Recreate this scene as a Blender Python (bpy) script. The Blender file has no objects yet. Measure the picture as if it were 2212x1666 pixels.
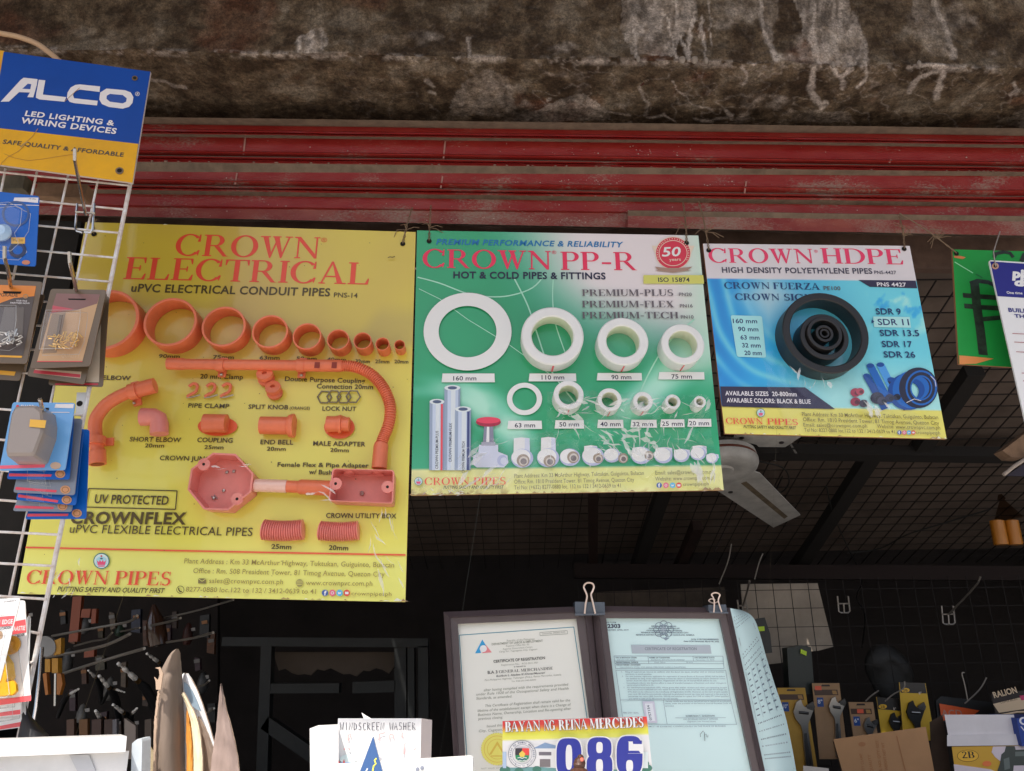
import bpy, bmesh, math, random
from mathutils import Vector, Matrix, noise
random.seed(7)
R = math.radians
sc = bpy.context.scene
C = sc.collection
# ------------------------------------------------------------------ camera
W, H, F = 2212.0, 1666.0, 1663.0          # photo grid the measurements are in, focal length on that grid
EYE = Vector((0, 0, 1.5))
PITCH, ROLL = R(18.4), R(0.76)
_f = Vector((0, math.cos(PITCH), math.sin(PITCH)))
_up0 = Vector((0, -math.sin(PITCH), math.cos(PITCH)))
_r = Vector((math.cos(ROLL), 0, 0)) - _up0 * math.sin(ROLL)
_u = Vector((math.sin(ROLL), 0, 0)) + _up0 * math.cos(ROLL)
cam = bpy.data.cameras.new('camera')
cam.sensor_width = 36.0
cam.lens = F / W * 36.0
cam.clip_start, cam.clip_end = 0.02, 400
camo = bpy.data.objects.new('camera', cam)
C.objects.link(camo)
camo.matrix_world = Matrix.Translation(EYE) @ Matrix((_r, _u, -_f)).transposed().to_4x4()
sc.camera = camo
# ------------------------------------------------------------------ light
SUN_EL, SUN_AZ = R(60), R(-24)            # azimuth of the sun seen from the street, behind the viewer's left shoulder
wd = bpy.data.worlds.new('World'); sc.world = wd; wd.use_nodes = True
nt = wd.node_tree
sky = nt.nodes.new('ShaderNodeTexSky'); sky.sky_type = 'NISHITA'; sky.sun_disc = False
sky.sun_elevation = SUN_EL; sky.sun_rotation = R(180) - SUN_AZ
sky.air_density = 1.0; sky.dust_density = 4.0; sky.ozone_density = 1.0
bg = nt.nodes['Background']; bg.inputs['Strength'].default_value = 0.15
nt.links.new(sky.outputs[0], bg.inputs[0])
sl = bpy.data.lights.new('sun', 'SUN'); sl.energy = 4.0; sl.angle = R(0.5); sl.color = (1.0, 0.94, 0.86)
so = bpy.data.objects.new('sun', sl); C.objects.link(so)
_sd = Vector((math.sin(SUN_AZ) * math.cos(SUN_EL), -math.cos(SUN_AZ) * math.cos(SUN_EL), math.sin(SUN_EL)))  # towards the sun
so.rotation_euler = _sd.to_track_quat('Z', 'Y').to_euler()
sc.view_settings.view_transform = 'Standard'
sc.view_settings.look = 'None'
sc.view_settings.exposure = 0.4
sc.view_settings.gamma = 1.0

# ------------------------------------------------------------------ measuring
def q(i, j, x, y): return (553.0 * i + x / 4.0, 416.5 * j + y / 4.0)
def ray(p):
    return (_f * F + _r * (p[0] - W / 2) - _u * (p[1] - H / 2)).normalized()
def hit(p, pt, n):
    d = ray(p)
    return EYE + d * ((pt - EYE).dot(n) / d.dot(n))
def atz(p, z):
    d = ray(p); return EYE + d * ((z - EYE.z) / d.z)
def aty(p, y):
    d = ray(p); return EYE + d * ((y - EYE.y) / d.y)

# ------------------------------------------------------------------ materials
def lin(c): 
    c = c / 255.0
    return c / 12.92 if c <= 0.04045 else ((c + 0.055) / 1.055) ** 2.4
KL = 0.72
def alb(rgb, k=None): return tuple(min(0.86, lin(c) / (k or KL)) for c in rgb)
MATS = {}
def mat(name, rgb=None, rough=0.5, metal=0.0, coat=0.0, a=None, bump=0.0, bscale=60.0, var=0.0, vscale=8.0, rgb2=None, a2=None, trans=0.0, alpha=1.0, spec=0.5, dust=0.0, stretch=None):
    if name in MATS: return MATS[name]
    m = bpy.data.materials.new(name); m.use_nodes = True
    t = m.node_tree; b = t.nodes['Principled BSDF']
    ca = a if a is not None else alb(rgb)
    b.inputs['Base Color'].default_value = (*ca, 1)
    b.inputs['Roughness'].default_value = rough
    b.inputs['Metallic'].default_value = metal
    b.inputs['Coat Weight'].default_value = coat
    b.inputs['Coat Roughness'].default_value = 0.12
    b.inputs['Transmission Weight'].default_value = trans
    b.inputs['Alpha'].default_value = alpha
    b.inputs['Specular IOR Level'].default_value = spec
    co = None
    if bump or var:
        tc = t.nodes.new('ShaderNodeTexCoord'); co = tc.outputs['Object']
        if stretch:
            mp = t.nodes.new('ShaderNodeMapping'); mp.inputs['Scale'].default_value = stretch
            t.links.new(co, mp.inputs[0]); co = mp.outputs[0]
    if var:
        n = t.nodes.new('ShaderNodeTexNoise'); n.inputs['Scale'].default_value = vscale; n.inputs['Detail'].default_value = 8; n.inputs['Roughness'].default_value = 0.65
        t.links.new(co, n.inputs['Vector'])
        r = t.nodes.new('ShaderNodeValToRGB')
        r.color_ramp.elements[0].position = 0.38; r.color_ramp.elements[1].position = 0.66
        c2 = a2 if a2 is not None else (alb(rgb2) if rgb2 else tuple(x * (1 - var) for x in ca))
        r.color_ramp.elements[0].color = (*ca, 1); r.color_ramp.elements[1].color = (*c2, 1)
        t.links.new(n.outputs['Fac'], r.inputs[0]); t.links.new(r.outputs[0], b.inputs['Base Color'])
    if bump:
        n = t.nodes.new('ShaderNodeTexNoise'); n.inputs['Scale'].default_value = bscale; n.inputs['Detail'].default_value = 6
        t.links.new(co, n.inputs['Vector'])
        bp = t.nodes.new('ShaderNodeBump'); bp.inputs['Strength'].default_value = bump; bp.inputs['Distance'].default_value = 0.004
        t.links.new(n.outputs['Fac'], bp.inputs['Height']); t.links.new(bp.outputs[0], b.inputs['Normal'])
        if coat: t.links.new(bp.outputs[0], b.inputs['Coat Normal'])
    MATS[name] = m
    return m
def ink(rgb, coat=0.0, rough=0.38):
    rgb = tuple(int(c) for c in rgb)
    return mat('ink_%d_%d_%d' % rgb, rgb, rough=rough, coat=coat)
def vmat(name, rough=0.4, coat=0.25, bump=0.06, bscale=14, spec=0.5, mott=0.0):
    """surface whose print, weathering or painted shade is stored on the mesh as a colour attribute"""
    if name in MATS: return MATS[name]
    m = bpy.data.materials.new(name); m.use_nodes = True
    t = m.node_tree; b = t.nodes['Principled BSDF']
    v = t.nodes.new('ShaderNodeVertexColor'); v.layer_name = 'Col'
    src = v.outputs[0]
    tc = t.nodes.new('ShaderNodeTexCoord')
    if mott:
        for scl, lo_, hi_, k0, k1 in ((22, .40, .60, 1 - mott * .7, 1 + mott * .3), (75, .38, .62, 1 - mott * .8, 1 + mott * .5), (240, .36, .64, 1 - mott * .85, 1 + mott * .8), (620, .38, .62, 1 - mott * .6, 1 + mott * .6)):
            n = t.nodes.new('ShaderNodeTexNoise'); n.inputs['Scale'].default_value = scl; n.inputs['Detail'].default_value = 10; n.inputs['Roughness'].default_value = .68
            t.links.new(tc.outputs['Object'], n.inputs['Vector'])
            mr = t.nodes.new('ShaderNodeMapRange'); mr.inputs[1].default_value = lo_; mr.inputs[2].default_value = hi_; mr.inputs[3].default_value = k0; mr.inputs[4].default_value = k1
            t.links.new(n.outputs['Fac'], mr.inputs[0])
            mx = t.nodes.new('ShaderNodeMix'); mx.data_type = 'RGBA'; mx.blend_type = 'MULTIPLY'; mx.inputs[0].default_value = 1
            t.links.new(src, mx.inputs[6]); t.links.new(mr.outputs[0], mx.inputs[7]); src = mx.outputs[2]
    t.links.new(src, b.inputs['Base Color'])
    b.inputs['Roughness'].default_value = rough; b.inputs['Coat Weight'].default_value = coat; b.inputs['Coat Roughness'].default_value = 0.08
    b.inputs['Specular IOR Level'].default_value = spec
    if bump:
        n = t.nodes.new('ShaderNodeTexNoise'); n.inputs['Scale'].default_value = bscale; n.inputs['Detail'].default_value = 5
        t.links.new(tc.outputs['Object'], n.inputs['Vector'])
        bp = t.nodes.new('ShaderNodeBump'); bp.inputs['Strength'].default_value = bump; bp.inputs['Distance'].default_value = 0.01
        t.links.new(n.outputs['Fac'], bp.inputs['Height'])
        t.links.new(bp.outputs[0], b.inputs['Coat Normal'])
        if mott: t.links.new(bp.outputs[0], b.inputs['Normal'])
    MATS[name] = m
    return m
def film(name, gloss=0.25, bump=0.6, bscale=18, tint=(1, 1, 1), rough=.1):
    if name in MATS: return MATS[name]
    m = bpy.data.materials.new(name); m.use_nodes = True
    t = m.node_tree; t.nodes.remove(t.nodes['Principled BSDF']); out = t.nodes['Material Output']
    tr = t.nodes.new('ShaderNodeBsdfTransparent'); tr.inputs[0].default_value = (*tint, 1)
    gl = t.nodes.new('ShaderNodeBsdfGlossy'); gl.inputs['Roughness'].default_value = rough
    fr = t.nodes.new('ShaderNodeLayerWeight'); fr.inputs[0].default_value = .5
    pw = t.nodes.new('ShaderNodeMath'); pw.operation = 'POWER'; pw.inputs[1].default_value = 4
    ml = t.nodes.new('ShaderNodeMath'); ml.operation = 'MULTIPLY'; ml.inputs[1].default_value = .6
    ad = t.nodes.new('ShaderNodeMath'); ad.operation = 'ADD'; ad.inputs[1].default_value = gloss
    tc = t.nodes.new('ShaderNodeTexCoord')
    n = t.nodes.new('ShaderNodeTexNoise'); n.inputs['Scale'].default_value = bscale; n.inputs['Detail'].default_value = 5
    t.links.new(tc.outputs['Object'], n.inputs['Vector'])
    bp = t.nodes.new('ShaderNodeBump'); bp.inputs['Strength'].default_value = bump; bp.inputs['Distance'].default_value = 0.02
    t.links.new(n.outputs['Fac'], bp.inputs['Height'])
    t.links.new(bp.outputs[0], gl.inputs['Normal'])
    mx = t.nodes.new('ShaderNodeMixShader')
    t.links.new(fr.outputs['Facing'], pw.inputs[0]); t.links.new(pw.outputs[0], ml.inputs[0]); t.links.new(ml.outputs[0], ad.inputs[0]); t.links.new(ad.outputs[0], mx.inputs[0])
    t.links.new(tr.outputs[0], mx.inputs[1]); t.links.new(gl.outputs[0], mx.inputs[2])
    t.links.new(mx.outputs[0], out.inputs[0])
    MATS[name] = m
    return m

# ------------------------------------------------------------------ objects
OFF = {}
def tag(o, label=None, cat=None, group=None, kind=None):
    if label: o['label'] = label
    if cat: o['category'] = cat
    if group: o['group'] = group
    if kind: o['kind'] = kind
    return o
def thing(name, label, cat, loc, group=None):
    o = bpy.data.objects.new(name, None); C.objects.link(o); o.empty_display_size = 0.05
    o.location = loc; OFF[o.name] = Vector(loc)
    return tag(o, label, cat, group)
class G:
    def __init__(s): s.v = []; s.f = []; s.m = []; s.mats = []; s.col = None
    def mi(s, m):
        if m not in s.mats: s.mats.append(m)
        return s.mats.index(m)
    def add(s, vs, fs, m):
        o = len(s.v); k = s.mi(m)
        s.v += [Vector(v) for v in vs]
        for f in fs: s.f.append([o + i for i in f]); s.m.append(k)
        return s
    def poly(s, pts, m): return s.add(pts, [list(range(len(pts)))], m)
    def prism(s, pts, vec, m, ms=None):
        n = len(pts); vec = Vector(vec)
        s.add(pts, [list(range(n))], m)
        s.add([Vector(p) + vec for p in pts], [list(range(n))[::-1]], ms or m)
        for i in range(n):
            j = (i + 1) % n
            s.add([pts[i], pts[j], Vector(pts[j]) + vec, Vector(pts[i]) + vec], [[3, 2, 1, 0]], ms or m)
        return s
    def box(s, c, ax, ay, az, m):
        c = Vector(c); ax, ay, az = Vector(ax), Vector(ay), Vector(az)
        vs = [c + ax * i + ay * j + az * k for i in (-1, 1) for j in (-1, 1) for k in (-1, 1)]
        return s.add(vs, [[0, 1, 3, 2], [4, 6, 7, 5], [0, 4, 5, 1], [2, 3, 7, 6], [0, 2, 6, 4], [1, 5, 7, 3]], m)
    def bbox(s, x0, x1, y0, y1, z0, z1, m):
        return s.box(((x0 + x1) / 2, (y0 + y1) / 2, (z0 + z1) / 2), ((x1 - x0) / 2, 0, 0), (0, (y1 - y0) / 2, 0), (0, 0, (z1 - z0) / 2), m)
    def bar(s, a, b, w, h, m, up=(0, 0, 1)):
        a, b = Vector(a), Vector(b); d = b - a; up = Vector(up)
        sx = d.cross(up).normalized(); sz = sx.cross(d).normalized()
        return s.box((a + b) / 2, d / 2, sx * w / 2, sz * h / 2, m)
    def tube(s, path, r, m, n=8, cap=True, closed=False):
        path = [Vector(p) for p in path]; k = len(path)
        rs = r if isinstance(r, (list, tuple)) else [r] * k
        prev = None; vs = []
        for i, p in enumerate(path):
            a = path[i - 1] if (i > 0 or closed) else p
            b = path[(i + 1) % k] if (i < k - 1 or closed) else p
            d = (b - a).normalized()
            if prev is None:
                e = d.orthogonal().normalized()
            else:
                e = (prev - d * prev.dot(d)).normalized()
            prev = e; g = d.cross(e)
            for t in range(n):
                an = 2 * math.pi * t / n
                vs.append(p + (e * math.cos(an) + g * math.sin(an)) * rs[i])
        fs = []
        for i in range(k if closed else k - 1):
            for t in range(n):
                i2 = (i + 1) % k
                fs.append([i * n + t, i * n + (t + 1) % n, i2 * n + (t + 1) % n, i2 * n + t])
        if cap and not closed:
            fs.append(list(range(n))[::-1]); fs.append([(k - 1) * n + t for t in range(n)])
        return s.add(vs, fs, m)
    def lathe(s, o, ax, prof, m, n=32, sx=1.0, e=None):
        o, ax = Vector(o), Vector(ax).normalized()
        e = Vector(e).normalized() if e is not None else ax.orthogonal().normalized(); g = ax.cross(e)
        vs = []
        for r, h in prof:
            for t in range(n):
                an = 2 * math.pi * t / n
                vs.append(o + ax * h + (e * math.cos(an) * sx + g * math.sin(an)) * r)
        fs = []
        for i in range(len(prof) - 1):
            for t in range(n):
                fs.append([i * n + t, i * n + (t + 1) % n, (i + 1) * n + (t + 1) % n, (i + 1) * n + t])
        return s.add(vs, fs, m)
    def grid(s, fn, nu, nv, m):
        vs = [fn(i / nu, j / nv) for j in range(nv + 1) for i in range(nu + 1)]
        fs = [[j * (nu + 1) + i, j * (nu + 1) + i + 1, (j + 1) * (nu + 1) + i + 1, (j + 1) * (nu + 1) + i] for j in range(nv) for i in range(nu)]
        return s.add(vs, fs, m)
    def ball(s, c, r, m, n=12, sc3=(1, 1, 1)):
        c = Vector(c); vs = []
        k = n // 2
        for i in range(k + 1):
            th = math.pi * i / k
            for t in range(n):
                an = 2 * math.pi * t / n
                vs.append(c + Vector((r * sc3[0] * math.sin(th) * math.cos(an), r * sc3[1] * math.sin(th) * math.sin(an), r * sc3[2] * math.cos(th))))
        return s.add(vs, [[i * n + t, (i + 1) * n + t, (i + 1) * n + (t + 1) % n, i * n + (t + 1) % n] for i in range(k) for t in range(n)], m)
    def obj(s, name, parent=None, smooth=False, label=None, cat=None, group=None, kind=None, colors=None):
        me = bpy.data.meshes.new(name)
        if parent is not None:
            off = OFF[parent.name]
        else:
            xs = [v.x for v in s.v]; ys = [v.y for v in s.v]; zs = [v.z for v in s.v]
            off = Vector(((min(xs) + max(xs)) / 2, (min(ys) + max(ys)) / 2, min(zs)))
        me.from_pydata([v - off for v in s.v], [], s.f)
        for m in s.mats: me.materials.append(m)
        me.polygons.foreach_set('material_index', s.m)
        if smooth:
            me.polygons.foreach_set('use_smooth', [True] * len(s.f))
            me.set_sharp_from_angle(angle=R(40))
        if colors is not None:
            ca = me.color_attributes.new('Col', 'FLOAT_COLOR', 'POINT')
            ca.data.foreach_set('color', [x for c in colors for x in (*c, 1.0)])
        me.update()
        o = bpy.data.objects.new(name, me); C.objects.link(o)
        if parent is not None:
            o.parent = parent; OFF[o.name] = off
        else:
            o.location = off; OFF[o.name] = off
        return tag(o, label, cat, group, kind)

# ------------------------------------------------------------------ lettering
_tc = {}
def glyphs(s, bold=0.0, shear=0.0, space=1.0):
    k = (s, bold, shear, space)
    if k not in _tc:
        c = bpy.data.curves.new('tmp', 'FONT'); c.body = s; c.offset = bold; c.shear = shear; c.resolution_u = 3; c.space_character = space
        o = bpy.data.objects.new('tmp', c)
        me = o.to_mesh()
        _tc[k] = ([(v.co.x, v.co.y) for v in me.vertices], [list(p.vertices) for p in me.polygons])
        o.to_mesh_clear(); bpy.data.objects.remove(o); bpy.data.curves.remove(c)
    return _tc[k]
CAP = max(y for x, y in glyphs('H')[0])

def _arc(cx, cy, rx, ry, ix, iy, a0, a1, n=20):
    o = [(cx + rx * math.cos(R(a0 + (a1 - a0) * i / n)), cy + ry * math.sin(R(a0 + (a1 - a0) * i / n))) for i in range(n + 1)]
    p = [(cx + ix * math.cos(R(a0 + (a1 - a0) * i / n)), cy + iy * math.sin(R(a0 + (a1 - a0) * i / n))) for i in range(n + 1)]
    return o + p[::-1]
def _rc(x0, x1, y0, y1): return [(x0, y0), (x1, y0), (x1, y1), (x0, y1)]
def serif(ch, T=.17):
    t, s, h = .06, .075, .05
    def stem(x, w=T, top=True, bot=True):
        o = [_rc(x, x + w, 0, 1)]
        if top: o += [_rc(x - s, x, 1 - h, 1), _rc(x + w, x + w + s, 1 - h, 1)]
        if bot: o += [_rc(x - s, x, 0, h), _rc(x + w, x + w + s, 0, h)]
        return o
    b = s
    if ch == 'I': return stem(b), 2 * s + T
    if ch == 'O': return [_arc(.47, .5, .47, .52, .47 - T * 1.03, .46, 0, 180), _arc(.47, .5, .47, .52, .47 - T * 1.03, .46, 180, 360)], .94
    if ch in 'CG':
        o = [_arc(.47, .5, .47, .52, .47 - T * 1.03, .46, 42, 318, 30), [(.74, .66), (.84, .66), (.84, 1.0), (.80, 1.0), (.78, .86)]]
        if ch == 'C': o += [[(.80, .0), (.84, .18), (.86, .26), (.80, .27), (.74, .18)]]
        else: o += [_rc(.70, .70 + T, .05, .42), _rc(.60, .95, .42, .47)]
        return o, .90 if ch == 'C' else .97
    if ch == 'D': return stem(b) + [_arc(b + .30, .5, .50, .5, .50 - T, .45, -90, 90), _rc(b + T, b + .30, .95, 1), _rc(b + T, b + .30, 0, .05)], b + .80
    if ch in 'PRB':
        o = stem(b) + [_arc(b + .34, .735, .29, .265, .29 - T * .95, .215, -90, 90, 14), _rc(b + T, b + .34, .95, 1), _rc(b + T, b + .34, .47, .52)]
        if ch == 'R': o += [[(b + .30, .47), (b + .30 + T, .47), (b + .76, .03), (b + .84, 0), (b + .64, 0)]]; return o, b + .82
        if ch == 'B': o += [_arc(b + .34, .26, .33, .26, .33 - T * .95, .21, -90, 90, 14), _rc(b + T, b + .34, 0, .05)]; return o, b + .68
        return o, b + .64
    if ch in 'EFL':
        o = stem(b, bot=(ch == 'F'), top=(ch == 'L'))
        if ch != 'L': o += [_rc(b - s, b, 1 - h, 1), _rc(b + T, .62, .95, 1), [(.62, 1), (.57, .95), (.62, .74), (.655, .74), (.655, 1)], _rc(b + T, .49, .49, .54), _rc(.47, .51, .40, .64)]
        if ch != 'F': o += [_rc(b - s, b, 0, h), _rc(b + T, .62, 0, .05), [(.58, .05), (.62, 0), (.68, 0), (.71, .27), (.67, .27)]]
        return o, .72 if ch != 'F' else .67
    if ch == 'T': return [_rc(.31, .31 + T, 0, 1), _rc(.31 - s, .31, 0, h), _rc(.31 + T, .31 + T + s, 0, h), _rc(.04, .31, .95, 1), _rc(.31 + T, .76, .95, 1), [(0, .74), (.04, .74), (.09, .95), (.04, 1), (.0, 1)], [(.80, .74), (.76, .74), (.71, .95), (.76, 1), (.80, 1)]], .80
    if ch == 'H': return stem(b) + stem(.62) + [_rc(b + T, .62, .48, .54)], .62 + T + s
    if ch == 'N': return stem(b + .05, t, top=False) + [[(0, 1), (.0, .96), (.10, .93), (.74, 0), (.82, 0), (.82, .12), (.22, 1)]] + stem(.765, t, bot=False), .90
    if ch == 'A': return [[(.07, .04), (.13, .04), (.44, .92), (.40, 1.02)], [(.40, 1.02), (.44, .86), (.62, .04), (.62 + T * 1.1, .04), (.46, 1.02)], _rc(.21, .56, .30, .36), _rc(0, .22, 0, .05), _rc(.54, .92, 0, .05)], .92
    if ch == 'W':
        o = []
        for x in (0.08, .46):
            o += [[(x, .96), (x + T * 1.1, .96), (x + .36, .10), (x + .32, -.02), (x + .28, -.02)], [(x + .28, -.02), (x + .32, -.02), (x + .57, .96), (x + .51, .96), (x + .30, .14)]]
        return o + [_rc(0, .34, .95, 1), _rc(.42, .72, .95, 1), _rc(.86, 1.12, .95, 1)], 1.12
    if ch == 'M': return stem(.09, t) + [[(.02, 1), (.06, .92), (.45, 0), (.50, 0), (.52, .16), (.24, 1)], [(.45, 0), (.50, 0), (.84, 1), (.78, 1)]] + stem(.80, T), .80 + T + s
    if ch == 'U': return [_rc(b, b + T, .3, 1), _rc(b - s, b, .95, 1), _rc(b + T, b + T + s, .95, 1), _rc(.68, .68 + t, .3, 1), _rc(.60, .68, .95, 1), _rc(.68 + t, .82, .95, 1), _arc((b + .74) / 2, .3, (.74 - b) / 2, .32, (.74 - b) / 2 - (T + t) / 2, .25, 180, 360)], .82
    if ch == 'S': return [_arc(.32, .74, .27, .28, .27 - T * .8, .22, 35, 255, 18), _arc(.34, .26, .29, .28, .29 - T * .8, .21, -145, 78, 18), [(.24, .58), (.22, .46), (.44, .42), (.46, .54)], [(.52, .72), (.57, .72), (.57, 1.0), (.53, 1)], [(.06, .28), (.10, .28), (.10, 0), (.05, 0)]], .65
    if ch == 'X': return [[(.05, 1), (.27, 1), (.80, 0), (.58, 0)], [(.64, 1), (.72, 1), (.20, 0), (.12, 0)], _rc(0, .36, .95, .998), _rc(.55, .80, .95, .998), _rc(.03, .28, .002, .05), _rc(.50, .88, .002, .05)], .88
    if ch == 'Z': return [_rc(.05, .70, .95, 1), [(.48, .95), (.70, .95), (.24, .05), (.02, .05)], _rc(.02, .74, 0, .05), [(.05, .95), (.05, .75), (.0 + .09, .75), (.14, .95)], [(.74, .05), (.74, .26), (.70, .26), (.64, .05)]], .76
    if ch == 'Y': return [_rc(.32, .32 + T, 0, .46), _rc(.32 - s, .32, 0, h), _rc(.32 + T, .32 + T + s, 0, h), [(.06, .96), (.26, .96), (.49, .44), (.32, .44)], [(.72, .96), (.78, .96), (.49, .46), (.42, .46)], _rc(0, .33, .95, 1), _rc(.6, .86, .95, 1)], .86
    if ch == '-': return [_rc(.04, .40, .33, .43)], .44
    if ch == '2': return [_arc(.30, .72, .27, .28, .12, .20, 0, 170, 14), [(.57, .72), (.42, .72), (.06, .12), (.02, 0), (.22, .12)], _rc(.02, .60, 0, .13)], .62
    return [], .32
class Board:
    """a flat sheet standing in the scene: plane through pt with normal n, outlined by four measured corners"""
    def __init__(s, corners, pt, n):
        s.n = Vector(n).normalized(); s.pt = Vector(pt); s.px = corners
        s.c = [s.at(p) for p in corners]
        s.o = s.c[3]
        s.u = ((s.c[1] - s.c[0]) + (s.c[2] - s.c[3])); s.u = (s.u - s.n * s.u.dot(s.n)).normalized()
        s.v = s.n.cross(s.u).normalized()
        s.w = (s.c[2] - s.c[3]).length; s.h = (s.c[0] - s.c[3]).length
    def at(s, p, lift=0.0): return hit(p, s.pt + s.n * lift, s.n)
    def loc(s, a, b, lift=0.0): return s.o + s.u * a + s.v * b + s.n * lift
    def quad(s, a, b, lift=0.0):
        c = s.c
        return c[3] * (1 - a) * (1 - b) + c[2] * a * (1 - b) + c[1] * a * b + c[0] * (1 - a) * b + s.n * lift
class Art:
    """ink on a board: every shape lies a hair above the one before"""
    def __init__(s, board, lift=0.0004, step=0.00004):
        s.b = board; s.z = lift; s.st = step; s.g = G(); s.tot = 0
    def nz(s):
        s.tot += 1; s.z += s.st; return s.z
    def poly(s, pts, m):
        z = s.nz(); s.g.poly([s.b.at(p, z) for p in pts], m); return s
    def line(s, pts, w, m):
        z = s.nz(); P = [s.b.at(p, z) for p in pts]; n = s.b.n
        k = (s.b.at((pts[0][0] + 1, pts[0][1]), z) - P[0]).length * w / 2
        L, Rr = [], []
        for i, p in enumerate(P):
            d = (P[min(i + 1, len(P) - 1)] - P[max(i - 1, 0)]).normalized(); e = n.cross(d)
            L.append(p + e * k); Rr.append(p - e * k)
        for i in range(len(P) - 1): s.g.poly([Rr[i], Rr[i + 1], L[i + 1], L[i]], m)
        return s
    def ell(s, c, rx, ry, m, n=28, a0=0, a1=360):
        full = a1 - a0 >= 360
        pts = [(c[0] + rx * math.cos(R(a0 + (a1 - a0) * i / n)), c[1] - ry * math.sin(R(a0 + (a1 - a0) * i / n))) for i in range(n if full else n + 1)]
        return s.poly(pts[::-1] if False else pts, m)
    def ring(s, c, rx, ry, ix, iy, m, n=40):
        z = s.nz()
        P = lambda a, x, y: s.b.at((c[0] + x * math.cos(a), c[1] - y * math.sin(a)), z)
        for i in range(n):
            a, b = 2 * math.pi * i / n, 2 * math.pi * (i + 1) / n
            s.g.poly([P(a, rx, ry), P(b, rx, ry), P(b, ix, iy), P(a, ix, iy)], m)
        return s
    def frame(s, p0, p1, h):
        z = s.nz()
        a, b = s.b.at(p0, z), s.b.at(p1, z)
        u = b - a; w = u.length; u.normalize(); v = s.b.n.cross(u).normalized()
        hh = (s.b.at((p0[0] + (p1[1] - p0[1]) * 0, p0[1] - h), z) - a).length if abs(p1[0] - p0[0]) > abs(p1[1] - p0[1]) else (s.b.at((p0[0] - h, p0[1]), z) - a).length
        return a, u, v, w, hh
    def text(s, t, p0, p1, h, m, bold=0.012, shear=0.0, space=1.03):
        a, u, v, w, hh = s.frame(p0, p1, h)
        vs, fs = glyphs(t, bold, shear, space)
        x0 = min(x for x, y in vs); x1 = max(x for x, y in vs)
        kx, ky = w / (x1 - x0), hh / CAP
        s.g.add([a + u * ((x - x0) * kx) + v * (y * ky) for x, y in vs], fs, m); return s
    def serif(s, t, p0, p1, h, m, T=.17, gap=.06, grow=0.0):
        a, u, v, w, hh = s.frame(p0, p1, h)
        x = 0; items = []
        for ch in t:
            ps, adv = serif(ch, T); items.append((x, ps)); x += adv + gap
        k = w / (x - gap)
        for x, ps in items:
            for j, p in enumerate(ps):
                lift = s.b.n * (s.st * .2 * j)
                s.g.poly([a + u * ((x + X) * k) + v * (Y * hh) + lift for X, Y in p], m)
        s.z += s.st * 2
        return s
# ================================================================== the setting
ZS = 1.5 + 0.95                                            # underside of the concrete beam
S0, S1 = atz((325, 255), ZS), atz((2212, 279.5), ZS)       # where the shutter meets the soffit
FU = (S1 - S0); FU.z = 0; FU.normalize()                   # along the facade
FN = Vector((FU.y, -FU.x, 0)).normalized()                 # out of the facade, towards the street
if FN.y > 0: FN = -FN
FP = Vector(S0)
UP = Vector((0, 0, 1))
D0, D1 = atz((112, 105), ZS), atz((2040, 143), ZS)         # drip edge of the beam
def fac(p, d=0.0): return hit(p, FP + FN * d, FN)          # a point of the photo on the facade plane, d metres out

def sstep(a, b, x):
    t = max(0.0, min(1.0, (x - a) / (b - a))); return t * t * (3 - 2 * t)
def mixc(a, b, t): return tuple(x + (y - x) * t for x, y in zip(a, b))
def fb(x, y, z=0.0, o=4):
    return noise.fractal(Vector((x, y, z)), 0.9, 2.1, o)
CD, CM, CL2, CW = (.056, .036, .022), (.122, .087, .057), (.205, .163, .122), (.62, .54, .49)
CRUST = (.12, .036, .018)
FILLS = [([(1338, -40), (1342, 60), (1368, 118), (1452, 122), (1470, 90), (1500, 60), (1512, -40)], .62), ([(1700, -40), (1720, 40), (1745, 90), (1765, 136), (1868, 138), (1872, 110), (1862, 80), (1848, 40), (1822, -40)], .68), ([(1636, -40), (1640, 40), (1655, 90), (1668, 92), (1680, 40), (1690, -40)], .35), ([(632, 118), (645, 85), (672, 62), (700, 58), (708, 90), (700, 122)], .55), ([(1960, -40), (1975, 60), (2010, 120), (2060, 122), (2045, 40), (2030, -40)], .30), ([(1110, 262), (1180, 225), (1260, 200), (1300, 225), (1320, 262)], .45), ([(960, 250), (1000, 180), (1050, 150), (1100, 170), (1110, 250)], .32), ([(1700, 262), (1760, 235), (1830, 245), (1850, 264)], .35)]
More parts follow.
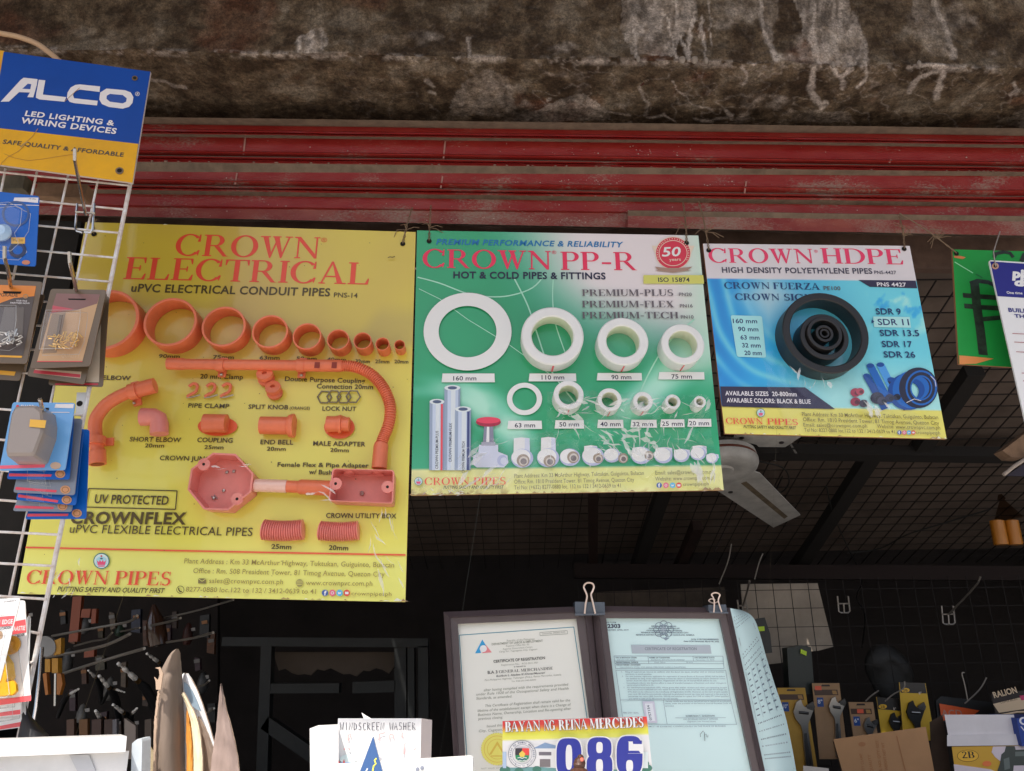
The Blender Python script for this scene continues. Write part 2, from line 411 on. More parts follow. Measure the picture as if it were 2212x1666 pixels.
RUNS = [([(1368, 30), (1372, 70), (1377, 124)], 4, .9), ([(1428, 20), (1443, 50), (1451, 87), (1463, 124)], 4, .95), ([(1461, -20), (1463, 50), (1476, 87), (1491, 130)], 4.5, 1), ([(1498, 20), (1495, 60), (1488, 105), (1492, 130)], 4, 1), ([(1511, 40), (1519, 90), (1526, 128)], 4, .95), ([(1528, -20), (1533, 50), (1535, 100)], 2, .7), ([(1640, -20), (1645, 50), (1658, 90), (1675, 132)], 7, .85), ([(1758, -20), (1757, 50), (1766, 100), (1770, 135)], 6, .9), ([(1800, -20), (1804, 60), (1812, 136)], 8, .7), ([(1845, 30), (1860, 80), (1868, 134)], 6, .7), ([(1760, 146), (1754, 175), (1752, 205), (1772, 230), (1780, 222)], 8, .85), ([(1802, 142), (1803, 160), (1816, 172), (1830, 160), (1840, 145)], 7, .95), ([(1868, 142), (1866, 170), (1852, 192)], 4, .8), ([(1820, 172), (1822, 190)], 6, .8), ([(2012, -20), (2036, 50), (2050, 90), (2060, 122)], 9, .75), ([(1976, 142), (2005, 138), (2040, 142)], 6, 1), ([(2050, 146), (2010, 158), (1985, 172), (1966, 200)], 6, .75), ([(2036, 150), (2034, 175), (2022, 205)], 8, .8), ([(2190, 180), (2200, 196), (2178, 208)], 5, .6), ([(1604, 148), (1612, 165), (1602, 180)], 6, .7), ([(1500, 258), (1530, 262), (1560, 258), (1580, 250)], 4, .8), ([(1400, 255), (1430, 248), (1460, 262)], 3, .8), ([(1565, 240), (1575, 258)], 7, .75), ([(1190, 210), (1175, 240), (1140, 262)], 4, .6), ([(1240, 215), (1290, 240), (1360, 250)], 3, .55), ([(1380, 190), (1400, 222), (1395, 250)], 4, .5), ([(1460, 175), (1470, 200), (1500, 225), (1540, 235)], 2.5, .55), ([(650, 80), (646, 112)], 4, .9), ([(668, 68), (662, 112)], 5, .9), ([(690, 62), (694, 112)], 4, .7), ([(1016, 85), (1012, 120)], 6, .5), ([(330, 172), (365, 178), (402, 190)], 5, .5), ([(920, 172), (930, 182)], 6, .6), ([(923, 196), (934, 200)], 5, .6)]
RUNB = [(min(p[0] for p in P) - w * 2, max(p[0] for p in P) + w * 2, min(p[1] for p in P) - w * 2, max(p[1] for p in P) + w * 2) for P, w, k in RUNS]
def runs(px, py):
    s = 0.0
    for (P, w, k), (xa, xb, ya, yb) in zip(RUNS, RUNB):
        if xa < px < xb and ya < py < yb:
            for i in range(len(P) - 1):
                ax, ay = P[i]; dx, dy = P[i + 1][0] - ax, P[i + 1][1] - ay
                t = max(0, min(1, ((px - ax) * dx + (py - ay) * dy) / (dx * dx + dy * dy)))
                d = math.hypot(px - ax - dx * t, py - ay - dy * t)
                s = max(s, k * (1 - sstep(.35 * w, 1.1 * w, d)))
    return s
def inside(P, x, y):
    c = False
    for i in range(len(P)):
        (xa, ya), (xb, yb) = P[i - 1], P[i]
        if (ya > y) != (yb > y) and x < (xb - xa) * (y - ya) / (yb - ya) + xa: c = not c
    return c
def proj(P):
    d = P - EYE; z = d.dot(_f)
    return (W / 2 + F * d.dot(_r) / z, H / 2 - F * d.dot(_u) / z)
def conc_col(P, under):
    px, py = proj(P)
    x, y = P.x * 6, (P.y if under else P.z) * 6
    a = fb(x * 1.1, y * 1.3, 3.1, 6); b = fb(x * 3.2, y * 3.4, 9.7, 6); c = fb(x * 9, y * 9, 5.5, 5)
    t = .50 + .60 * a + .46 * b + .34 * c
    col = mixc(CD, CM, sstep(.15, .62, t)); col = mixc(col, CL2, sstep(.62, 1.05, t))
    ru = fb(x * .9 + 7, y * 1.0, 21, 4)
    col = mixc(col, CRUST, .55 * sstep(.25, .6, ru) * (1 if under else .7))
    # lime runs
    wx, wy = px + 9 * fb(px * .02, py * .02, 11, 4) + 4 * fb(px * .08, py * .06, 12, 3), py + 6 * fb(px * .02, py * .02, 15, 3)
    s = runs(wx, wy)
    for P_, k_ in FILLS:
        if inside(P_, wx, wy):
            m_ = fb(px * .030 + .006 * py, py * .012, 31, 5) + .7 * fb(px * .09, py * .045, 77, 4)
            s = max(s, k_ * (.45 + .75 * sstep(-.35, .55, m_)))
    # crust along the drip edge and at the shutter
    dy = abs(py - (107 + .0197 * px)) / 9
    s = max(s, (1 - min(1, dy * .8)) * .8 * sstep(-.1, .45, fb(px * .012, 4, 2, 4) + .8 * fb(px * .07, py * .09, 2, 4) + .1))
    net = abs(fb(px * .012, py * .018, 55, 3))
    s = max(s, .30 * (1 - sstep(.0, .05, net)) * (1 if under else .35) * sstep(500, 1100, px))
    big = fb(px * .006, py * .010, 88, 4)
    s = max(s, .38 * sstep(.22, .5, big) * sstep(700, 1000, px) * (.6 + .8 * c))
    col = mixc(col, CW, max(0, min(1, s)) * (.75 + .25 * c))
    return col
m_conc = vmat('stained_concrete', rough=.92, coat=0, bump=.9, bscale=70, spec=.2, mott=.42)
beam = thing('concrete_beam', 'dark stained concrete lintel beam with lime streaks above the red shutter', 'beam', (0, D0.y, ZS))
def dripx(t): return D0 + (D1 - D0) * t
def sofx(t): return S0 + (S1 - S0) * t
def rough_at(P, k): return k * (.7 * fb(P.x * 14, P.y * 14 + P.z * 14, 2, 5) + .5 * fb(P.x * 4, P.z * 4, 6, 2))
def edge(x):
    t = (x - D0.x) / (D1.x - D0.x); p = D0 + (D1 - D0) * t
    return p + UP * (.006 * fb(x * 9, 0, 4, 4) - .0035 * max(0, fb(x * 40, 1, 4, 3)))
def face(u, v):
    x = -1.25 + 2.55 * u; e = edge(x); p = Vector((x, e.y, e.z + .40 * v ** 1.6))
    k = min(1, v * 8)
    p += FN * rough_at(p, .006) * k
    return p
def soff(u, v):
    x = -1.25 + 2.55 * u; e = edge(x)
    t = (x - S0.x) / (S1.x - S0.x); b = S0 + (S1 - S0) * t - FN * .03
    p = e.lerp(b, v); k = min(1, v * 8) * min(1, (1 - v) * 8)
    p.z += rough_at(p, .006) * k - .004 * math.sin(math.pi * v)
    return p
g = G().grid(face, 860, 70, m_conc)
nface = len(g.v)
g.obj('front_face', beam, smooth=True, colors=[conc_col(p, False) for p in g.v])
g = G().grid(soff, 860, 80, m_conc)
g.obj('soffit', beam, smooth=True, colors=[conc_col(p, True) for p in g.v])
m_plain = mat('concrete_plain', a=(.075, .055, .038), rough=.95, var=.5, vscale=6, bump=.4, bscale=30)
G().bbox(-4, -1.25, D0.y, D0.y + .2, ZS, ZS + .6, m_plain).bbox(1.30, 5, D1.y + .03, D1.y + .2, ZS, ZS + .6, m_plain).obj('beam_core', beam)
# rust-stained bar ends showing in the soffit, hanging lime drips
m_rust = mat('rust', a=(.085, .018, .010), rough=.9, bump=.8, bscale=90, var=.4, vscale=40)
for a, b, r in (((1829, 184), (1818, 232), .0042), ((1609, 187), (1599, 230), .003), ((1392, 175), (1375, 195), .0026)):
    P = [atz((a[0] + (b[0] - a[0]) * t / 5 + random.uniform(-1, 1), a[1] + (b[1] - a[1]) * t / 5), ZS - .001) for t in range(6)]
    G().tube(P, [r * .6, r, r * 1.1, r * .9, r, r * .5], m_rust, 7).obj('rebar', beam, smooth=True)
m_lime = mat('lime_crust', a=(.33, .28, .24), rough=.9, bump=.7, bscale=120, var=.35, vscale=60)
for px, w in ((1471, 9), (1498, 9), (1523, 6), (1377, 5), (1795, 6), (1981, 6)):
    e = edge(atz((px, 107 + .0197 * px), ZS).x) + FN * .003
    k = w * .0006
    G().lathe(e + UP * .006, (0, 0, -1), [(.0004, 0), (k, .004), (k * 1.1, .009), (k * .7, .013), (.0003, .015)], m_lime, 9).obj('lime_drip', beam, smooth=True)
# unseen slab added above and in front to shade the shop front
G().bbox(-4, 5, .30, .98, 2.80, 2.95, m_plain).obj('shade_slab', label='added unseen concrete slab shading the shop front from above the beam', cat='shade blocker')
# ground
m_ground = mat('pavement_concrete', a=(.36, .33, .29), rough=.9, var=.35, vscale=2.5, bump=.3, bscale=20)
G().add([(-150, -150, 0), (150, -150, 0), (150, 150, 0), (-150, 150, 0)], [[0, 1, 2, 3]], m_ground).obj('pavement', kind='structure')
# shop shell
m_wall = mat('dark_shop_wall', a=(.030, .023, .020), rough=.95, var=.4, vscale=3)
shop = thing('shop_building', 'dim hardware shop room with dark walls behind the open front', 'building', (0, 4.2, 0))
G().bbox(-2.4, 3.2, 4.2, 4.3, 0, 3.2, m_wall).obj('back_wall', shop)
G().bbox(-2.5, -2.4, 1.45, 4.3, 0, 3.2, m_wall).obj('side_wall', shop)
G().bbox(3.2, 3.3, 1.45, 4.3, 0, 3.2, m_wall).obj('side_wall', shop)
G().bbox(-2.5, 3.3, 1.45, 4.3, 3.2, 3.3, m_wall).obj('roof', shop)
G().bbox(-2.4, 3.2, 1.5, 4.2, 0.004, .02, mat('shop_floor_dark', a=(.03, .027, .025), rough=.8)).obj('floor', shop)
# ------------------------------------------------------------------ red rolled-up shutter
m_red = mat('red_shutter_paint', a=(.26, .0115, .0105), rough=.30, bump=.16, bscale=160, var=.8, vscale=26, a2=(.155, .013, .013), coat=.25)
def red_flake(name, lo, hi, base=(.26, .0115, .0105), base2=(.30, .028, .022)):
    m = bpy.data.materials.new(name); m.use_nodes = True; t = m.node_tree; b = t.nodes['Principled BSDF']
    tc = t.nodes.new('ShaderNodeTexCoord'); mp = t.nodes.new('ShaderNodeMapping'); mp.inputs['Scale'].default_value = (1, 1, 2.2)
    t.links.new(tc.outputs['Object'], mp.inputs[0])
    n1 = t.nodes.new('ShaderNodeTexNoise'); n1.inputs['Scale'].default_value = 9; n1.inputs['Detail'].default_value = 4
    n2 = t.nodes.new('ShaderNodeTexNoise'); n2.inputs['Scale'].default_value = 190; n2.inputs['Detail'].default_value = 8; n2.inputs['Roughness'].default_value = .72
    n3 = t.nodes.new('ShaderNodeTexNoise'); n3.inputs['Scale'].default_value = 22; n3.inputs['Detail'].default_value = 6
    for n in (n1, n2, n3): t.links.new(mp.outputs[0], n.inputs['Vector'])
    ad = t.nodes.new('ShaderNodeMath'); ad.operation = 'ADD'; t.links.new(n1.outputs['Fac'], ad.inputs[0]); t.links.new(n2.outputs['Fac'], ad.inputs[1])
    mr = t.nodes.new('ShaderNodeMapRange'); mr.inputs[1].default_value = lo; mr.inputs[2].default_value = hi; t.links.new(ad.outputs[0], mr.inputs[0])
    r = t.nodes.new('ShaderNodeValToRGB'); r.color_ramp.elements[0].position = .35; r.color_ramp.elements[1].position = .7
    r.color_ramp.elements[0].color = (*base, 1); r.color_ramp.elements[1].color = (*base2, 1)
    t.links.new(n3.outputs['Fac'], r.inputs[0])
    mx = t.nodes.new('ShaderNodeMix'); mx.data_type = 'RGBA'; t.links.new(mr.outputs[0], mx.inputs[0]); t.links.new(r.outputs[0], mx.inputs[6]); mx.inputs[7].default_value = (.30, .20, .16, 1)
    t.links.new(mx.outputs[2], b.inputs['Base Color'])
    rr = t.nodes.new('ShaderNodeMapRange'); rr.inputs[3].default_value = .30; rr.inputs[4].default_value = .9; t.links.new(mr.outputs[0], rr.inputs[0]); t.links.new(rr.outputs[0], b.inputs['Roughness'])
    bp = t.nodes.new('ShaderNodeBump'); bp.inputs['Strength'].default_value = .35; bp.inputs['Distance'].default_value = .003
    t.links.new(n2.outputs['Fac'], bp.inputs['Height']); t.links.new(bp.outputs[0], b.inputs['Normal'])
    return m
m_red1 = red_flake('red_paint_scuffed', 1.15, 1.34)
m_red2 = red_flake('red_paint_flaking', 1.07, 1.27, base2=(.30, .034, .026))
m_red3 = red_flake('red_paint_worn', .97, 1.22, base=(.22, .020, .015), base2=(.30, .07, .046))
m_dust = mat('dusty_bare_metal', a=(.21, .155, .110), rough=.95, var=.35, vscale=40, bump=.3, bscale=120)
shut = thing('rolling_shutter', 'red painted metal roller shutter, rolled up in flaking horizontal slats', 'shutter', fac((1106, 380)))
def strips(name, rows, mats, x0=-260, x1=2480, n=200):
    gg = G()
    P = []
    for yl, yr, d in rows:
        line = []
        for i in range(n + 1):
            px = x0 + (x1 - x0) * i / n
            line.append(fac((px, yl + (yr - yl) * (px - 325) / 1887 + .5 * fb(px * .006, yl * .11, 8, 2)), d + .0022 * fb(px * .009, yl * .02, 4, 3)))
        P.append(line)
    for k in range(len(rows) - 1):
        gg.add(P[k] + P[k + 1], [[i, i + 1, n + 2 + i, n + 1 + i] for i in range(n)], mats[k])
    return gg.obj(name, shut, smooth=True)
D_, Rd, Sc, Fl, Wn = m_dust, m_red, m_red1, m_red2, m_red3
strips('slat', [(253, 277.5, .060), (268.7, 294, .034), (278, 302, .034), (280, 304, .041), (283, 307, .041), (285, 309, .036), (287, 311, .040), (289, 313, .034)], [D_, Sc, Sc, Rd, Sc, Rd, Sc])
strips('slat', [(288, 312, .034), (295, 320, .018), (324, 349, .018), (326, 351, .022), (328, 353, .020), (335, 360, .010), (337, 362, .020), (340, 364, .021), (342, 366, .015), (344, 368, .019), (347, 370, .015), (350, 372, .016)], [D_, Sc, Rd, Sc, Sc, D_, Sc, Rd, Sc, Rd, Sc])
strips('slat', [(350, 371.5, .017), (371, 381, .004), (387, 410, .004), (389, 412, .008), (391, 414, .006), (399, 424, -.004), (401, 426, .006), (404, 430, .008), (406, 432, .001), (408, 435, .006), (411, 440, .002)], [D_, Fl, Fl, Sc, Fl, D_, Fl, Rd, Fl, Fl])
strips('slat', [(410, 439.5, .003), (420, 449, -.010), (444, 468, -.010), (446, 470, -.007), (448, 472, -.010), (469, 511, -.010), (472, 514, -.09)], [D_, Fl, Fl, Fl, Wn, D_])
strips('bottom_bar', [(440, 467, -.008), (440.5, 467.5, .010), (451, 479, .002), (470.5, 509, .002), (471, 511, -.006)], [D_, D_, Wn, D_], x0=1356)
# paint runs and blobs along the lower lips
m_seam = mat('seam_line', a=(.34, .16, .13), rough=.7)
for xs, yl, yr, d in ((530, 297, 334, .0205), (512, 374, 399, .0065), (962, 305, 343, .0205), (956, 381, 407, .0065), (1925, 345, 352, .02), (1612, 392, 420, .0065)):
    p, p2 = fac((xs, yl), d), fac((xs - 4, yr), d - .003)
    G().bar(p, p2, .003, .0012, m_seam, up=FN).obj('seam', shut)
m_scr_ = mat('paint_scratch', a=(.50, .36, .31), rough=.8)
gb = G()
for k in range(240):
    sl = random.choice(((300, 322, .0192), (376, 386, .0052), (424, 443, -.0088), (449, 466, -.0088), (452, 466, -.0088)))
    px = random.choice((random.uniform(330, 2212), random.gauss(1180, 160), random.gauss(1450, 120)))
    y = random.uniform(sl[0], sl[1]) + 24.5 * (px - 325) / 1887 * (1.5 if sl[0] > 420 else 1); w = random.uniform(.5, 2.2); h = random.uniform(.4, 1.6)
    gb.poly([fac(p, sl[2]) for p in ((px - w, y), (px - w * .2, y + h), (px + w, y + h * .3), (px + w * .4, y - h))], m_scr_)
gb.obj('paint_chips', shut, kind='stuff')
m_blob = mat('dried_paint_blob', a=(.30, .19, .15), rough=.7)
gb = G()
for k in range(150):
    yl, yr, d = random.choice(((349, 371.5, .017), (410, 439, .003), (288, 312, .036)))
    px = random.uniform(320, 2212)
    p = fac((px, yl - 1 + (yr - yl) * (px - 325) / 1887), d)
    gb.ball(p, random.uniform(.0008, .0016), m_blob, 6, (2.0, 1, .8))
gb.obj('paint_blobs', shut, kind='stuff')
# dark lintel channel behind the hung signs
m_lint = mat('dark_lintel_steel', a=(.20, .125, .095), rough=.8, var=.4, vscale=20)
lt = G(); a = fac((-300, 455), -.10); b = fac((2500, 520), -.10)
lt.bar(a - UP * .03, b - UP * .03, .02, .10, m_lint).obj('door_lintel', label='dark rusty steel lintel channel just under the red shutter', cat='lintel')
# ================================================================== the hung advertising boards
m_edge = mat('board_edge', rgb=(150, 105, 75), rough=.8)
m_dirt = mat('grime_smudge', rgb=(95, 80, 45), rough=.9)
m_wire = mat('tie_wire', rgb=(120, 100, 80), rough=.5, metal=.4)
m_hole = mat('hole_black', a=(.01, .008, .006), rough=.9)
m_board = vmat('printed_board', rough=.42, coat=.6, bump=.10, bscale=9)
def board(name, label, cat, corners, colfn, d=.03, thick=.006, nu=90, nv=80, pt=None, n=None, bow=0.0, medge=None):
    b = Board(corners, pt if pt is not None else FP + FN * d, n if n is not None else FN)
    root = thing(name, label, cat, (b.c[2] + b.c[3]) / 2)
    g = G()
    g.grid(lambda i, j: b.quad(i, j), nu, nv, m_board)
    cols = [colfn(*proj(p)) for p in g.v]
    k = len(g.v)
    c = b.c; e = -b.n * thick
    for i in range(4):
        a, z = c[i], c[(i + 1) % 4]
        g.add([a, z, z + e, a + e], [[0, 1, 2, 3]], medge or m_edge)
    g.add([p + e for p in c], [[0, 1, 2, 3]], medge or m_edge)
    cols += [(.3, .2, .13)] * (len(g.v) - k)
    g.obj('panel', root, colors=cols)
    return b, root
def A3(c): return alb(c)
def badge(art, c, r):
    art.ell(c, r, r, ink((40, 110, 110))).ell(c, r * .88, r * .88, ink((190, 205, 205))).ell((c[0], c[1] + r * .1), r * .7, r * .66, ink((150, 195, 205)))
    x, y = c; P = ink((215, 70, 110))
    art.poly([(x - .58 * r, y - .1 * r), (x - .3 * r, y + .15 * r), (x - .2 * r, y - .15 * r), (x, y + .12 * r), (x + .2 * r, y - .15 * r), (x + .3 * r, y + .15 * r), (x + .58 * r, y - .1 * r), (x + .45 * r, y + .5 * r), (x - .45 * r, y + .5 * r)][::-1], P)
    art.poly([(x - .4 * r, y + .56 * r), (x - .4 * r, y + .7 * r), (x + .4 * r, y + .7 * r), (x + .4 * r, y + .56 * r)], P)
    art.ell((x, y - .6 * r), .12 * r, .12 * r, ink((190, 60, 80)), 8)
    art.poly([(x - .2 * r, y - .3 * r), (x - .1 * r, y - .2 * r), (x + .1 * r, y - .2 * r), (x + .2 * r, y - .3 * r), (x, y - .42 * r)][::-1], ink((50, 90, 100)))
def socials(art, xs, y, r):
    fb_, ig, tw, yt = xs; Wt = ink((225, 222, 220))
    art.ell((fb_, y), r, r, ink((55, 85, 150)), 14).text('f', (fb_ - r * .35, y + r * .7), (fb_ + r * .4, y + r * .7), r * 1.3, Wt, bold=.05)
    art.ell((ig, y), r, r, ink((205, 90, 120)), 14).ring((ig, y), r * .5, r * .5, r * .3, r * .3, Wt, 10)
    art.ell((tw, y), r, r, ink((80, 165, 205)), 14).poly([(tw - r * .5, y - r * .3), (tw - r * .4, y + r * .4), (tw + r * .3, y + r * .3), (tw + r * .55, y - r * .35), (tw + .1 * r, y - .1 * r)], Wt)
    art.ell((yt, y), r, r, ink((200, 60, 55)), 14).poly([(yt - r * .55, y - r * .35), (yt - r * .55, y + r * .4), (yt + r * .55, y + r * .4), (yt + r * .55, y - r * .35)], Wt)
def pipe_ring(bd, root, c, rx, kin, L, m, name='pipe_ring', minner=None, ztop=0.0, mark=None):
    """a cut ring of real pipe fixed on the board; c, rx: its front lip in the photo"""
    fc = bd.at(c, L); r = (bd.at((c[0] + rx, c[1]), L) - bd.at((c[0] - rx, c[1]), L)).length / 2
    ri = r * kin; n = bd.n; b = (r - ri) * .12
    g = G()
    g.lathe(fc - n * L, n, [(r, -.001), (r, L - b), (r - b, L), (ri + b, L), (ri, L - b)], m, 48)
    g.lathe(fc - n * L, n, [(ri, L - b), (ri, 0.0005)], minner or m, 48)
    o = g.obj(name, root, smooth=True)
    if mark:
        k = fc - n * (L * .98) - bd.v * (r + .0003); u = bd.u * max(.0008, r * .03)
        pts = [k - u, k + u, k + u + n * L * .86, k - u + n * L * .86]
        sg = G().poly(pts, mark); sg.obj('stripe', o)
    return o
m_or = mat('orange_pvc', rgb=(212, 108, 74), rough=.42, var=.18, vscale=18, bump=.05, bscale=60)
m_pk = mat('salmon_pvc', rgb=(222, 124, 114), rough=.38, var=.12, vscale=25)
m_wpp = mat('white_ppr', rgb=(222, 218, 205), rough=.45, var=.06, vscale=30)
m_steel = mat('zinc_screw', a=(.5, .48, .45), rough=.35, metal=.9)
def tie(bd, root, hole, top, knots=4, d2=.012):
    """twisted wire through a corner hole up to the shutter"""
    a = bd.at(hole, .001); b = fac(top, .012)
    g = G()
    for k in range(2):
        P = []
        for i in range(13):
            t = i / 12; w = math.sin(t * math.pi)
            P.append(a.lerp(b, t) + FN * (.004 * w + .0015) + bd.u * (.0018 * math.sin(t * 26 + k * 3.1)))
        g.tube(P, .00075, m_wire, 5)
    for k in range(knots):
        an = random.uniform(-.5, 3.6); l = random.uniform(.012, .035); p0 = a.lerp(b, .35) + FN * .004
        mid = p0 + bd.u * math.cos(an) * l * .5 + UP * math.sin(an) * l * .5 + FN * .006
        g.tube([p0, mid, p0 + bd.u * math.cos(an + .5) * l + UP * (math.sin(an + .2) * l - .006)], .0006, m_wire, 5)
    g.lathe(a, bd.n, [(.0045, 0), (.0045, .0004), (.0025, .0006)], m_hole, 12)
    g.obj('tie_wire', root, smooth=True)
    G().lathe(a, bd.n, [(.0046, .0002), (.0001, .0003)], m_hole, 12).obj('corner_hole', root)

# ------------------------------------------------------------------ 1: yellow board with orange fittings
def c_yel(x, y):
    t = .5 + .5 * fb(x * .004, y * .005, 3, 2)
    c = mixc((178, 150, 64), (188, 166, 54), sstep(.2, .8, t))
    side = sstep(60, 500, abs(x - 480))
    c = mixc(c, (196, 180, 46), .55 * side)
    c = mixc(c, (206, 203, 82), sstep(620, 1060, y) * .8)  # lighter downward: the beam's shade and the film haze put into the colour
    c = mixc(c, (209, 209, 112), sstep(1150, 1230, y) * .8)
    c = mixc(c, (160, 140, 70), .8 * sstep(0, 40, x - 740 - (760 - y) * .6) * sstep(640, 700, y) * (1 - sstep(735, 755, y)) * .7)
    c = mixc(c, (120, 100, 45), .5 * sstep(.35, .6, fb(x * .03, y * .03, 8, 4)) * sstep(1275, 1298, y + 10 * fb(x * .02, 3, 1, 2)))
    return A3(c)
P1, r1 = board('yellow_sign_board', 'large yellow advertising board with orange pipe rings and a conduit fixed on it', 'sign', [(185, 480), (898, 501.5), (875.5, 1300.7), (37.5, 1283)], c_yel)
a = Art(P1); RED = ink((205, 70, 48)); DK = ink((72, 58, 18)); DK2 = ink((66, 54, 26)); GR = ink((138, 124, 66)); LN = ink((216, 84, 56))
a.serif('CROWN', (376, 552), (688, 559), 46, RED)
a.text('®', (693, 523), (706, 523.5), 9, RED, bold=0)
a.serif('ELECTRICAL', (266, 603), (797, 615), 47, RED)
a.text('uPVC ELECTRICAL CONDUIT PIPES', (282.5, 630), (712.5, 640), 16.5, DK, bold=.024, space=1.06)
a.text('PNS-14', (721, 642), (772, 643.5), 10, DK)
for s_, x, y, x2 in (('110mm', 197, 769, 250), ('90mm', 342.5, 773, 388), ('75mm', 460, 775, 505), ('63mm', 560.5, 776.5, 604), ('50mm', 640, 778, 684), ('40mm', 706, 780, 747), ('32mm', 767.5, 784, 798.5), ('25mm', 810.5, 784.5, 841), ('20mm', 852, 784.8, 882)):
    a.text(s_, (x, y), (x2, y + .7), 7.5, DK, bold=.02)
for s_, x, y, x2, y2, h in (('20 mm Clamp', 432, 817.7, 524.5, 819.5, 9.5), ('Double Purpose Coupling', 615, 823, 788, 828, 9.5), ('Connection 20mm', 684, 839, 805.5, 841, 9.5), ('LONG ELBOW', 165, 819, 281, 821.5, 9), ('PIPE CLAMP', 406, 880.5, 494.5, 882, 9), ('SPLIT KNOB', 536, 883, 622, 884.5, 9), ('LOCK NUT', 696, 887, 769, 888, 9), ('SHORT ELBOW', 279.5, 953.5, 390, 955.5, 9.5), ('20mm', 312.5, 966.5, 354, 967, 8), ('COUPLING', 425.5, 955, 502, 956.5, 9.5), ('25mm', 441, 970, 482.5, 970.5, 8), ('END BELL', 562, 959.5, 633, 960.5, 9.5), ('20mm', 576, 973.5, 617, 974, 8), ('MALE ADAPTER', 676, 962.5, 789, 964.5, 9.5), ('20mm', 713, 976, 753, 977, 8), ('CROWN JUNC', 344.5, 994, 453, 996, 9.5), ('Female Flex & Pipe Adapter', 599, 1008, 796, 1010, 9), ('w/ Bushing', 667, 1024, 735, 1026, 9.5), ('CROWN UTILITY BOX', 704, 1118.5, 856, 1120, 10), ('25mm', 586, 1185.5, 629, 1187, 10), ('20mm', 710, 1188, 752, 1189, 10)):
    a.text(s_, (x, y), (x2, y2), h, DK2, bold=.018)
a.text('(ORANGE)', (625.5, 884.5), (669, 885), 6, DK2)
for p_, p2 in (((191, 1055.5), (382.5, 1060.5)), ((382.5, 1060.5), (379, 1100.5)), ((379, 1100.5), (186, 1095.5)), ((186, 1095.5), (191, 1055.5))): a.line([p_, p2], 2.4, DK2)
a.text('UV PROTECTED', (203, 1086.7), (363, 1090.5), 18, DK2, bold=.02)
a.text('CROWNFLEX', (151, 1130.5), (401, 1132.5), 24, DK, bold=.034, space=1.08)
a.text('uPVC FLEXIBLE ELECTRICAL PIPES', (149.5, 1151), (544.5, 1158), 17.5, DK2, bold=.004)
a.line([(55, 1182.5), (300, 1188), (600, 1194), (876, 1199)], 3.6, LN)
badge(a, (219, 1212), 17.5)
a.serif('CROWN', (55, 1261), (231, 1263), 29, RED); a.serif('PIPES', (246, 1263), (367.5, 1265), 29, RED)
a.text('PUTTING SAFETY AND QUALITY FIRST', (61, 1276.5), (355, 1281.5), 10, DK2, bold=.02, shear=.2)
a.text('Plant Address : Km 33 McArthur Highway, Tuktukan, Guiguinto, Bulacan', (397.5, 1217), (851, 1226), 10.5, GR, bold=.004)
a.text('Office : Rm. 508 President Tower, 81 Timog Avenue, Quezon City', (417, 1238), (830.5, 1246), 10.5, GR, bold=.004)
a.text('sales@crownpvc.com.ph', (451, 1259.5), (611, 1262), 10, GR, bold=.004); a.text('www.crownpvc.com.ph', (660.5, 1264), (804, 1265.5), 10, GR, bold=.004)
a.poly([(428, 1249.5), (428, 1260.5), (445, 1261), (445, 1250)], ink((110, 100, 60))).line([(428, 1250), (436.5, 1256), (445, 1250.5)], 1.3, ink((205, 200, 105)))
a.ell((647, 1259.5), 8, 8, ink((125, 115, 70)), 18)
for dy in (-4, 0, 4): a.line([(639.5, 1259.5 + dy), (654.5, 1259.5 + dy)], 1.3, ink((205, 200, 105)))
a.ring((389.5, 1274), 8.5, 8.5, 7.3, 7.3, DK2, 20); a.line([(386, 1269.5), (386, 1274), (389, 1278), (393, 1278.5)], 2.4, DK2)
a.text('8277-0880 loc.122 to 132 / 3412-0639 to 41', (401, 1278), (682, 1283), 10, GR, bold=.006)
socials(a, (702, 718, 733.5, 749), 1281, 7)
a.text('crownpipesph', (759, 1286), (845.5, 1287.5), 8, GR, bold=.006)
# printed shadows under the short samples
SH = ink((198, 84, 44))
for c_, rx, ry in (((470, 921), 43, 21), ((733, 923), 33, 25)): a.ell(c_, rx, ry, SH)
# dirt flecks and peeled spots
for k in range(46):
    x, y = random.uniform(90, 880), random.uniform(505, 1290)
    a.ell((x, y), random.uniform(.5, 1.5), random.uniform(.5, 1.2), m_dirt, 6)
a.line([(838, 557), (842, 555), (848, 556), (853, 554)], 2.2, m_dirt)
a.g.obj('printed_lettering', r1)
for c_, rx, L in (((228, 690), 72, .036), ((367.5, 695), 57.5, .036), ((483, 705), 47.5, .033), ((583, 716), 39, .033), ((663, 726.5), 31, .033), ((730, 733.5), 24, .032), ((783, 736), 19.5, .032), ((826, 743), 15, .030), ((863, 745), 11.5, .026)):
    pipe_ring(P1, r1, c_, rx, .90, L, m_or)
def tp(bd, pts, lift): return [bd.at(p, lift) for p in pts]
def sm(pts, n=6):
    """Catmull-Rom through the points"""
    o = []
    P = [pts[0]] + list(pts) + [pts[-1]]
    for i in range(1, len(P) - 2):
        for k in range(n):
            t = k / n; a0, a1, a2_, a3 = (Vector(x) for x in P[i - 1:i + 3])
            o.append(0.5 * ((2 * a1) + (a2_ - a0) * t + (2 * a0 - 5 * a1 + 4 * a2_ - a3) * t * t + (3 * a1 - a0 - 3 * a2_ + a3) * t ** 3))
    o.append(Vector(P[-2])); return o
PXM = (P1.at((560, 800)) - P1.at((460, 800))).length / 100     # metres per photo pixel on the boards
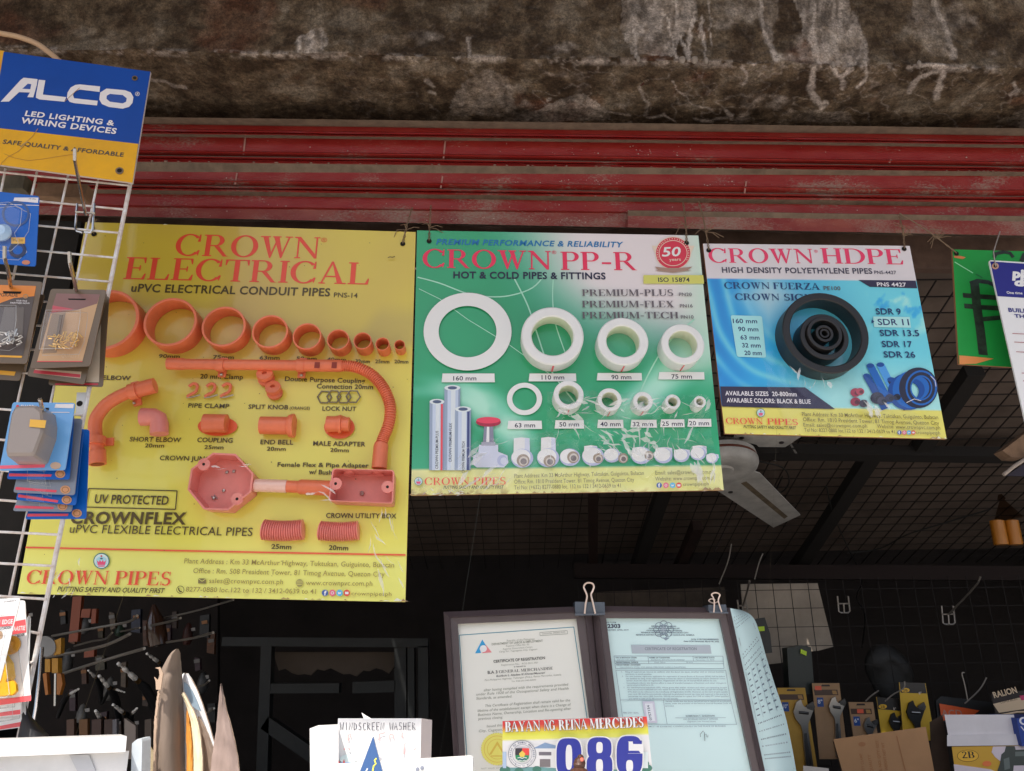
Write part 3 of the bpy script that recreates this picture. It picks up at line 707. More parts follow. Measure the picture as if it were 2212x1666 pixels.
# straight conduit, coupling and flexible hose
lf = .022
G().tube(tp(P1, [(362, 786), (366, 786), (395, 786.8), (402, 787), (640, 789.5)], lf), [12.6 * PXM, 13 * PXM, 13 * PXM, 11.6 * PXM, 11.6 * PXM], m_or, 18).obj('conduit', r1, smooth=True)
G().tube(tp(P1, [(640, 789.5), (644, 789.5), (736, 790.5), (739, 790.5)], lf), [12 * PXM, 13.4 * PXM, 13.4 * PXM, 12 * PXM], m_or, 18).obj('coupling', r1, smooth=True)
ag = G(); 
for x in (685, 722): 
    p = P1.at((x, 789), lf + 13.5 * PXM); ag.box(p, P1.u * .004, P1.v * .005, P1.n * .0006, mat('orange_dark', rgb=(120, 40, 25), rough=.6))
ag.obj('coupling_slot', r1)
hp = sm([(738, 790.5), (757, 791), (778, 796.5), (799, 807), (815.5, 821.5), (828, 838), (838, 859), (843, 880), (842, 905), (836, 928), (828, 946), (823, 962)], 14)
hp3 = tp(P1, [(v.x, v.y) for v in [Vector((p[0], p[1], 0)) for p in hp]], lf)
hp4 = []
for i in range(len(hp3) - 1): hp4 += [hp3[i], hp3[i].lerp(hp3[i + 1], .5)]
G().tube(hp4, [(12.8 if (i // 3) % 2 else 9.8) * PXM for i in range(len(hp4))], m_or, 18).obj('flexible_hose', r1, smooth=True)
G().tube(tp(P1, [(824, 958), (823, 964), (819, 1012)], lf), [14 * PXM, 15.5 * PXM, 16 * PXM], m_or, 18).obj('hose_adapter', r1, smooth=True)
G().tube(tp(P1, [(545, 1048), (600, 1050), (646, 1052)], lf), 12.5 * PXM, m_or, 18).obj('conduit', r1, smooth=True)
G().tube(tp(P1, [(644, 1052), (650, 1052), (715, 1055)], lf), [13 * PXM, 15.5 * PXM, 15.8 * PXM], m_or, 18).obj('hose_adapter', r1, smooth=True)
m_tape = mat('clear_tape', rgb=(226, 166, 152), rough=.2, coat=.5, bump=.8, bscale=50)
G().tube(tp(P1, [(551, 1048.5), (620, 1051)], lf), 13.6 * PXM, m_tape, 18).obj('tape_wrap', r1, smooth=True)
def clampband(name, px, ax, rr, wpx):
    p = P1.at(px, lf); d = (P1.u * ax[0] - P1.v * ax[1]).normalized(); e = P1.n.cross(d)
    g = G().tube([p - d * wpx * PXM, p + d * wpx * PXM], rr * PXM, m_or, 18)
    g.box(p - P1.n * .012 - e * 0, d * wpx * PXM, e * rr * 1.55 * PXM, P1.n * .0025, m_or)
    s_ = p - P1.n * .008 - UP * rr * 1.25 * PXM
    g.ball(s_, .0028, m_steel, 8)
    g.obj(name, r1, smooth=True)
clampband('pipe_saddle', (477, 789), (1, .02), 14, 8)
clampband('pipe_saddle', (650, 790), (1, .02), 14.5, 8)
# long elbow at the left
ep = sm([(211, 1003), (210, 975), (206, 940), (206, 912), (214, 893), (234, 871), (268, 852), (300, 842), (335, 833)], 8)
e3 = tp(P1, [(p[0], p[1]) for p in ep], .020); k_ = len(e3)
G().tube(e3, [(16.5 if (i < 9 or i > k_ - 14) else 13.5) * PXM for i in range(k_)], m_or, 20).obj('long_elbow', r1, smooth=True)
G().lathe(e3[0] - UP * .0004, (e3[0] - e3[1]), [(13 * PXM, 0), (.0001, .0002)], mat('orange_dark', rgb=(120, 40, 25)), 18).obj('elbow_mouth', r1)
clampband('pipe_saddle', (209, 952), (.1, 1), 17.5, 8)
clampband('pipe_saddle', (288, 846), (1, -.3), 17.5, 8)
# small fittings
m_ods = mat('orange_dark', rgb=(120, 40, 25))
for x in (410, 448, 482):
    pts = sm([(x - 2, 835), (x + 8, 829), (x + 16, 833), (x + 13, 846), (x + 2, 852), (x - 6, 857)], 4)
    G().tube(tp(P1, [(p[0], p[1]) for p in pts], .006), 3.4 * PXM, m_or, 8).tube(tp(P1, [(x - 7, 859), (x + 6, 858), (x + 22, 853)], .005), 1.8 * PXM, m_steel, 6).obj('pipe_clip', r1, smooth=True)
for c_, r_ in (((577, 824), 18), ((595, 853), 17)):
    p = P1.at(c_, .001); n = (P1.n * 1.0 + P1.v * .35).normalized(); g = G()
    rr = r_ * PXM
    g.lathe(p, n, [(rr * .9, 0), (rr, .006), (rr * .72, .009), (rr * .72, .013), (rr, .016), (rr * .95, .022), (rr * .3, .023), (rr * .25, .018), (.0002, .018)], m_or, 20).obj('split_knob', r1, smooth=True)
for i, x in enumerate((701, 721, 743, 763)):
    z = .002 + .001 * i; c3 = P1.at((x, 858 - (i % 2)), z); rr = 15 * PXM
    G().tube([c3 + (P1.u * math.cos(t * math.pi / 3) + P1.v * math.sin(t * math.pi / 3)) * rr for t in range(6)], 1.9 * PXM, mat('grey_nut', rgb=(118, 112, 92), rough=.4, metal=.5), 6, closed=True).obj('lock_nut', r1)
g = G()
sp = tp(P1, [(306, 901), (312, 901), (332, 901), (341, 906), (344, 916), (344, 938)], .016)
g.tube(sp, [19 * PXM, 19 * PXM, 18.5 * PXM, 19 * PXM, 18.5 * PXM, 18.5 * PXM], m_pk, 20); g.obj('short_elbow', r1, smooth=True)
G().lathe(sp[0] - (sp[1] - sp[0]).normalized() * .0003, (sp[0] - sp[1]), [(16 * PXM, 0), (.0001, .0002)], m_ods, 18).obj('elbow_mouth', r1)
G().tube(tp(P1, [(441, 914), (490, 915)], .015), 19.5 * PXM, m_or, 20).obj('pipe_coupling', r1, smooth=True)
G().tube(tp(P1, [(563, 919), (622, 920), (624, 920), (632, 920), (636, 920)], .015), [19 * PXM, 19 * PXM, 23 * PXM, 26 * PXM, 25 * PXM], m_or, 20).obj('end_bell', r1, smooth=True)
G().tube(tp(P1, [(706, 916), (731, 916.5), (731.5, 916.5), (738, 916.6), (738.5, 916.6), (755, 917)], .015), [17 * PXM, 17 * PXM, 19.5 * PXM, 19.5 * PXM, 15 * PXM, 15 * PXM], m_or, 18).obj('male_adapter', r1, smooth=True)
for x0, x1, y, rr in ((567, 656, 1146, 21), (689, 775, 1148, 20)):
    n = 72
    P = tp(P1, [(x0 + (x1 - x0) * i / n, y + 3 * math.sin(i / n * 3.14) - 2) for i in range(n + 1)], .012)
    G().tube(P, [(rr if (i // 2) % 2 else rr * .78) * PXM for i in range(n + 1)], m_pk, 20).obj('corrugated_sample', r1, smooth=True)
# octagonal junction box and utility box: open fronts
def openbox(name, front, L, wall, m, mi, sc_in=.93, tabs=()):
    f3 = [P1.at(p, L) for p in front]; k = len(f3); cen = sum(f3, Vector()) / k
    b3 = [p - P1.n * (L - .001) + (cen - p) * .03 for p in f3]
    i3 = [cen + (p - cen) * sc_in for p in f3]; ib = [cen + (p - cen) * (sc_in - .03) - P1.n * (L - .004) for p in f3]
    g = G()
    for i in range(k):
        j = (i + 1) % k
        g.add([f3[i], f3[j], b3[j], b3[i]], [[3, 2, 1, 0]], m)
        g.add([f3[i], f3[j], i3[j], i3[i]], [[0, 1, 2, 3]], m)
        g.add([i3[i], i3[j], ib[j], ib[i]], [[0, 1, 2, 3]], mi)
    g.poly(ib, mi)
    o = g.obj(name, r1)
    for tpx in tabs:
        p = P1.at(tpx, L - .001)
        t_ = G().lathe(p, P1.n, [(.0095, -.006), (.0095, 0), (.0022, .0002)], m, 16).lathe(p, P1.n, [(.0024, .0003), (.0001, .0003)], m_hole, 8)
        t_.obj('screw_lug', o)
    return o
oc = [(460, 978), (509, 980.5), (547.5, 1023), (542.5, 1063), (492.5, 1103), (440, 1100.5), (405, 1058), (412.5, 1013)]
o_ = openbox('junction_box', oc, .036, .003, m_pk, m_pk, .94, tabs=((440, 1003), (512, 1078)))
for x, y in ((461, 1076), (483, 1060), (490, 1020), (505, 1018)): G().ball(P1.at((x, y), .006), .0028, m_steel, 8, (1, .6, 1)).obj('screw', o_)
for x, y in ((457, 1072), (463, 1070)): G().tube(tp(P1, [(x, y), (x + 6, y + 8)], .006), .0012, m_steel, 6).obj('screw', o_)
def rrect(c, r=6, n=4):
    o = []
    for i in range(4):
        p, a0, b0 = Vector(c[i]), Vector(c[i - 1]), Vector(c[(i + 1) % 4])
        d0 = (a0 - p).normalized() * r; d1 = (b0 - p).normalized() * r
        for k in range(n + 1):
            t = k / n; o.append(tuple((p + d0) * (1 - t) ** 2 + p * 2 * t * (1 - t) + (p + d1) * t * t))
    return o
ub = openbox('utility_box', rrect([(718, 1012), (852, 1015.5), (849, 1088), (709, 1082)], 7), .040, .003, m_pk, m_pk, .955, tabs=((725, 1045), (837, 1052)))
for x in (754, 816):
    G().lathe(P1.at((x, 1024), .02), P1.v, [(.0105, -.002), (.0085, 0), (.0085, .004)], m_pk, 16).obj('knockout', ub)
G().ball(P1.at((782, 1066), .006), .004, m_steel, 8).obj('screw', ub)
tie(P1, r1, (870, 527), (891, 449), 4)
tie(P1, r1, (203, 506), (207, 446), 3)

# ------------------------------------------------------------------ 2: green board with white rings
def c_grn(x, y):
    g1, g2, w_, teal = (6, 132, 82), (18, 148, 96), (206, 196, 196), (120, 190, 165)
    c = mixc(g1, g2, .5 + .5 * fb(x * .004, y * .004, 1, 2))
    k = sstep(1010, 1260, x - (y - 500) * .35) * (1 - sstep(600, 800, y + (1300 - x) * .28))
    c = mixc(c, w_, max(0, min(1, k)))
    k2 = sstep(1440, 1530, x) * (1 - sstep(720, 900, y)); c = mixc(c, (168, 205, 180), .7 * k2)
    d = abs((x - 1010) * .8 - (y - 850)) ; c = mixc(c, (200, 225, 212), .75 * (1 - sstep(10, 80, d)) * sstep(800, 850, y) * (1 - sstep(1120, 1180, x)))
    d = abs((x - 1490) + (y - 770) * 1.1); c = mixc(c, (190, 220, 205), .8 * (1 - sstep(5, 90, d)) * sstep(700, 800, y) * (1 - sstep(860, 960, y)))
    d = abs(y - 845 - (x - 900) * .04); c = mixc(c, teal, .45 * (1 - sstep(0, 22, d)) * sstep(880, 900, x) * (1 - sstep(1000, 1040, x)))
    k3 = sstep(930, 1010, y); c = mixc(c, (52, 160, 122), .6 * k3)
    c = mixc(c, (60, 165, 130), .4 * sstep(.2, .7, fb(x * .01, y * .012, 9, 3)) * sstep(780, 850, y))
    yb = 1017 - (x - 889) * .0172
    if y > yb: 
        c = mixc((208, 204, 112), (214, 210, 150), .5 + .5 * fb(x * .01, y * .02, 4, 2))
        c = mixc(c, (130, 110, 60), .6 * sstep(1050, 1070, y + 8 * fb(x * .05, 1, 1, 3)) * sstep(.1, .4, fb(x * .05, y * .05, 2, 3)))
    return A3(c)
P2, r2 = board('green_sign_board', 'green and white advertising board with white pipe rings, hung between the yellow and blue boards', 'sign', [(901, 498), (1508.5, 509), (1563.5, 1059), (888, 1070.5)], c_grn, nu=150, nv=120)
a = Art(P2); CRM = ink((206, 42, 78)); BLU = ink((22, 104, 158)); NVY = ink((26, 22, 52)); SGR = ink((92, 84, 88)); LT = ink((150, 200, 176)); WHT = ink((212, 206, 204))
a.line(sm([(902, 599), (950, 612), (1008, 634), (1050, 641), (1100, 639), (1150, 622), (1180, 590)], 5), 3, LT)
a.line([(905, 624), (950, 646), (1010, 690), (1100, 745), (1180, 803), (1250, 850)], 1.6, LT)
a.line(sm([(1110, 600), (1140, 660), (1160, 720), (1190, 800), (1250, 880)], 5), 3, LT)
a.line(sm([(1195, 600), (1194, 650), (1200, 700), (1220, 760)], 5), 2.4, LT)
a.line(sm([(1500, 690), (1440, 745), (1400, 810), (1370, 880)], 5), 3, LT)
a.text('PREMIUM PERFORMANCE & RELIABILITY', (942, 528), (1347, 534.5), 11.5, BLU, bold=.022, shear=.2, space=1.08)
a.serif('CROWN', (912, 578), (1190, 582.5), 40, CRM); a.text('®', (1192, 549), (1202, 549), 7, CRM, bold=0)
a.serif('PP-R', (1212, 583), (1376.5, 584), 39, CRM)
a.text('HOT & COLD PIPES & FITTINGS', (979, 601), (1308.5, 603.5), 14, NVY, bold=.026, space=1.06)
# anniversary badge
bx, by = 1454, 550
CR = ink((205, 188, 170)); TN = ink((150, 120, 105))
a.poly([(1408, 531), (1424, 570), (1440, 580), (1468, 580), (1484, 570), (1500, 531)], CR)
a.ell((bx, by - 3), 39, 36, CR).ell((bx, by - 3), 37, 34, ink((190, 45, 65))).ring((bx, by - 3), 31, 28, 29.6, 26.6, CR, 36)
a.text('50', (1430, 554), (1472, 553), 19, ink((226, 214, 205)), bold=.02, shear=.2)
a.text('years', (1446, 564), (1471, 563), 6, CR)
for k in range(26):
    t = R(200 + k * 5.6) if k < 13 else R(-20 + (k - 13) * -11) 
    t = R(205 - k * 9.3); x, y = bx + 33.8 * math.cos(t), by - 3 - 31 * math.sin(t)
    a.ell((x, y), 1.3, 1.3, CR, 5)
a.poly([(1414, 576), (1422, 583), (1414, 584), (1440, 587), (1454, 589), (1468, 587), (1494, 584), (1486, 583), (1496, 576), (1470, 579), (1438, 579)][::-1], TN)
a.poly([(1390, 594.5), (1390, 613), (1521, 613), (1519, 594.5)], ink((190, 188, 92)))
a.text('ISO 15874', (1422, 609), (1490, 609), 9, NVY, bold=.018)
for s_, y, x2, pn, px in (('PREMIUM-PLUS', 639.3, 1455, 'PN20', 1467), ('PREMIUM-FLEX', 664, 1457, 'PN16', 1469), ('PREMIUM-TECH', 688, 1466, 'PN10', 1471)):
    a.serif(s_, (1257.5, y), (x2, y), 14, SGR, T=.2); a.text(pn, (px, y + .3), (px + 27.5, y + .3), 7, SGR)
def pill(x0, y0, x1, y1):
    z = a.nz(); n = 10
    a.poly([(x0, y0), (x0 - 2, y1), (x1 + 1, y1 - (x1 - x0) * .0), (x1, y0)], WHT)
for s_, x0, y0, x1, y1, tx, ty, tx2 in (('160 mm', 956, 807, 1068, 826, 979, 822, 1029), ('110 mm', 1144, 807, 1244, 824, 1170, 820, 1219), ('90 mm', 1291, 806, 1386, 822, 1321, 819.5, 1364), ('75 mm', 1424, 804, 1521, 820, 1451, 818, 1495), ('63 mm', 1098, 909, 1170, 927, 1112, 923.5, 1156), ('50 mm', 1200, 908, 1261, 926, 1208.5, 921.5, 1251), ('40 mm', 1292, 907, 1346, 925, 1297, 921, 1341), ('32 mm', 1364, 907, 1418, 924, 1367, 921, 1411), ('25 mm', 1428, 906, 1478, 923, 1430, 920, 1475), ('20 mm', 1487, 905, 1536, 922, 1489, 919, 1532)):
    pill(x0, y0, x1, y1); a.text(s_, (tx, ty), (tx2, ty - .3), 9, NVY, bold=.016)
a.ring((1010, 716.5), 95, 84, 62.5, 55.5, WHT, 60)
a.ring((1133, 862), 38, 35, 26.5, 24.5, WHT, 40)
# three printed pipes
for x0, x1, top, st, txt, tx, ty0, ty1 in ((1628 / 4 + 553, 1765 / 4 + 553, 838, None, 'CROWN PREMIUM-FLEX', 975.5, 998, 914), (928, 960, 868, (214, 70, 80), 'CROWN PREMIUM-PLUS', 946.5, 1013, 931), (983, 1017.5, 884, (50, 60, 110), 'CROWN PREMIUM-TECH', 1003.5, 1022, 954)):
    w_ = x1 - x0
    for u0, u1, cc in ((0, .2, (136, 150, 172)), (.2, .42, (176, 188, 206)), (.42, .7, (194, 202, 216)), (.7, .88, (168, 180, 200)), (.88, 1, (122, 136, 160))):
        a.poly([(x0 + w_ * u0, top), (x0 + w_ * u0 - 1, 1016), (x0 + w_ * u1 - 1, 1016), (x0 + w_ * u1, top)], ink(cc))
    a.ell((x0 + w_ / 2, top), w_ / 2, 6, ink((196, 204, 216))).ell((x0 + w_ / 2, top), w_ / 3.4, 3.6, ink((70, 84, 112)))
    if st: a.poly([(x0 + w_ * .76, top + 5), (x0 + w_ * .76 - 1, 1016), (x0 + w_ * .9 - 1, 1016), (x0 + w_ * .9, top + 5)], ink(st))
    a.text(txt, (tx, ty0), (tx + .5, ty1), 6, ink((60, 66, 84)), bold=.01)
# printed valve and fittings
FT, FT2, FT3, GD = ink((186, 190, 212)), ink((160, 166, 194)), ink((208, 208, 222)), ink((140, 126, 112))
a.poly([(1035, 961), (1033, 978), (1022, 985), (1021, 1003), (1030, 1010), (1088, 1010), (1098, 1000), (1096, 984), (1076, 976), (1076, 961)], FT).ell((1085, 995), 11, 12, FT2).ell((1088, 996), 7, 8, FT)
a.poly([(1046, 921), (1043, 958), (1067, 958), (1065, 921)], ink((120, 120, 138))).poly([(1052, 921), (1050, 958), (1057, 958), (1057, 921)], ink((206, 206, 214))).poly([(1040, 955), (1040, 963), (1070, 963), (1070, 955)], ink((150, 150, 165)))
a.ell((1055, 912), 27, 10, ink((150, 34, 60))).ell((1055, 908), 26, 7, ink((205, 58, 84)))
def fitting(cx, cy, r, neck=None, metal=None):
    if neck: x0, x1, y0 = neck; a.poly([(x0, y0 + 2), (x0 - 1, cy), (x1 + 1, cy), (x1, y0 + 2), ((x0 + x1) / 2, y0)], FT3).poly([(x0 + (x1 - x0) * .7, y0 + 2), (x0 + (x1 - x0) * .7, cy), (x1 + 1, cy), (x1, y0 + 2)], FT)
    a.ell((cx, cy), r, r * .86, FT2, 20).ell((cx - r * .1, cy - r * .1), r * .86, r * .72, FT3, 20)
    if metal: mx, my, mr = metal; a.ell((mx, my), mr, mr, GD, 16).ell((mx + 1, my + 1), mr * .72, mr * .72, ink((186, 178, 170)), 14).ell((mx + 1, my + 2), mr * .5, mr * .5, ink((112, 104, 104)), 12)
fitting(1128, 990, 24, (1110, 1144, 945), (1130, 995, 14)); fitting(1184, 989, 24, (1169, 1200, 944), (1187, 996, 13)); fitting(1231, 988, 22, None, (1238, 988, 13)); fitting(1281, 986, 24, (1262, 1290, 962), (1292, 990, 11))
fitting(1322, 984, 18, None, (1346, 990, 11)); fitting(1385, 984, 22, (1366, 1390, 966), (1402, 984, 10)); fitting(1433, 984, 20, (1416, 1452, 966)); fitting(1472, 984, 17, (1456, 1490, 970)); fitting(1508, 980, 17, (1496, 1526, 962)); fitting(1538, 990, 13, (1526, 1552, 980))
badge(a, (904, 1040), 9)
CRP = ink((206, 76, 60))
a.serif('CROWN', (917, 1048), (1013, 1047.5), 16, CRP); a.serif('PIPES', (1023, 1047.5), (1093, 1047), 16, CRP)
a.text('PUTTING SAFETY AND QUALITY FIRST', (923, 1056), (1088, 1055.5), 6.5, ink((70, 72, 66)), bold=.02, shear=.2)
G2 = ink((112, 104, 74))
for s_, x, y, x2, y2, h in (('Plant Address: Km 33 McArthur Highway, Tuktukan, Guiguinto, Bulacan', 1111, 1032.5, 1391, 1026, 8.5), ('Office: Rm. 1810 President Tower, 81 Timog Avenue, Quezon City', 1111, 1045, 1370, 1040.5, 8.5), ('Tel No: (+632) 8277-0880 loc. 112 to 132 / 3412-0639 to 41', 1111, 1057.5, 1341, 1053, 8.5), ('Email: sales@crownpvc.com.ph', 1416, 1025.5, 1542, 1023, 8), ('Website: www.crownpvc.com.ph', 1416, 1038.5, 1545, 1036, 8), ('crownpipesph', 1476, 1050, 1531, 1048.5, 7)):
    a.text(s_, (x, y), (x2, y2), h, G2, bold=.006)
socials(a, (1424, 1438.5, 1453, 1466.5), 1048.5, 6)
a.g.obj('printed_lettering', r2)
mk = ink((216, 70, 80)); m_wi = mat('white_ppr_bore', rgb=(206, 206, 186), rough=.5)
for c_, rx, ki, L in (((1193.7, 725), 67.5, .67, .033), ((1346, 737), 55, .65, .034), ((1475.5, 743), 46.5, .66, .034), ((1228.5, 853), 32.5, .66, .032), ((1317, 863.5), 26, .65, .030), ((1389, 867), 21.5, .56, .028), ((1453.5, 868), 16.5, .6, .028), ((1512, 868), 13, .6, .028)):
    pipe_ring(P2, r2, c_, rx, ki, L, m_wpp, minner=m_wi, mark=mk if rx > 20 else None)
tie(P2, r2, (927, 521), (931, 445), 5); tie(P2, r2, (1483, 525), (1475, 438), 6)
# torn plastic wrap over the lower part
m_film = film('cling_film', .045, .12, 30, rough=.10)
m_film2 = film('loose_film', .07, .05, 10, rough=.22)
def wrap(bd, root, pts, amp, sc1, seed, n=70, lift=.036, name='plastic_wrap', m=None, tilt=0.0, jag=10):
    def fn(u, v):
        jx = jag * fb(v * 6, seed, 3, 3) * (1 if u in (0, 1) else 0); jy = jag * fb(u * 7, seed, 5, 3) * (1 if v == 1 else 0)
        p = bd.at((pts[3][0] * (1 - u) * (1 - v) + pts[2][0] * u * (1 - v) + pts[1][0] * u * v + pts[0][0] * (1 - u) * v + jx, pts[3][1] * (1 - u) * (1 - v) + pts[2][1] * u * (1 - v) + pts[1][1] * u * v + pts[0][1] * (1 - u) * v + jy), lift)
        w = .5 * noise.noise(Vector((p.x * sc1, p.z * sc1, seed + 4)))
        x, y = p.x * sc1 + w, p.z * sc1 * .8 + w
        k = abs(noise.noise(Vector((x, y, seed)))); k2 = abs(noise.noise(Vector((x * 2.1 + y, y * 2.2 - x * .4, seed + 9)))); k3 = abs(noise.noise(Vector((x * 4.3 - y, y * 3.8, seed + 3))))
        return p - bd.n * amp * (1.0 * k + .55 * k2 + .3 * k3) + bd.n * tilt * (1 - v) ** 1.4
    return G().grid(fn, n, n, m or m_film).obj(name, root, smooth=False)
wrap(P2, r2, [(1180, 842), (1530, 850), (1562, 1058), (1190, 1064)], .022, 13, 3, 150, lift=.042)
wrap(P2, r2, [(1030, 950), (1190, 930), (1195, 1064), (890, 1069)], .012, 10, 13, 90, lift=.014, tilt=.008)
# ------------------------------------------------------------------ 3: blue board with black rings
def c_blu(x, y):
    yb = 601 + (x - 1525) * .012
    if y < yb: return A3(mixc((206, 198, 200), (192, 186, 188), .5 + .5 * fb(x * .01, y * .02, 3, 3)))
    yy = 878 + (x - 1560) * .0215
    if y > yy: return A3(mixc((222, 198, 84), (214, 200, 100), .5 + .5 * fb(x * .01, y * .02, 3, 3)))
    c = mixc((30, 150, 205), (96, 190, 216), sstep(1600, 1880, x))
    r = math.hypot(x - 1800, y - 560)
    s = .5 + .5 * math.sin(r * .16 + 3 * fb(x * .004, y * .004, 2, 2))
    band = sstep(170, 250, r) * (1 - sstep(340, 400, r)) * (1 - sstep(1640, 1780, x))
    c = mixc(c, (10, 118, 190), .85 * (1 - sstep(1540, 1660, x)) * (1 - .6 * band * s)); c = mixc(c, (150, 214, 228), .5 * band * s ** 3)
    w_ = fb(x * .014, y * .016, 6, 5); c = mixc(c, (176, 220, 232), .8 * sstep(.05, .5, w_) * sstep(1840, 1920, x) * (1 - sstep(690, 740, y)))
    c = mixc(c, (20, 140, 206), .7 * sstep(.3, .6, fb(x * .02, y * .022, 66, 4)) * sstep(1840, 1900, x) * (1 - sstep(700, 720, y)))
    k = sstep(750, 860, y) * sstep(1640, 1800, x); c = mixc(c, (168, 214, 224), .75 * k)
    k = sstep(760, 830, y) * (1 - sstep(1560, 1640, x)); c = mixc(c, (14, 130, 200), .7 * k)
    c = mixc(c, (205, 205, 200), .7 * (1 - sstep(0, 120, abs(x - 1660) + abs(y - 640))))
    return A3(c)
P3, r3 = board('blue_sign_board', 'small blue and white advertising board with black pipe rings nested in its middle', 'sign', [(1518.5, 526.5), (1965, 531.5), (2045, 948.5), (1566, 936.8)], c_blu, nu=140, nv=120, d=.026)
a = Art(P3); CR3 = ink((210, 54, 92)); DG = ink((62, 58, 74)); NV = ink((28, 58, 104)); BK = ink((44, 38, 62)); W3 = ink((206, 202, 206))
a.serif('CROWN', (1532, 567.5), (1758, 569), 31, CR3); a.text('®', (1759, 546), (1767, 546), 6, CR3, bold=0); a.serif('HDPE', (1776, 569), (1953, 571.5), 32.5, CR3)
a.text('HIGH DENSITY POLYETHYLENE PIPES', (1560, 589), (1885, 591.5), 11.5, DG, bold=.024, space=1.07); a.text('PNS-4427', (1889, 592), (1936.5, 592.5), 7, DG)
a.poly([(1854, 605), (1879, 620), (1981.5, 623), (1978, 606.5)], BK); a.text('PNS 4427', (1895, 618.5), (1958, 619.3), 8, W3, bold=.02)
a.serif('CROWN', (1565, 623.5), (1663, 624.5), 14, NV, T=.2); a.serif('FUERZA', (1671, 624.5), (1772, 626), 14, NV, T=.2); a.text('PE100', (1780, 626.5), (1816, 627), 8, SGR)
a.serif('CROWN', (1588.5, 648), (1684, 649), 14, NV, T=.2); a.serif('SIGMA', (1694, 649), (1782, 650), 14, NV, T=.2)
a.poly(rrect([(1578, 681), (1646, 683), (1655, 773), (1592, 771)], 5), ink((150, 204, 226)))
for s_, x, y, x2 in (('160 mm', 1583.5, 698, 1636), ('90 mm', 1595, 715.5, 1638.5), ('63 mm', 1600, 733.5, 1641), ('32 mm', 1603.5, 750.5, 1643.5), ('20 mm', 1608.5, 767, 1646)): a.text(s_, (x, y), (x2, y + .4), 9, ink((24, 44, 92)), bold=.02)
a.poly([(1886, 684), (1888, 707), (1968, 708), (1965, 685)], ink((160, 210, 226))).poly([(1883, 690), (1883, 699), (1889, 695)], NV)
for s_, x, y, x2 in (('SDR 9', 1893, 679, 1947), ('SDR 11', 1897, 702, 1964.5), ('SDR 13.5', 1901.5, 725.5, 1986.5), ('SDR 17', 1906, 749.5, 1971.5), ('SDR 26', 1910, 772, 1978)): a.text(s_, (x, y), (x2, y + .6), 12.5, ink((28, 44, 92)), bold=.018)
a.poly([(1556, 835), (1560, 878.5), (1804, 884), (1739, 837)], BK)
a.text('AVAILABLE SIZES  20-800mm', (1567, 854), (1721.5, 856.3), 9, W3, bold=.022, space=1.05); a.text('AVAILABLE COLORS: BLACK & BLUE', (1570, 869), (1751.5, 872.3), 9, W3, bold=.022, space=1.05)
# printed picture of coils and fittings
B1, B2, B3, BD = ink((28, 92, 170)), ink((18, 66, 138)), ink((70, 140, 205)), ink((34, 34, 54))
for x0, y0, x1, y1, w_, cc in ((1880, 790, 1922, 872, 17, B1), (1902, 788, 1945, 874, 17, B3), (1872, 812, 1912, 884, 16, B2), (1925, 820, 1960, 884, 18, BD)):
    a.line([(x0, y0), (x1, y1)], w_, cc); a.ell((x0, y0), w_ * .48, 5, B2, 12)
for cx, cy, rx, ry, kk, cc in ((1962, 846, 44, 40, .52, B2), (1972, 842, 44, 41, .58, B1), (1984, 838, 42, 44, .56, BD), (1990, 838, 34, 38, .62, B1), (1990, 838, 30, 34, .8, BD)):
    a.ring((cx, cy), rx, ry, rx * kk, ry * kk, cc, 30)
a.line([(1958, 870), (1975, 862), (1990, 866)], 1.2, W3); a.line([(2010, 812), (2020, 822), (2022, 835)], 1.2, W3)
for x, y, r_, cc in ((1848, 848, 11, (150, 52, 72)), (1858, 846, 9, (170, 70, 86)), (1848, 868, 11, (140, 44, 64)), (1866, 872, 10, (60, 50, 62)), (1895, 860, 15, (48, 46, 62)), (1906, 866, 11, (64, 62, 80)), (1922, 860, 10, (46, 48, 74)), (1938, 858, 8, (36, 36, 52))):
    a.ell((x, y), r_, r_ * .85, ink(cc), 16); a.ell((x + r_ * .3, y + r_ * .1), r_ * .5, r_ * .45, ink(tuple(int(v * .6) for v in cc)), 10)
badge(a, (1643.5, 892), 9)
a.serif('CROWN', (1568.5, 915.5), (1648, 917), 13, CRP); a.serif('PIPES', (1658, 917), (1724.5, 918.5), 13, CRP)
a.text('PUTTING SAFETY AND QUALITY FIRST', (1576, 924), (1720, 927.5), 6, ink((60, 50, 30)), bold=.02, shear=.2)
G3 = ink((108, 92, 40))
for s_, x, y, x2, y2, h in (('Plant Address: Km 33 McArthur Highway, Tuktukan, Guiguinto, Bulacan', 1733, 898.5, 2027, 905.5, 8), ('Office: Rm. 1810 President Tower, 81 Timog Avenue, Quezon City', 1735, 910, 2029, 918, 8), ('Email: sales@crownpvc.com.ph', 1736, 921.5, 1873.5, 924, 7.5), ('Website: www.crownpvc.com.ph', 1895, 924.5, 2031.5, 928, 7.5), ('Tel No: 8227-0880 loc.122 to 132 / 3412-0639 to 41', 1738, 932.5, 1933, 936.5, 7.5), ('crownpipesph', 1979, 937.5, 2031, 939, 7)):
    a.text(s_, (x, y), (x2, y2), h, G3, bold=.006)
socials(a, (1943, 1953.5, 1963.5, 1973), 934.5, 4.8)
a.g.obj('printed_lettering', r3)
m_bk = mat('black_hdpe', a=(.018, .016, .016), rough=.42, bump=.06, bscale=40)
for c_, rx, ki, L in (((1784, 718), 92.5, .825, .036), ((1781.5, 727), 52, .79, .034), ((1782, 720), 37.5, .80, .040), ((1781.5, 720), 19, .70, .038), ((1781.5, 720), 10.5, .6, .036)):
    pipe_ring(P3, r3, c_, rx, ki, L, m_bk)
wrap(P3, r3, [(1640, 760), (1800, 755), (2035, 940), (1700, 938)], .012, 7, 23, 80, lift=.014, tilt=.008)
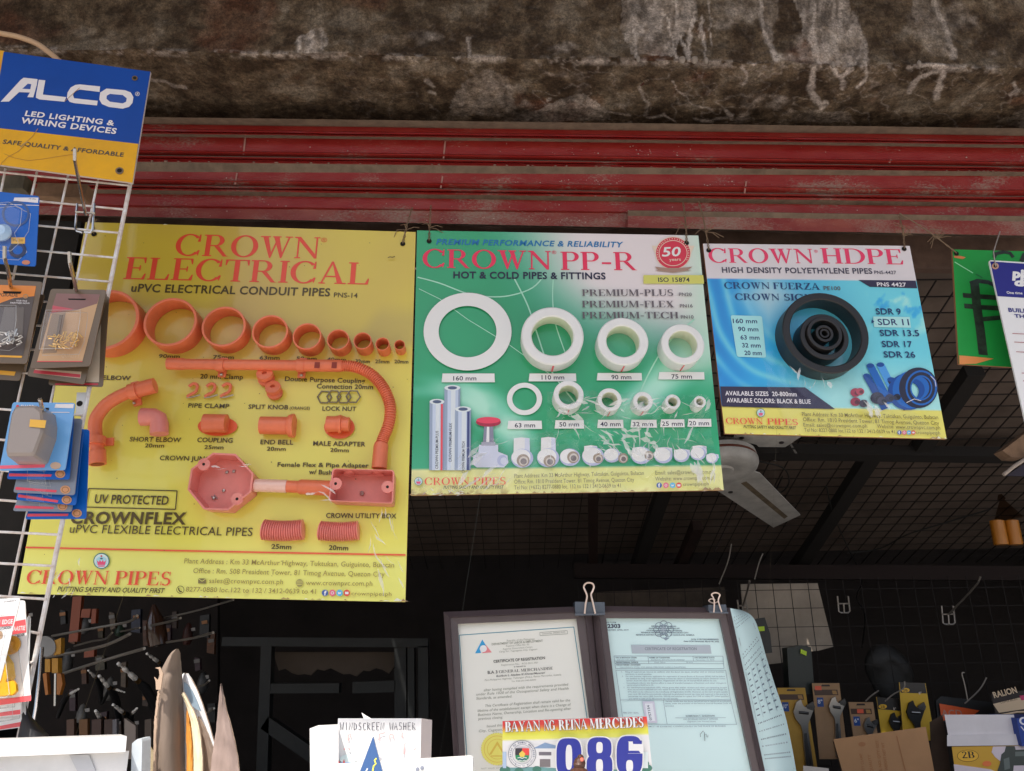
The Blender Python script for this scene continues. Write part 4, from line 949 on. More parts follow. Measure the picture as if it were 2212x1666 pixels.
tie(P3, r3, (1531, 541), (1509, 436), 6); tie(P3, r3, (1953, 538), (1941, 468), 7)
# yellow board's film: lower half only, loose
# pale ribbons painting the glints on the creases of the crumpled plastic
m_glint_rim = bpy.data.materials.new('milky_glint_rim'); m_glint_rim.use_nodes = True
_t = m_glint_rim.node_tree; _p = _t.nodes['Principled BSDF']; _p.inputs['Base Color'].default_value = (.86, .87, .87, 1); _p.inputs['Roughness'].default_value = .25; _p.inputs['Coat Weight'].default_value = 1; _p.inputs['Alpha'].default_value = .52
def fold_glints(bd, root, box, n, seed, lift, ang=None, ln=(14, 60), wd=(.0004, .0016)):
    random.seed(seed); g = G()
    x0, y0, x1, y1 = box
    for k in range(n):
        x, y = random.uniform(x0, x1), random.uniform(y0, y1); an = random.choice(ang) + random.gauss(0, .25) if ang else random.uniform(0, 6.28)
        l = random.uniform(*ln); m_ = random.randint(3, 6); pts = []
        for i in range(m_):
            pts.append((x, y)); x += math.cos(an) * l / m_; y += math.sin(an) * l / m_; an += random.gauss(0, .22)
        pts = [p for p in pts if x0 - 6 < p[0] < x1 + 6 and y0 - 6 < p[1] < y1 + 4]
        if len(pts) < 3: continue
        w = random.uniform(*wd) * random.choice((.5, 1, 1.8, 3.0)); z = lift + .0004 * k
        P = [bd.at(p, z) for p in pts]; L, R_, N_ = [], [], len(P)
        for i, p in enumerate(P):
            d = (P[min(i + 1, N_ - 1)] - P[max(i - 1, 0)]).normalized(); e = bd.n.cross(d); ww = w * (math.sin(math.pi * i / (N_ - 1)) * random.uniform(.5, 1.2) + .05)
            L.append(p + e * ww + bd.n * ww * .8); R_.append(p - e * ww * random.uniform(.2, 1))
        for i in range(N_ - 1): g.add([R_[i], R_[i + 1], L[i + 1], L[i]], [[0, 1, 2, 3]], m_glint_rim)
    return g.obj('plastic_glints', root, smooth=True, kind='stuff')
fold_glints(P2, r2, (1205, 860, 1530, 905), 44, 2, .040, (.5, 2.6, -.4), (20, 60))
fold_glints(P2, r2, (1290, 925, 1420, 985), 54, 3, .036, (.3, .9, 2.4), (16, 50), (.0004, .0022))
fold_glints(P2, r2, (1180, 905, 1545, 1010), 34, 4, .030, (1.2, 1.9, .6), (20, 70), (.0003, .0009))
fold_glints(P2, r2, (1490, 940, 1545, 1050), 14, 5, .024, (1.2, 1.5), (30, 80), (.0005, .0018))
fold_glints(P2, r2, (990, 950, 1110, 1060), 22, 6, .020, (2.4, 2.7), (30, 80), (.0004, .0022))
fold_glints(P2, r2, (895, 1052, 1000, 1068), 14, 7, .014, (.4, 2.7), (10, 26), (.0005, .0014))
fold_glints(P3, r3, (1700, 775, 1790, 840), 14, 8, .018, (1.2, 1.9), (14, 40), (.0004, .0014))
fold_glints(P3, r3, (1860, 855, 1920, 905), 9, 9, .014, (.9, 1.1), (24, 50), (.0006, .0026))
fold_glints(P1, r1, (640, 1040, 720, 1090), 7, 10, .046, (.2, .6), (24, 60), (.0004, .0012))
fold_glints(P1, r1, (800, 1080, 868, 1290), 16, 11, .020, (1.2, 1.4), (30, 90), (.0004, .0012))
fold_glints(P1, r1, (90, 1180, 200, 1290), 14, 12, .012, (1.9, 2.2), (16, 50), (.0004, .0016))
fold_glints(P1, r1, (430, 1000, 560, 1020), 5, 13, .046, (.3,), (16, 40), (.0004, .0012))

# chipped laminate along the lower edges and corners
m_chip = ink((150, 120, 84)); m_chip2 = ink((214, 206, 186))
def chips(bd, root, p, p2, n, seed, sc_=1.0):
    random.seed(seed); a = Art(bd, .0032, .00002)
    for k in range(n):
        t = random.random(); x, y = p[0] + (p2[0] - p[0]) * t, p[1] + (p2[1] - p[1]) * t
        w, h = random.uniform(2, 9) * sc_, random.uniform(1, 4.5) * sc_
        a.poly([(x - w, y - .4), (x - w * .3, y - h), (x + w * .2, y - h * random.uniform(.3, .8)), (x + w, y - .4)], random.choice((m_chip, m_chip, m_chip2)))
    a.g.obj('chipped_edge', root, kind='stuff')
chips(P1, r1, (45, 1282), (875, 1300), 26, 1); chips(P1, r1, (860, 1299), (875, 1300), 6, 2, 1.6); chips(P1, r1, (190, 481), (895, 502), 0 + 1, 3)
chips(P2, r2, (889, 1070), (1000, 1068), 22, 4, 1.5); chips(P2, r2, (1000, 1068), (1562, 1059), 18, 5); chips(P2, r2, (1520, 1059.5), (1562, 1059), 7, 6, 1.6)
chips(P3, r3, (1567, 936.5), (2040, 948), 14, 7, .8); chips(P3, r3, (2015, 947.5), (2043, 948.3), 9, 8, 1.3)
# ================================================================== white wire panel with carded goods, left
GN = Vector((math.sin(R(5)), -math.cos(R(5)), 0))
GP = aty((190, 700), .985)
GB = Board([(0, 372), (281, 400), (87, 1370), (-110, 1360)], GP, GN)
m_ww = mat('white_coated_wire', rgb=(226, 220, 218), rough=.4, var=.25, vscale=45, rgb2=(176, 158, 146))
m_chr = mat('bright_chrome', a=(.62, .60, .58), rough=.22, metal=1.0)
m_dw = mat('dull_hook_wire', a=(.40, .36, .31), rough=.38, metal=.85)
wp = thing('wire_panel', 'white wire mesh display panel with carded goods hooked on it, left edge', 'display panel', GB.at((87, 1366)))
g = G()
def gw(p, p2, r, lf=0.0): g.tube([GB.at(p, lf), GB.at(p2, lf)], r, m_ww, 8)
gw((284, 385), (40, 1600), .0030)
g.obj('frame_wire', wp, smooth=True)
g = G()
for p, p2 in (((213, 383), (-46, 1600)), ((147.5, 378), (-20, 1130)), ((80, 372), (-30, 860)), ((12, 365), (-34, 590))): gw(p, p2, .0016)
for yl, xr, yr in ((372, 280, 401), (427, 267, 452.7), (480, 257, 503.5), (534, 247, 557), (589, 237, 609), (643, 226, 664), (695, 215, 717), (748, 204, 769), (800, 193, 821), (884, 178, 897), (950, 163, 964), (1016, 150, 1030), (1080.5, 136, 1091), (1149, 129, 1155.5), (1217, 115, 1223), (1288, 101, 1294.5), (1352, 87, 1369), (1424, 73, 1432), (1492, 60, 1500)):
    gw((-120, yl - (yr - yl) * 120 / xr), (xr, yr), .0016, .0028)
g.obj('wire_mesh', wp, smooth=True)
g = G(); g.prism([GB.at(p, .003) for p in ((166, 848), (187, 848), (178, 900), (163, 896))], -GN * .002, mat('galvanised', a=(.55, .53, .5), rough=.45, metal=.6))
g.lathe(GB.at((172, 872), .0032), GN, [(.004, 0), (.0001, .0001)], m_hole, 12).obj('mount_bracket', wp)

# ALCO sign board
m_al = {'b': ink((10, 60, 138)), 'y': ink((238, 184, 22)), 'w': ink((204, 198, 198)), 'k': ink((50, 42, 22))}
AB = Board([(8, 112), (325, 155), (286, 395), (-32, 352)], aty((160, 250), .955), GN)
al = thing('lighting_brand_board', 'blue and yellow lighting sign board with rounded white lettering tied above the wire panel', 'sign', AB.c[3])
g = G(); c = AB.c
g.prism(c, -GN * .004, mat('alco_blue', rgb=(8, 62, 142), rough=.5, spec=.25, var=.12, vscale=9, bump=.03, bscale=30), mat('board_white_edge', rgb=(190, 180, 175)))
g.obj('panel', al)
a = Art(AB)
a.poly([(-20, 275), (-32, 352), (286, 395), (299, 311)], mat('alco_yellow', rgb=(206, 152, 14), rough=.5, spec=.25, var=.2, vscale=14, rgb2=(190, 140, 30)))
def skew(pts): return [(x, y + (x - 8) * .136) for x, y in pts]
Wt = m_al['w']
def lp(pts): a.poly([(p[0] / 4, p[1] / 4) for p in pts], Wt)
lp([(5, 880), (180, 690), (205, 672), (325, 685), (318, 735), (288, 842), (236, 840), (258, 800), (165, 797), (78, 878)])
a.poly([(p[0] / 4, p[1] / 4) for p in [(192, 768), (262, 772), (270, 728), (240, 724)]], m_al['b'])
lp([(335, 690), (392, 695), (370, 818), (572, 840), (556, 880), (340, 860), (310, 845), (312, 818)])
C_ = lambda cx, cy, rx, ry, a0, a1, n=10: [(cx + rx * math.cos(R(a0 + (a1 - a0) * i / n)), cy - ry * math.sin(R(a0 + (a1 - a0) * i / n))) for i in range(n + 1)]
lp([(865, 748), (860, 795), (690, 775), (648, 790), (630, 820), (640, 850), (845, 872), (838, 912), (640, 892)] + [(600, 880), (578, 845), (584, 800), (610, 758), (650, 735), (690, 730)])
lp([(920, 766), (1080, 780), (1130, 800), (1153, 840), (1145, 890), (1115, 925), (1060, 940), (940, 925), (880, 900), (858, 860), (866, 800)])
a.poly([(p[0] / 4, p[1] / 4) for p in [(950, 812), (1060, 822), (1095, 850), (1090, 880), (1060, 894), (950, 880), (920, 855), (922, 828)]], m_al['b'])
a.ring((1187 / 4, 812 / 4), 5, 4.6, 4.1, 3.7, Wt, 16); a.text('R', (294.6, 205), (299, 205.6), 4.5, Wt)
a.text('LED LIGHTING &', (53, 250), (246, 271.5), 10.5, Wt, bold=.03, space=1.1)
a.text('WIRING DEVICES', (43.5, 265.5), (250, 289.5), 11.5, Wt, bold=.03, space=1.1)
a.text('SAFE QUALITY & AFFORDABLE', (5, 310), (266, 339), 8.5, m_al['k'], bold=.024, space=1.08)
CK = ink((150, 105, 20))
for pts, w in (([(82, 278), (70, 295), (58, 306), (50, 318), (38, 328)], 1.6), ([(38, 328), (16, 340), (4, 352), (1, 358)], 1.2), ([(8, 332), (30, 341), (60, 347), (90, 344), (120, 339), (160, 333)], 1.0), ([(172, 190), (155, 205), (140, 219)], 1.2), ([(60, 306), (50, 312), (44, 318)], 3.5)):
    a.line(pts, w, CK if w < 3 else ink((150, 120, 60)))
for c_, r_ in (((291, 169), 6.5), ((258, 369), 9)):
    a.ell(c_, r_, r_ * .85, ink((92, 70, 40)), 16).ell((c_[0], c_[1] - .5), r_ * .6, r_ * .5, m_hole, 12)
a.g.obj('printed_lettering', al)
# a second sign edge and a cable behind it
OB = Board([(-70, 100), (9, 110), (-30, 365), (-110, 352)], aty((0, 250), .962), GN)
g = G().prism(OB.c, -GN * .004, mat('orange_board', rgb=(236, 150, 30), rough=.5)); g.obj('orange_board', label='edge of an orange board just left of the blue lighting sign', cat='sign')
P = [aty(p, .975) for p in sm([(-30, 64), (0, 72), (40, 80), (80, 95), (108, 115), (128, 132)], 6)]
G().tube(P, .0042, mat('beige_cable', rgb=(172, 142, 112), rough=.6), 10).obj('power_cable', smooth=True, label='beige cable sagging from the upper left behind the blue sign', cat='cable')
# rusty wood stubs behind the top of the panel
m_wood = mat('weathered_wood', rgb=(120, 96, 76), rough=.95, var=.5, vscale=25, bump=.6, bscale=50)
G().bar(aty((86, 416), 1.06), aty((193, 421), 1.06), .02, .024, m_wood).obj('wood_batten', label='short weathered timber batten behind the top of the wire panel', cat='batten')
G().bar(aty((-20, 402), 1.05), aty((60, 400), 1.05), .02, .024, mat('stone_grey_block', rgb=(92, 88, 76), rough=.95, var=.4, vscale=40)).obj('grey_block', label='mossy grey block behind the top left of the wire panel', cat='block')
# dark sheet added behind the panel to stand for the shade there
m_scr = mat('dark_green_sheet', a=(.010, .014, .010), rough=.9)
s_ = G().prism([aty(p, 1.24) for p in ((-200, 470), (176, 478), (28, 1300), (-200, 1300))], (0, .01, 0), mat('shade_black', a=(.016, .014, .012), rough=1, var=.5, vscale=12)); s_.obj('shade_sheet', label='added dark sheet standing for shade left of the yellow board behind the wire panel', cat='shade sheet')

# ---- hooks
def hook(label, path, r=.0021, bracket=None, m=None):
    root = thing('display_hook', label, 'hook', GB.at(path[-1][0], path[-1][1]), 'wire hooks on the white panel')
    G().tube([GB.at(p, l) for p, l in path], r, m or m_chr, 8).obj('prong', root, smooth=True)
    if bracket:
        x0, y0, x1, y1 = bracket
        g = G(); L = .006
        g.tube([GB.at(p, L) for p in ((x0 + 4, y0), (x0, y1 - 6), (x0 + 3, y1), (x0 + 14, y1 + 3))], .0016, m_chr, 6)
        g.tube([GB.at(p, L) for p in ((x1, y0), (x1 - 4, y1 - 4), (x1 - 8, y1 + 3), (x1 - 22, y1 + 2))], .0016, m_chr, 6)
        g.tube([GB.at(p, L + .002) for p in ((x0, y0 + 18), (x1 + 2, y0 + 21))], .0016, m_chr, 6)
        g.obj('bracket', root, smooth=True)
hook('chrome hook with its tip over the yellow strip of the lighting sign, empty', [((161.5, 322), .125), ((161.5, 345), .12), ((172, 400), .06), ((185, 464), .004)], .0022, (163, 440, 204, 500))
hook('chrome hook holding the brown card of gold bolts', [((150, 544), .11), ((151, 566), .105), ((160, 605), .07), ((170, 650), .004)], .0024)
hook('chrome hook holding the orange and black card at the left edge', [((10, 532), .11), ((10, 556), .105), ((19, 592), .07), ((27, 640), .004)], .0024)
hook('chrome hook holding the stack of blue blister cards', [((86, 862), .12), ((90, 878), .11), ((97, 890), .06), ((100, 905), .004)], .0024)

# ---- cards
m_clear = film('clear_blister', .05, .12, 40, rough=.10)
def card(name, label, cat, corners, lift, face, group=None, thick=.0012, edge=None):
    b = Board(corners, GP + GN * lift, GN)
    root = thing(name, label, cat, b.c[3], group)
    G().prism(rr3(b, corners, .03), -GN * thick, face, edge or face).obj('backing_card', root)
    return b, root, Art(b, .0003)
def rr3(b, corners, k):
    return [b.at(p) for p in rrect(corners, 6, 3)]
def dome(b, root, px, h, name='blister', m=None, base=.0):
    P0 = [b.at(p, base) for p in px]; cen = sum(P0, Vector()) / len(P0)
    P1_ = [cen + (p - cen) * .90 + b.n * h for p in P0]; P2_ = [cen + (p - cen) * .80 + b.n * h * 1.08 for p in P0]
    g = G(); k = len(P0)
    for A, B in ((P0, P1_), (P1_, P2_)):
        for i in range(k): g.add([A[i], A[(i + 1) % k], B[(i + 1) % k], B[i]], [[0, 1, 2, 3]], m or m_clear)
    g.poly(P2_, m or m_clear)
    o = g.obj(name, root, smooth=True)
    if m is None:
        G().tube(P0, .0005, m_glint_rim, 5, closed=True).tube(P1_, .0003, m_glint_rim, 5, closed=True).obj('blister_rim', o, smooth=True)
    return o
m_orlab = ink((240, 160, 60)); m_bcard = mat('blue_card', rgb=(4, 84, 168), rough=.45, coat=.08, spec=.3)
# A blue card, upper left
bA, rA, a = card('blister_card', 'bright blue blister card with an orange price label at the upper left edge', 'blister card', [(-40, 410), (85, 424), (77, 576), (-50, 566)], .045, m_bcard)
a.poly([(29, 434), (31, 427), (83, 427), (82, 438.5)], Wt); a.line([(-10, 441), (84, 444)], 1.6, Wt)
a.text('HP-306L', (62, 431), (78, 431.6), 3, ink((60, 60, 70)), bold=0)
a.ring((34, 462), 30, 28, 25, 23, ink((40, 70, 120)), 30)
a.ring((38, 540), 19, 18, 11, 10, ink((14, 34, 70)), 30)
a.poly([(24, 513), (54, 513), (54, 526.5), (24, 526.5)], m_orlab); a.text('Php 200', (28, 521), (50, 521.5), 4, ink((120, 80, 30)))
a.ell((56, 567), 9, 5, ink((176, 110, 80)), 12)
a.g.obj('printing', rA)
dome(bA, rA, [(-30, 452), (10, 448), (34, 446), (66, 462), (62, 500), (48, 520), (58, 545), (40, 562), (8, 560), (-30, 552)], .018)
G().lathe(bA.at((6, 505), .004), GN, [(.012, 0), (.013, .004), (.008, .010), (.0002, .011)], mat('clear_smoke', rgb=(150, 180, 210), rough=.15, coat=.5), 20).obj('suction_cup', rA, smooth=True)
# B orange/black card
m_bro = mat('brown_tray', rgb=(92, 76, 58), rough=.4, coat=.2)
def cardB(k, cor, label, lf):
    b, r, a = card('hardware_card', label, 'blister card', cor, lf, m_bro, 'orange and black hardware cards')
    return b, r, a
b2, r2b, a = cardB(1, [(-30, 640), (97, 636), (42, 823), (-70, 815)], 'lowest orange and black card, sticking out below the others at the left edge', .012)
a.poly([(-40, 797), (34, 803), (31, 812), (-42, 806)], ink((226, 150, 40))); a.g.obj('printing', r2b)
bB, rB, a = cardB(0, [(-25, 602), (92, 609), (58, 786), (-60, 784)], 'front orange and black hardware card with a silver chain in its window, left edge', .030)
a.poly([(-22, 615), (78, 618), (74, 640), (30, 644), (0, 655), (-30, 660)], ink((196, 116, 40)))
a.poly([(-30, 660), (0, 655), (30, 644), (74, 640), (50, 768), (-52, 764)], ink((72, 62, 58)))
a.poly([(-54, 766), (48, 769), (47, 773), (-54, 770)], ink((226, 150, 40)))
a.text('HOPGRADE', (-22, 640), (38, 641), 7, ink((86, 60, 30)), bold=.02); a.text('YOUR TRUE', (34, 651), (58, 652), 3, Wt); a.text('PARTNER NOW', (22, 656), (64, 657), 3.2, Wt)
a.poly([(6, 629), (47, 630), (44, 635), (8, 634)], m_hole); a.ring((55, 640), 6, 5, 3, 2.5, ink((160, 120, 80)), 12)
a.poly([(10, 663), (52, 665), (48, 740), (-8, 740)], ink((96, 88, 82)))
a.g.obj('printing', rB)
dome(bB, rB, [(-30, 664), (50, 664), (50, 700), (44, 745), (20, 758), (-44, 752)], .014)
m_sil = mat('silver_links', a=(.8, .78, .75), rough=.3, metal=.8)
def tangle(b, root, cx, cy, sx, sy, n, m, name, z=.006):
    random.seed(int(cx * 3 + cy))
    g = G()
    for k in range(n):
        x, y = cx + random.uniform(-sx, sx), cy + random.uniform(-sy, sy); an = random.uniform(0, 6.28); l = random.uniform(5, 10)
        d = Vector((math.cos(an), math.sin(an))); p = [(x - d.x * l, y - d.y * l), (x, y), (x + d.x * l, y + d.y * l), (x + d.x * l * .8 + d.y * 5, y + d.y * l * .8 - d.x * 5), (x + d.y * 5, y - d.x * 5)]
        g.tube([b.at(q_, z + .0014 * (k % 4)) for q_ in p], .0009, m, 6)
    return g.obj(name, root, smooth=True)
tangle(bB, rB, 18, 728, 26, 16, 16, m_sil, 'chain')
# C brown card with gold hooks, plus the ones behind
for k, (cor, lf, lb) in enumerate((([(140, 640), (236, 640), (222, 836), (104, 832)], .012, 'rearmost brown card behind the one with gold screws'), ([(118, 634), (232, 634), (182, 831), (58, 812)], .022, 'middle brown card with a red strip under the front one'))):
    b, r, a = card('hardware_card', lb, 'blister card', cor, lf, m_bro, 'brown cards of screws')
    if k == 0: a.poly([(120, 828), (212, 828), (212, 832), (118, 832)], ink((170, 50, 60))); a.poly([(190, 790), (218, 700), (214, 826), (186, 826)], ink((176, 160, 140)))
    else: a.poly([(76, 797), (176, 803), (174, 818), (72, 806)], ink((172, 150, 130))); a.poly([(74, 799), (174, 809), (173, 816), (72, 806)], ink((168, 46, 58)))
    a.g.obj('printing', r)
bC, rC, a = card('hardware_card', 'front brown blister card holding gold screws and hooks', 'blister card', [(110, 624), (230, 626.5), (195, 791.5), (64, 796.5)], .036, m_bro, 'brown cards of screws')
a.poly([(122, 634), (216, 636), (178, 781), (80, 781)], ink((172, 138, 102))); a.poly([(122, 634), (216, 636), (210, 656), (160, 672), (108, 678)], ink((118, 84, 80))); a.poly([(114, 660), (160, 668), (112, 676)], ink((168, 70, 80)))
a.poly([(147, 645), (186, 645.5), (184, 648.5), (148, 648)], m_hole); a.text('QUALITY', (132, 772), (172, 772.5), 8, ink((176, 150, 122)), bold=.01); a.poly([(80, 780), (178, 780), (178, 782), (80, 782)], ink((190, 70, 70)))
a.poly([(112, 678), (142, 676), (122, 762), (92, 764)], ink((128, 108, 88)))
a.g.obj('printing', rC)
G().prism([bC.at(p, .006) for p in ((130, 682), (136, 682), (126, 740), (120, 740))], GN * .002, m_bro).obj('tray_rib', rC)
dome(bC, rC, [(108, 676), (190, 676), (188, 700), (182, 740), (170, 766), (92, 768), (98, 730)], .016)
tangle(bC, rC, 142, 738, 32, 16, 22, mat('brass_screws', a=(.85, .56, .20), rough=.3, metal=.8), 'screws')
for x, y in ((128, 659), (118, 677), (153, 677), (176, 680), (164, 690), (99, 741), (136, 746)): pass
# D blue blister cards with grey adapters: stack
m_bD = mat('blue_card_pale', rgb=(92, 146, 196), rough=.25, coat=.5)
m_grey = mat('grey_rubber', rgb=(136, 126, 120), rough=.35, coat=.4, bump=.15, bscale=40)
stack = [([(130, 925), (193, 928), (186, 1121), (54, 1122)], .004, 'lowest'), ([(100, 935), (172, 940), (155, 1106), (27, 1104)], .012, 'fifth'), ([(80, 925), (180, 930), (164, 1092), (34, 1080)], .020, 'fourth'), ([(70, 900), (178, 905), (161, 1070), (28, 1064)], .028, 'third'), ([(60, 890), (160, 895), (150, 1036), (14, 1035)], .036, 'second')]
for cor, lf, wd_ in stack:
    b, r, a = card('adapter_card', wd_ + ' blue blister card counted from the front of the stack under the grey adapter' if wd_ != 'lowest' else 'lowest and rearmost blue blister card, its gold seal showing beside the yellow board', 'blister card', cor, lf, m_bcard if wd_ in ('second', 'lowest', 'fourth') else mat('blue_grey_card', rgb=(110, 116, 130), rough=.3, coat=.4), 'blue blister cards in a stack')
    x0, y0 = cor[3]; x1, y1 = cor[2]
    a.poly([(x0 + 6, y0 - 12), (x1 - 38, y1 - 11), (x1 - 40, y1 - 6), (x0 + 5, y0 - 6)], ink((214, 64, 84)))
    a.ell((x1 - 20, y1 - 12), 11, 9, ink((186, 132, 92)), 14); a.ring((x1 - 20, y1 - 12), 8, 6.5, 6, 5, ink((140, 96, 60)), 14)
    a.g.obj('printing', r)
    dome(b, r, [(x0 + 36, y0 - 60), (x1 - 60, y1 - 58), (x1 - 52, y1 - 18), (x0 + 36, y0 - 20)], .008)
bD, rD, a = card('adapter_card', 'front blue blister card with a grey adapter and a small orange price label', 'blister card', [(27.5, 869), (162.5, 870.5), (141, 1016), (-2, 1017)], .046, m_bD, 'blue blister cards in a stack')
a.text('SHARP', (44, 881), (72, 881.5), 6, Wt, bold=.03); a.ell((38, 878), 3.5, 3.5, ink((190, 60, 60)), 10); a.poly([(120, 873), (160, 873), (158, 882), (118, 881)], Wt); a.line([(27, 890), (150, 891)], 1.6, Wt)
a.poly([(80, 881), (106, 881), (105, 886), (81, 886)], m_hole)
a.poly([(-1, 1006), (98, 1003), (96, 1010), (0, 1013)], ink((206, 84, 108))); a.poly(C_(120, 1006, 12, 8, 0, 360, 8)[:-1], ink((176, 150, 130)))
a.g.obj('printing', rD)
dome(bD, rD, [(58, 890), (70, 887), (105, 886), (120, 898), (124, 925), (122, 950), (104, 1000), (98, 1004), (40, 1004), (37, 990), (44, 940), (50, 905)], .030, 'adapter', m_grey)
ab = G().poly([bD.at(p, .034) for p in ((65, 906), (100, 908), (97, 925), (63, 922))], m_orlab); ab.obj('price_label', rD)
# E white/red cards with yellow tape measures at the lower left
m_wc = mat('white_card', rgb=(226, 218, 222), rough=.3, coat=.3); RD = ink((206, 84, 90)); m_yel = mat('yellow_tape', rgb=(226, 158, 8), rough=.3, coat=.4)
for cor, lf, lb in (([(60, 1330), (66, 1333), (58, 1545), (-20, 1560)], .006, 'rearmost white and red carded tape measure, only its right edge showing'), ([(30, 1400), (52, 1400), (56, 1570), (-30, 1582)], .014, 'lowest white and red carded tape measure near the white box'), ([(20, 1380), (50, 1385), (46, 1545), (-30, 1552)], .022, 'third white and red carded tape measure from the front')):
    b, r, a = card('tape_measure_card', lb, 'blister card', cor, lf, m_wc, 'carded yellow tape measures')
    x0, y0 = cor[3]; x1, y1 = cor[2]
    a.poly([(x0, y0 - 8), (x1 - 2, y1 - 12), (x1 - 2, y1 - 2), (x0, y0 - 1)], RD); a.poly([(x1 - 28, y1 - 70), (x1, y1 - 74), (x1 - 2, y1 - 62), (x1 - 30, y1 - 58)], RD)
    a.g.obj('printing', r)
    dome(b, r, [(x0 + 10, y0 - 60), (x1 - 14, y1 - 60), (x1 - 14, y1 - 18), (x0 + 8, y0 - 18)], .012)
for cor, lf, lb, dx in (([(38, 1297), (54, 1297), (67, 1514), (-30, 1528)], .034, 'second white card with a yellow tape measure at the lower left edge', 0), ([(-40, 1295), (44, 1292), (0, 1474), (-70, 1480)], .056, 'front white card cut by the left edge with a red banner', -28)):
    b, r, a = card('tape_measure_card', lb, 'blister card', cor, lf, m_wc, 'carded yellow tape measures')
    if dx == 0:
        a.poly([(30, 1343), (55, 1338), (57, 1366), (22, 1372)], RD); a.text('AASTIE', (28, 1363), (54, 1361), 9, Wt, bold=.03); a.text('EXCEEDER', (25, 1378), (53, 1373), 5, ink((40, 40, 50)), bold=.02, shear=.2)
        a.poly([(-30, 1516), (67, 1502), (67, 1514), (-30, 1528)], RD)
        a.g.obj('printing', r)
        g = G()
        g.prism([b.at(p, .003) for p in ((6, 1412), (16, 1414), (30, 1432), (34, 1462), (30, 1470), (38, 1478), (40, 1494), (32, 1502), (-20, 1506), (-30, 1500), (-30, 1420))][::-1], GN * .018, m_yel).obj('tape_measure', r)
        G().prism([b.at(p, .022) for p in ((14, 1474), (32, 1470), (38, 1478), (39, 1492), (31, 1500), (0, 1503), (-6, 1490))][::-1], GN * .004, mat('yellow_grip', rgb=(214, 146, 4), rough=.4)).obj('brake_button', r)
        G().lathe(b.at((25, 1394), .002), GN, [(.0105, 0), (.0105, .003), (.006, .003), (.0055, .002), (.0002, .002)], mat('brass_round', rgb=(180, 130, 40), rough=.4), 20).obj('belt_ring', r)
        dome(b, r, [(-30, 1386), (38, 1384), (52, 1500), (46, 1508), (-30, 1514)], .028)
    else:
        a.poly([(-44, 1336), (32, 1330), (27, 1352), (-48, 1358)], RD); a.text('1 EDGE', (-2, 1349), (27, 1347), 9, Wt, bold=.02); a.text('ACCORDION', (-4, 1361), (24, 1358), 5, ink((40, 40, 50)), bold=.02); a.text('EXTENSION-4', (8, 1302), (34, 1299), 3.5, ink((70, 70, 80)), bold=.01)
        a.ell((0, 1372), 6, 9, ink((150, 120, 90)), 12)
        a.g.obj('printing', r)
        dome(b, r, [(-40, 1308), (22, 1306), (16, 1328), (-44, 1332)], .012); dome(b, r, [(-46, 1364), (12, 1362), (-6, 1460), (-60, 1466)], .02)
# black brush/handle hanging beside
G().tube([GB.at(p, .01) for p in ((50, 1525), (56, 1550), (62, 1572), (70, 1600), (76, 1640))], [.003, .005, .010, .017, .018], mat('black_plastic', a=(.012, .012, .014), rough=.5), 12).obj('black_brush', smooth=True, label='black flared plastic handle beside the lowest tape card', cat='brush')
# ================================================================== signs at the right edge
m_grn = mat('green_ply', rgb=(20, 140, 58), rough=.6, var=.12, vscale=14)
GS = Board([(2057.7, 539), (2290, 545), (2300, 800), (2071.5, 786.5)], FP + FN * .012, FN)
gs = thing('green_price_board', 'green board with a hand painted black peso sign, right of the blue board', 'sign', GS.c[3])
G().prism(GS.c, -FN * .005, m_grn, m_edge).obj('panel', gs)
a = Art(GS); PB = mat('black_marker', a=(.012, .014, .012), rough=.5, var=.6, vscale=60, a2=(.03, .06, .035))
a.line([(2105, 610), (2110, 660), (2118, 715), (2124, 767)], 19, PB)
a.line([(2096, 613), (2112, 607), (2135, 610), (2160, 622), (2176, 650), (2178, 672), (2165, 686), (2120, 690)], 10, PB)
a.line([(2080, 638), (2120, 641), (2190, 646)], 11, PB); a.line([(2083, 661), (2120, 664), (2190, 668)], 11, PB)
a.line([(2147, 556), (2152, 548), (2168, 544.5), (2182, 547), (2189, 556)], 8, PB); a.line([(2206, 565), (2214, 548)], 9, PB)
a.poly([(2072, 768), (2072.5, 787), (2108, 786), (2147, 775), (2110, 771)], ink((206, 130, 72)))
a.poly([(2060, 553), (2062, 557), (2080, 560), (2086, 556), (2075, 553)], ink((190, 110, 60)))
a.line([(2062, 566), (2080, 577), (2102, 590)], 2.4, ink((130, 200, 150))); a.line([(2108, 592), (2122, 600)], 2, ink((14, 90, 40)))
a.g.obj('painted_sign', gs)
tie(GS, gs, (2066, 548), (1943, 462), 9)
PS = Board([(2136, 562), (2330, 574), (2390, 960), (2218, 925)], FP + FN * .065, FN)
ps = thing('plastic_notice', 'white hanging notice with a dark blue header, cut by the right edge', 'sign', PS.c[3])
G().prism([PS.at(p) for p in rrect(PS.px, 6, 4)], -FN * .003, mat('notice_white', rgb=(218, 206, 212), rough=.35, coat=.2), mat('notice_edge', rgb=(226, 222, 222))).obj('panel', ps)
a = Art(PS); NB = ink((26, 24, 112)); RU = ink((150, 78, 86))
a.poly([(2139, 565), (2155, 640), (2345, 652), (2326, 577)], NB)
a.text('piso', (2185, 599), (2246, 602), 17, ink((228, 224, 226)), bold=.06, shear=.2); a.text('date', (2192, 617), (2260, 621), 15, ink((228, 224, 226)), bold=.06, shear=.2)
a.text('One time', (2175, 634.5), (2209, 636), 5, ink((228, 224, 226)), bold=.02)
a.text('BUILD', (2179, 673.6), (2222, 676), 8, NB, bold=.03); a.text('THIS', (2192, 686), (2226, 688), 7, NB, bold=.03)
for x, y in ((2187, 720.5), (2191, 739), (2195, 760), (2207, 806), (2210, 823)): a.line([(x, y), (x + 100, y + 5)], 1.4, RU)
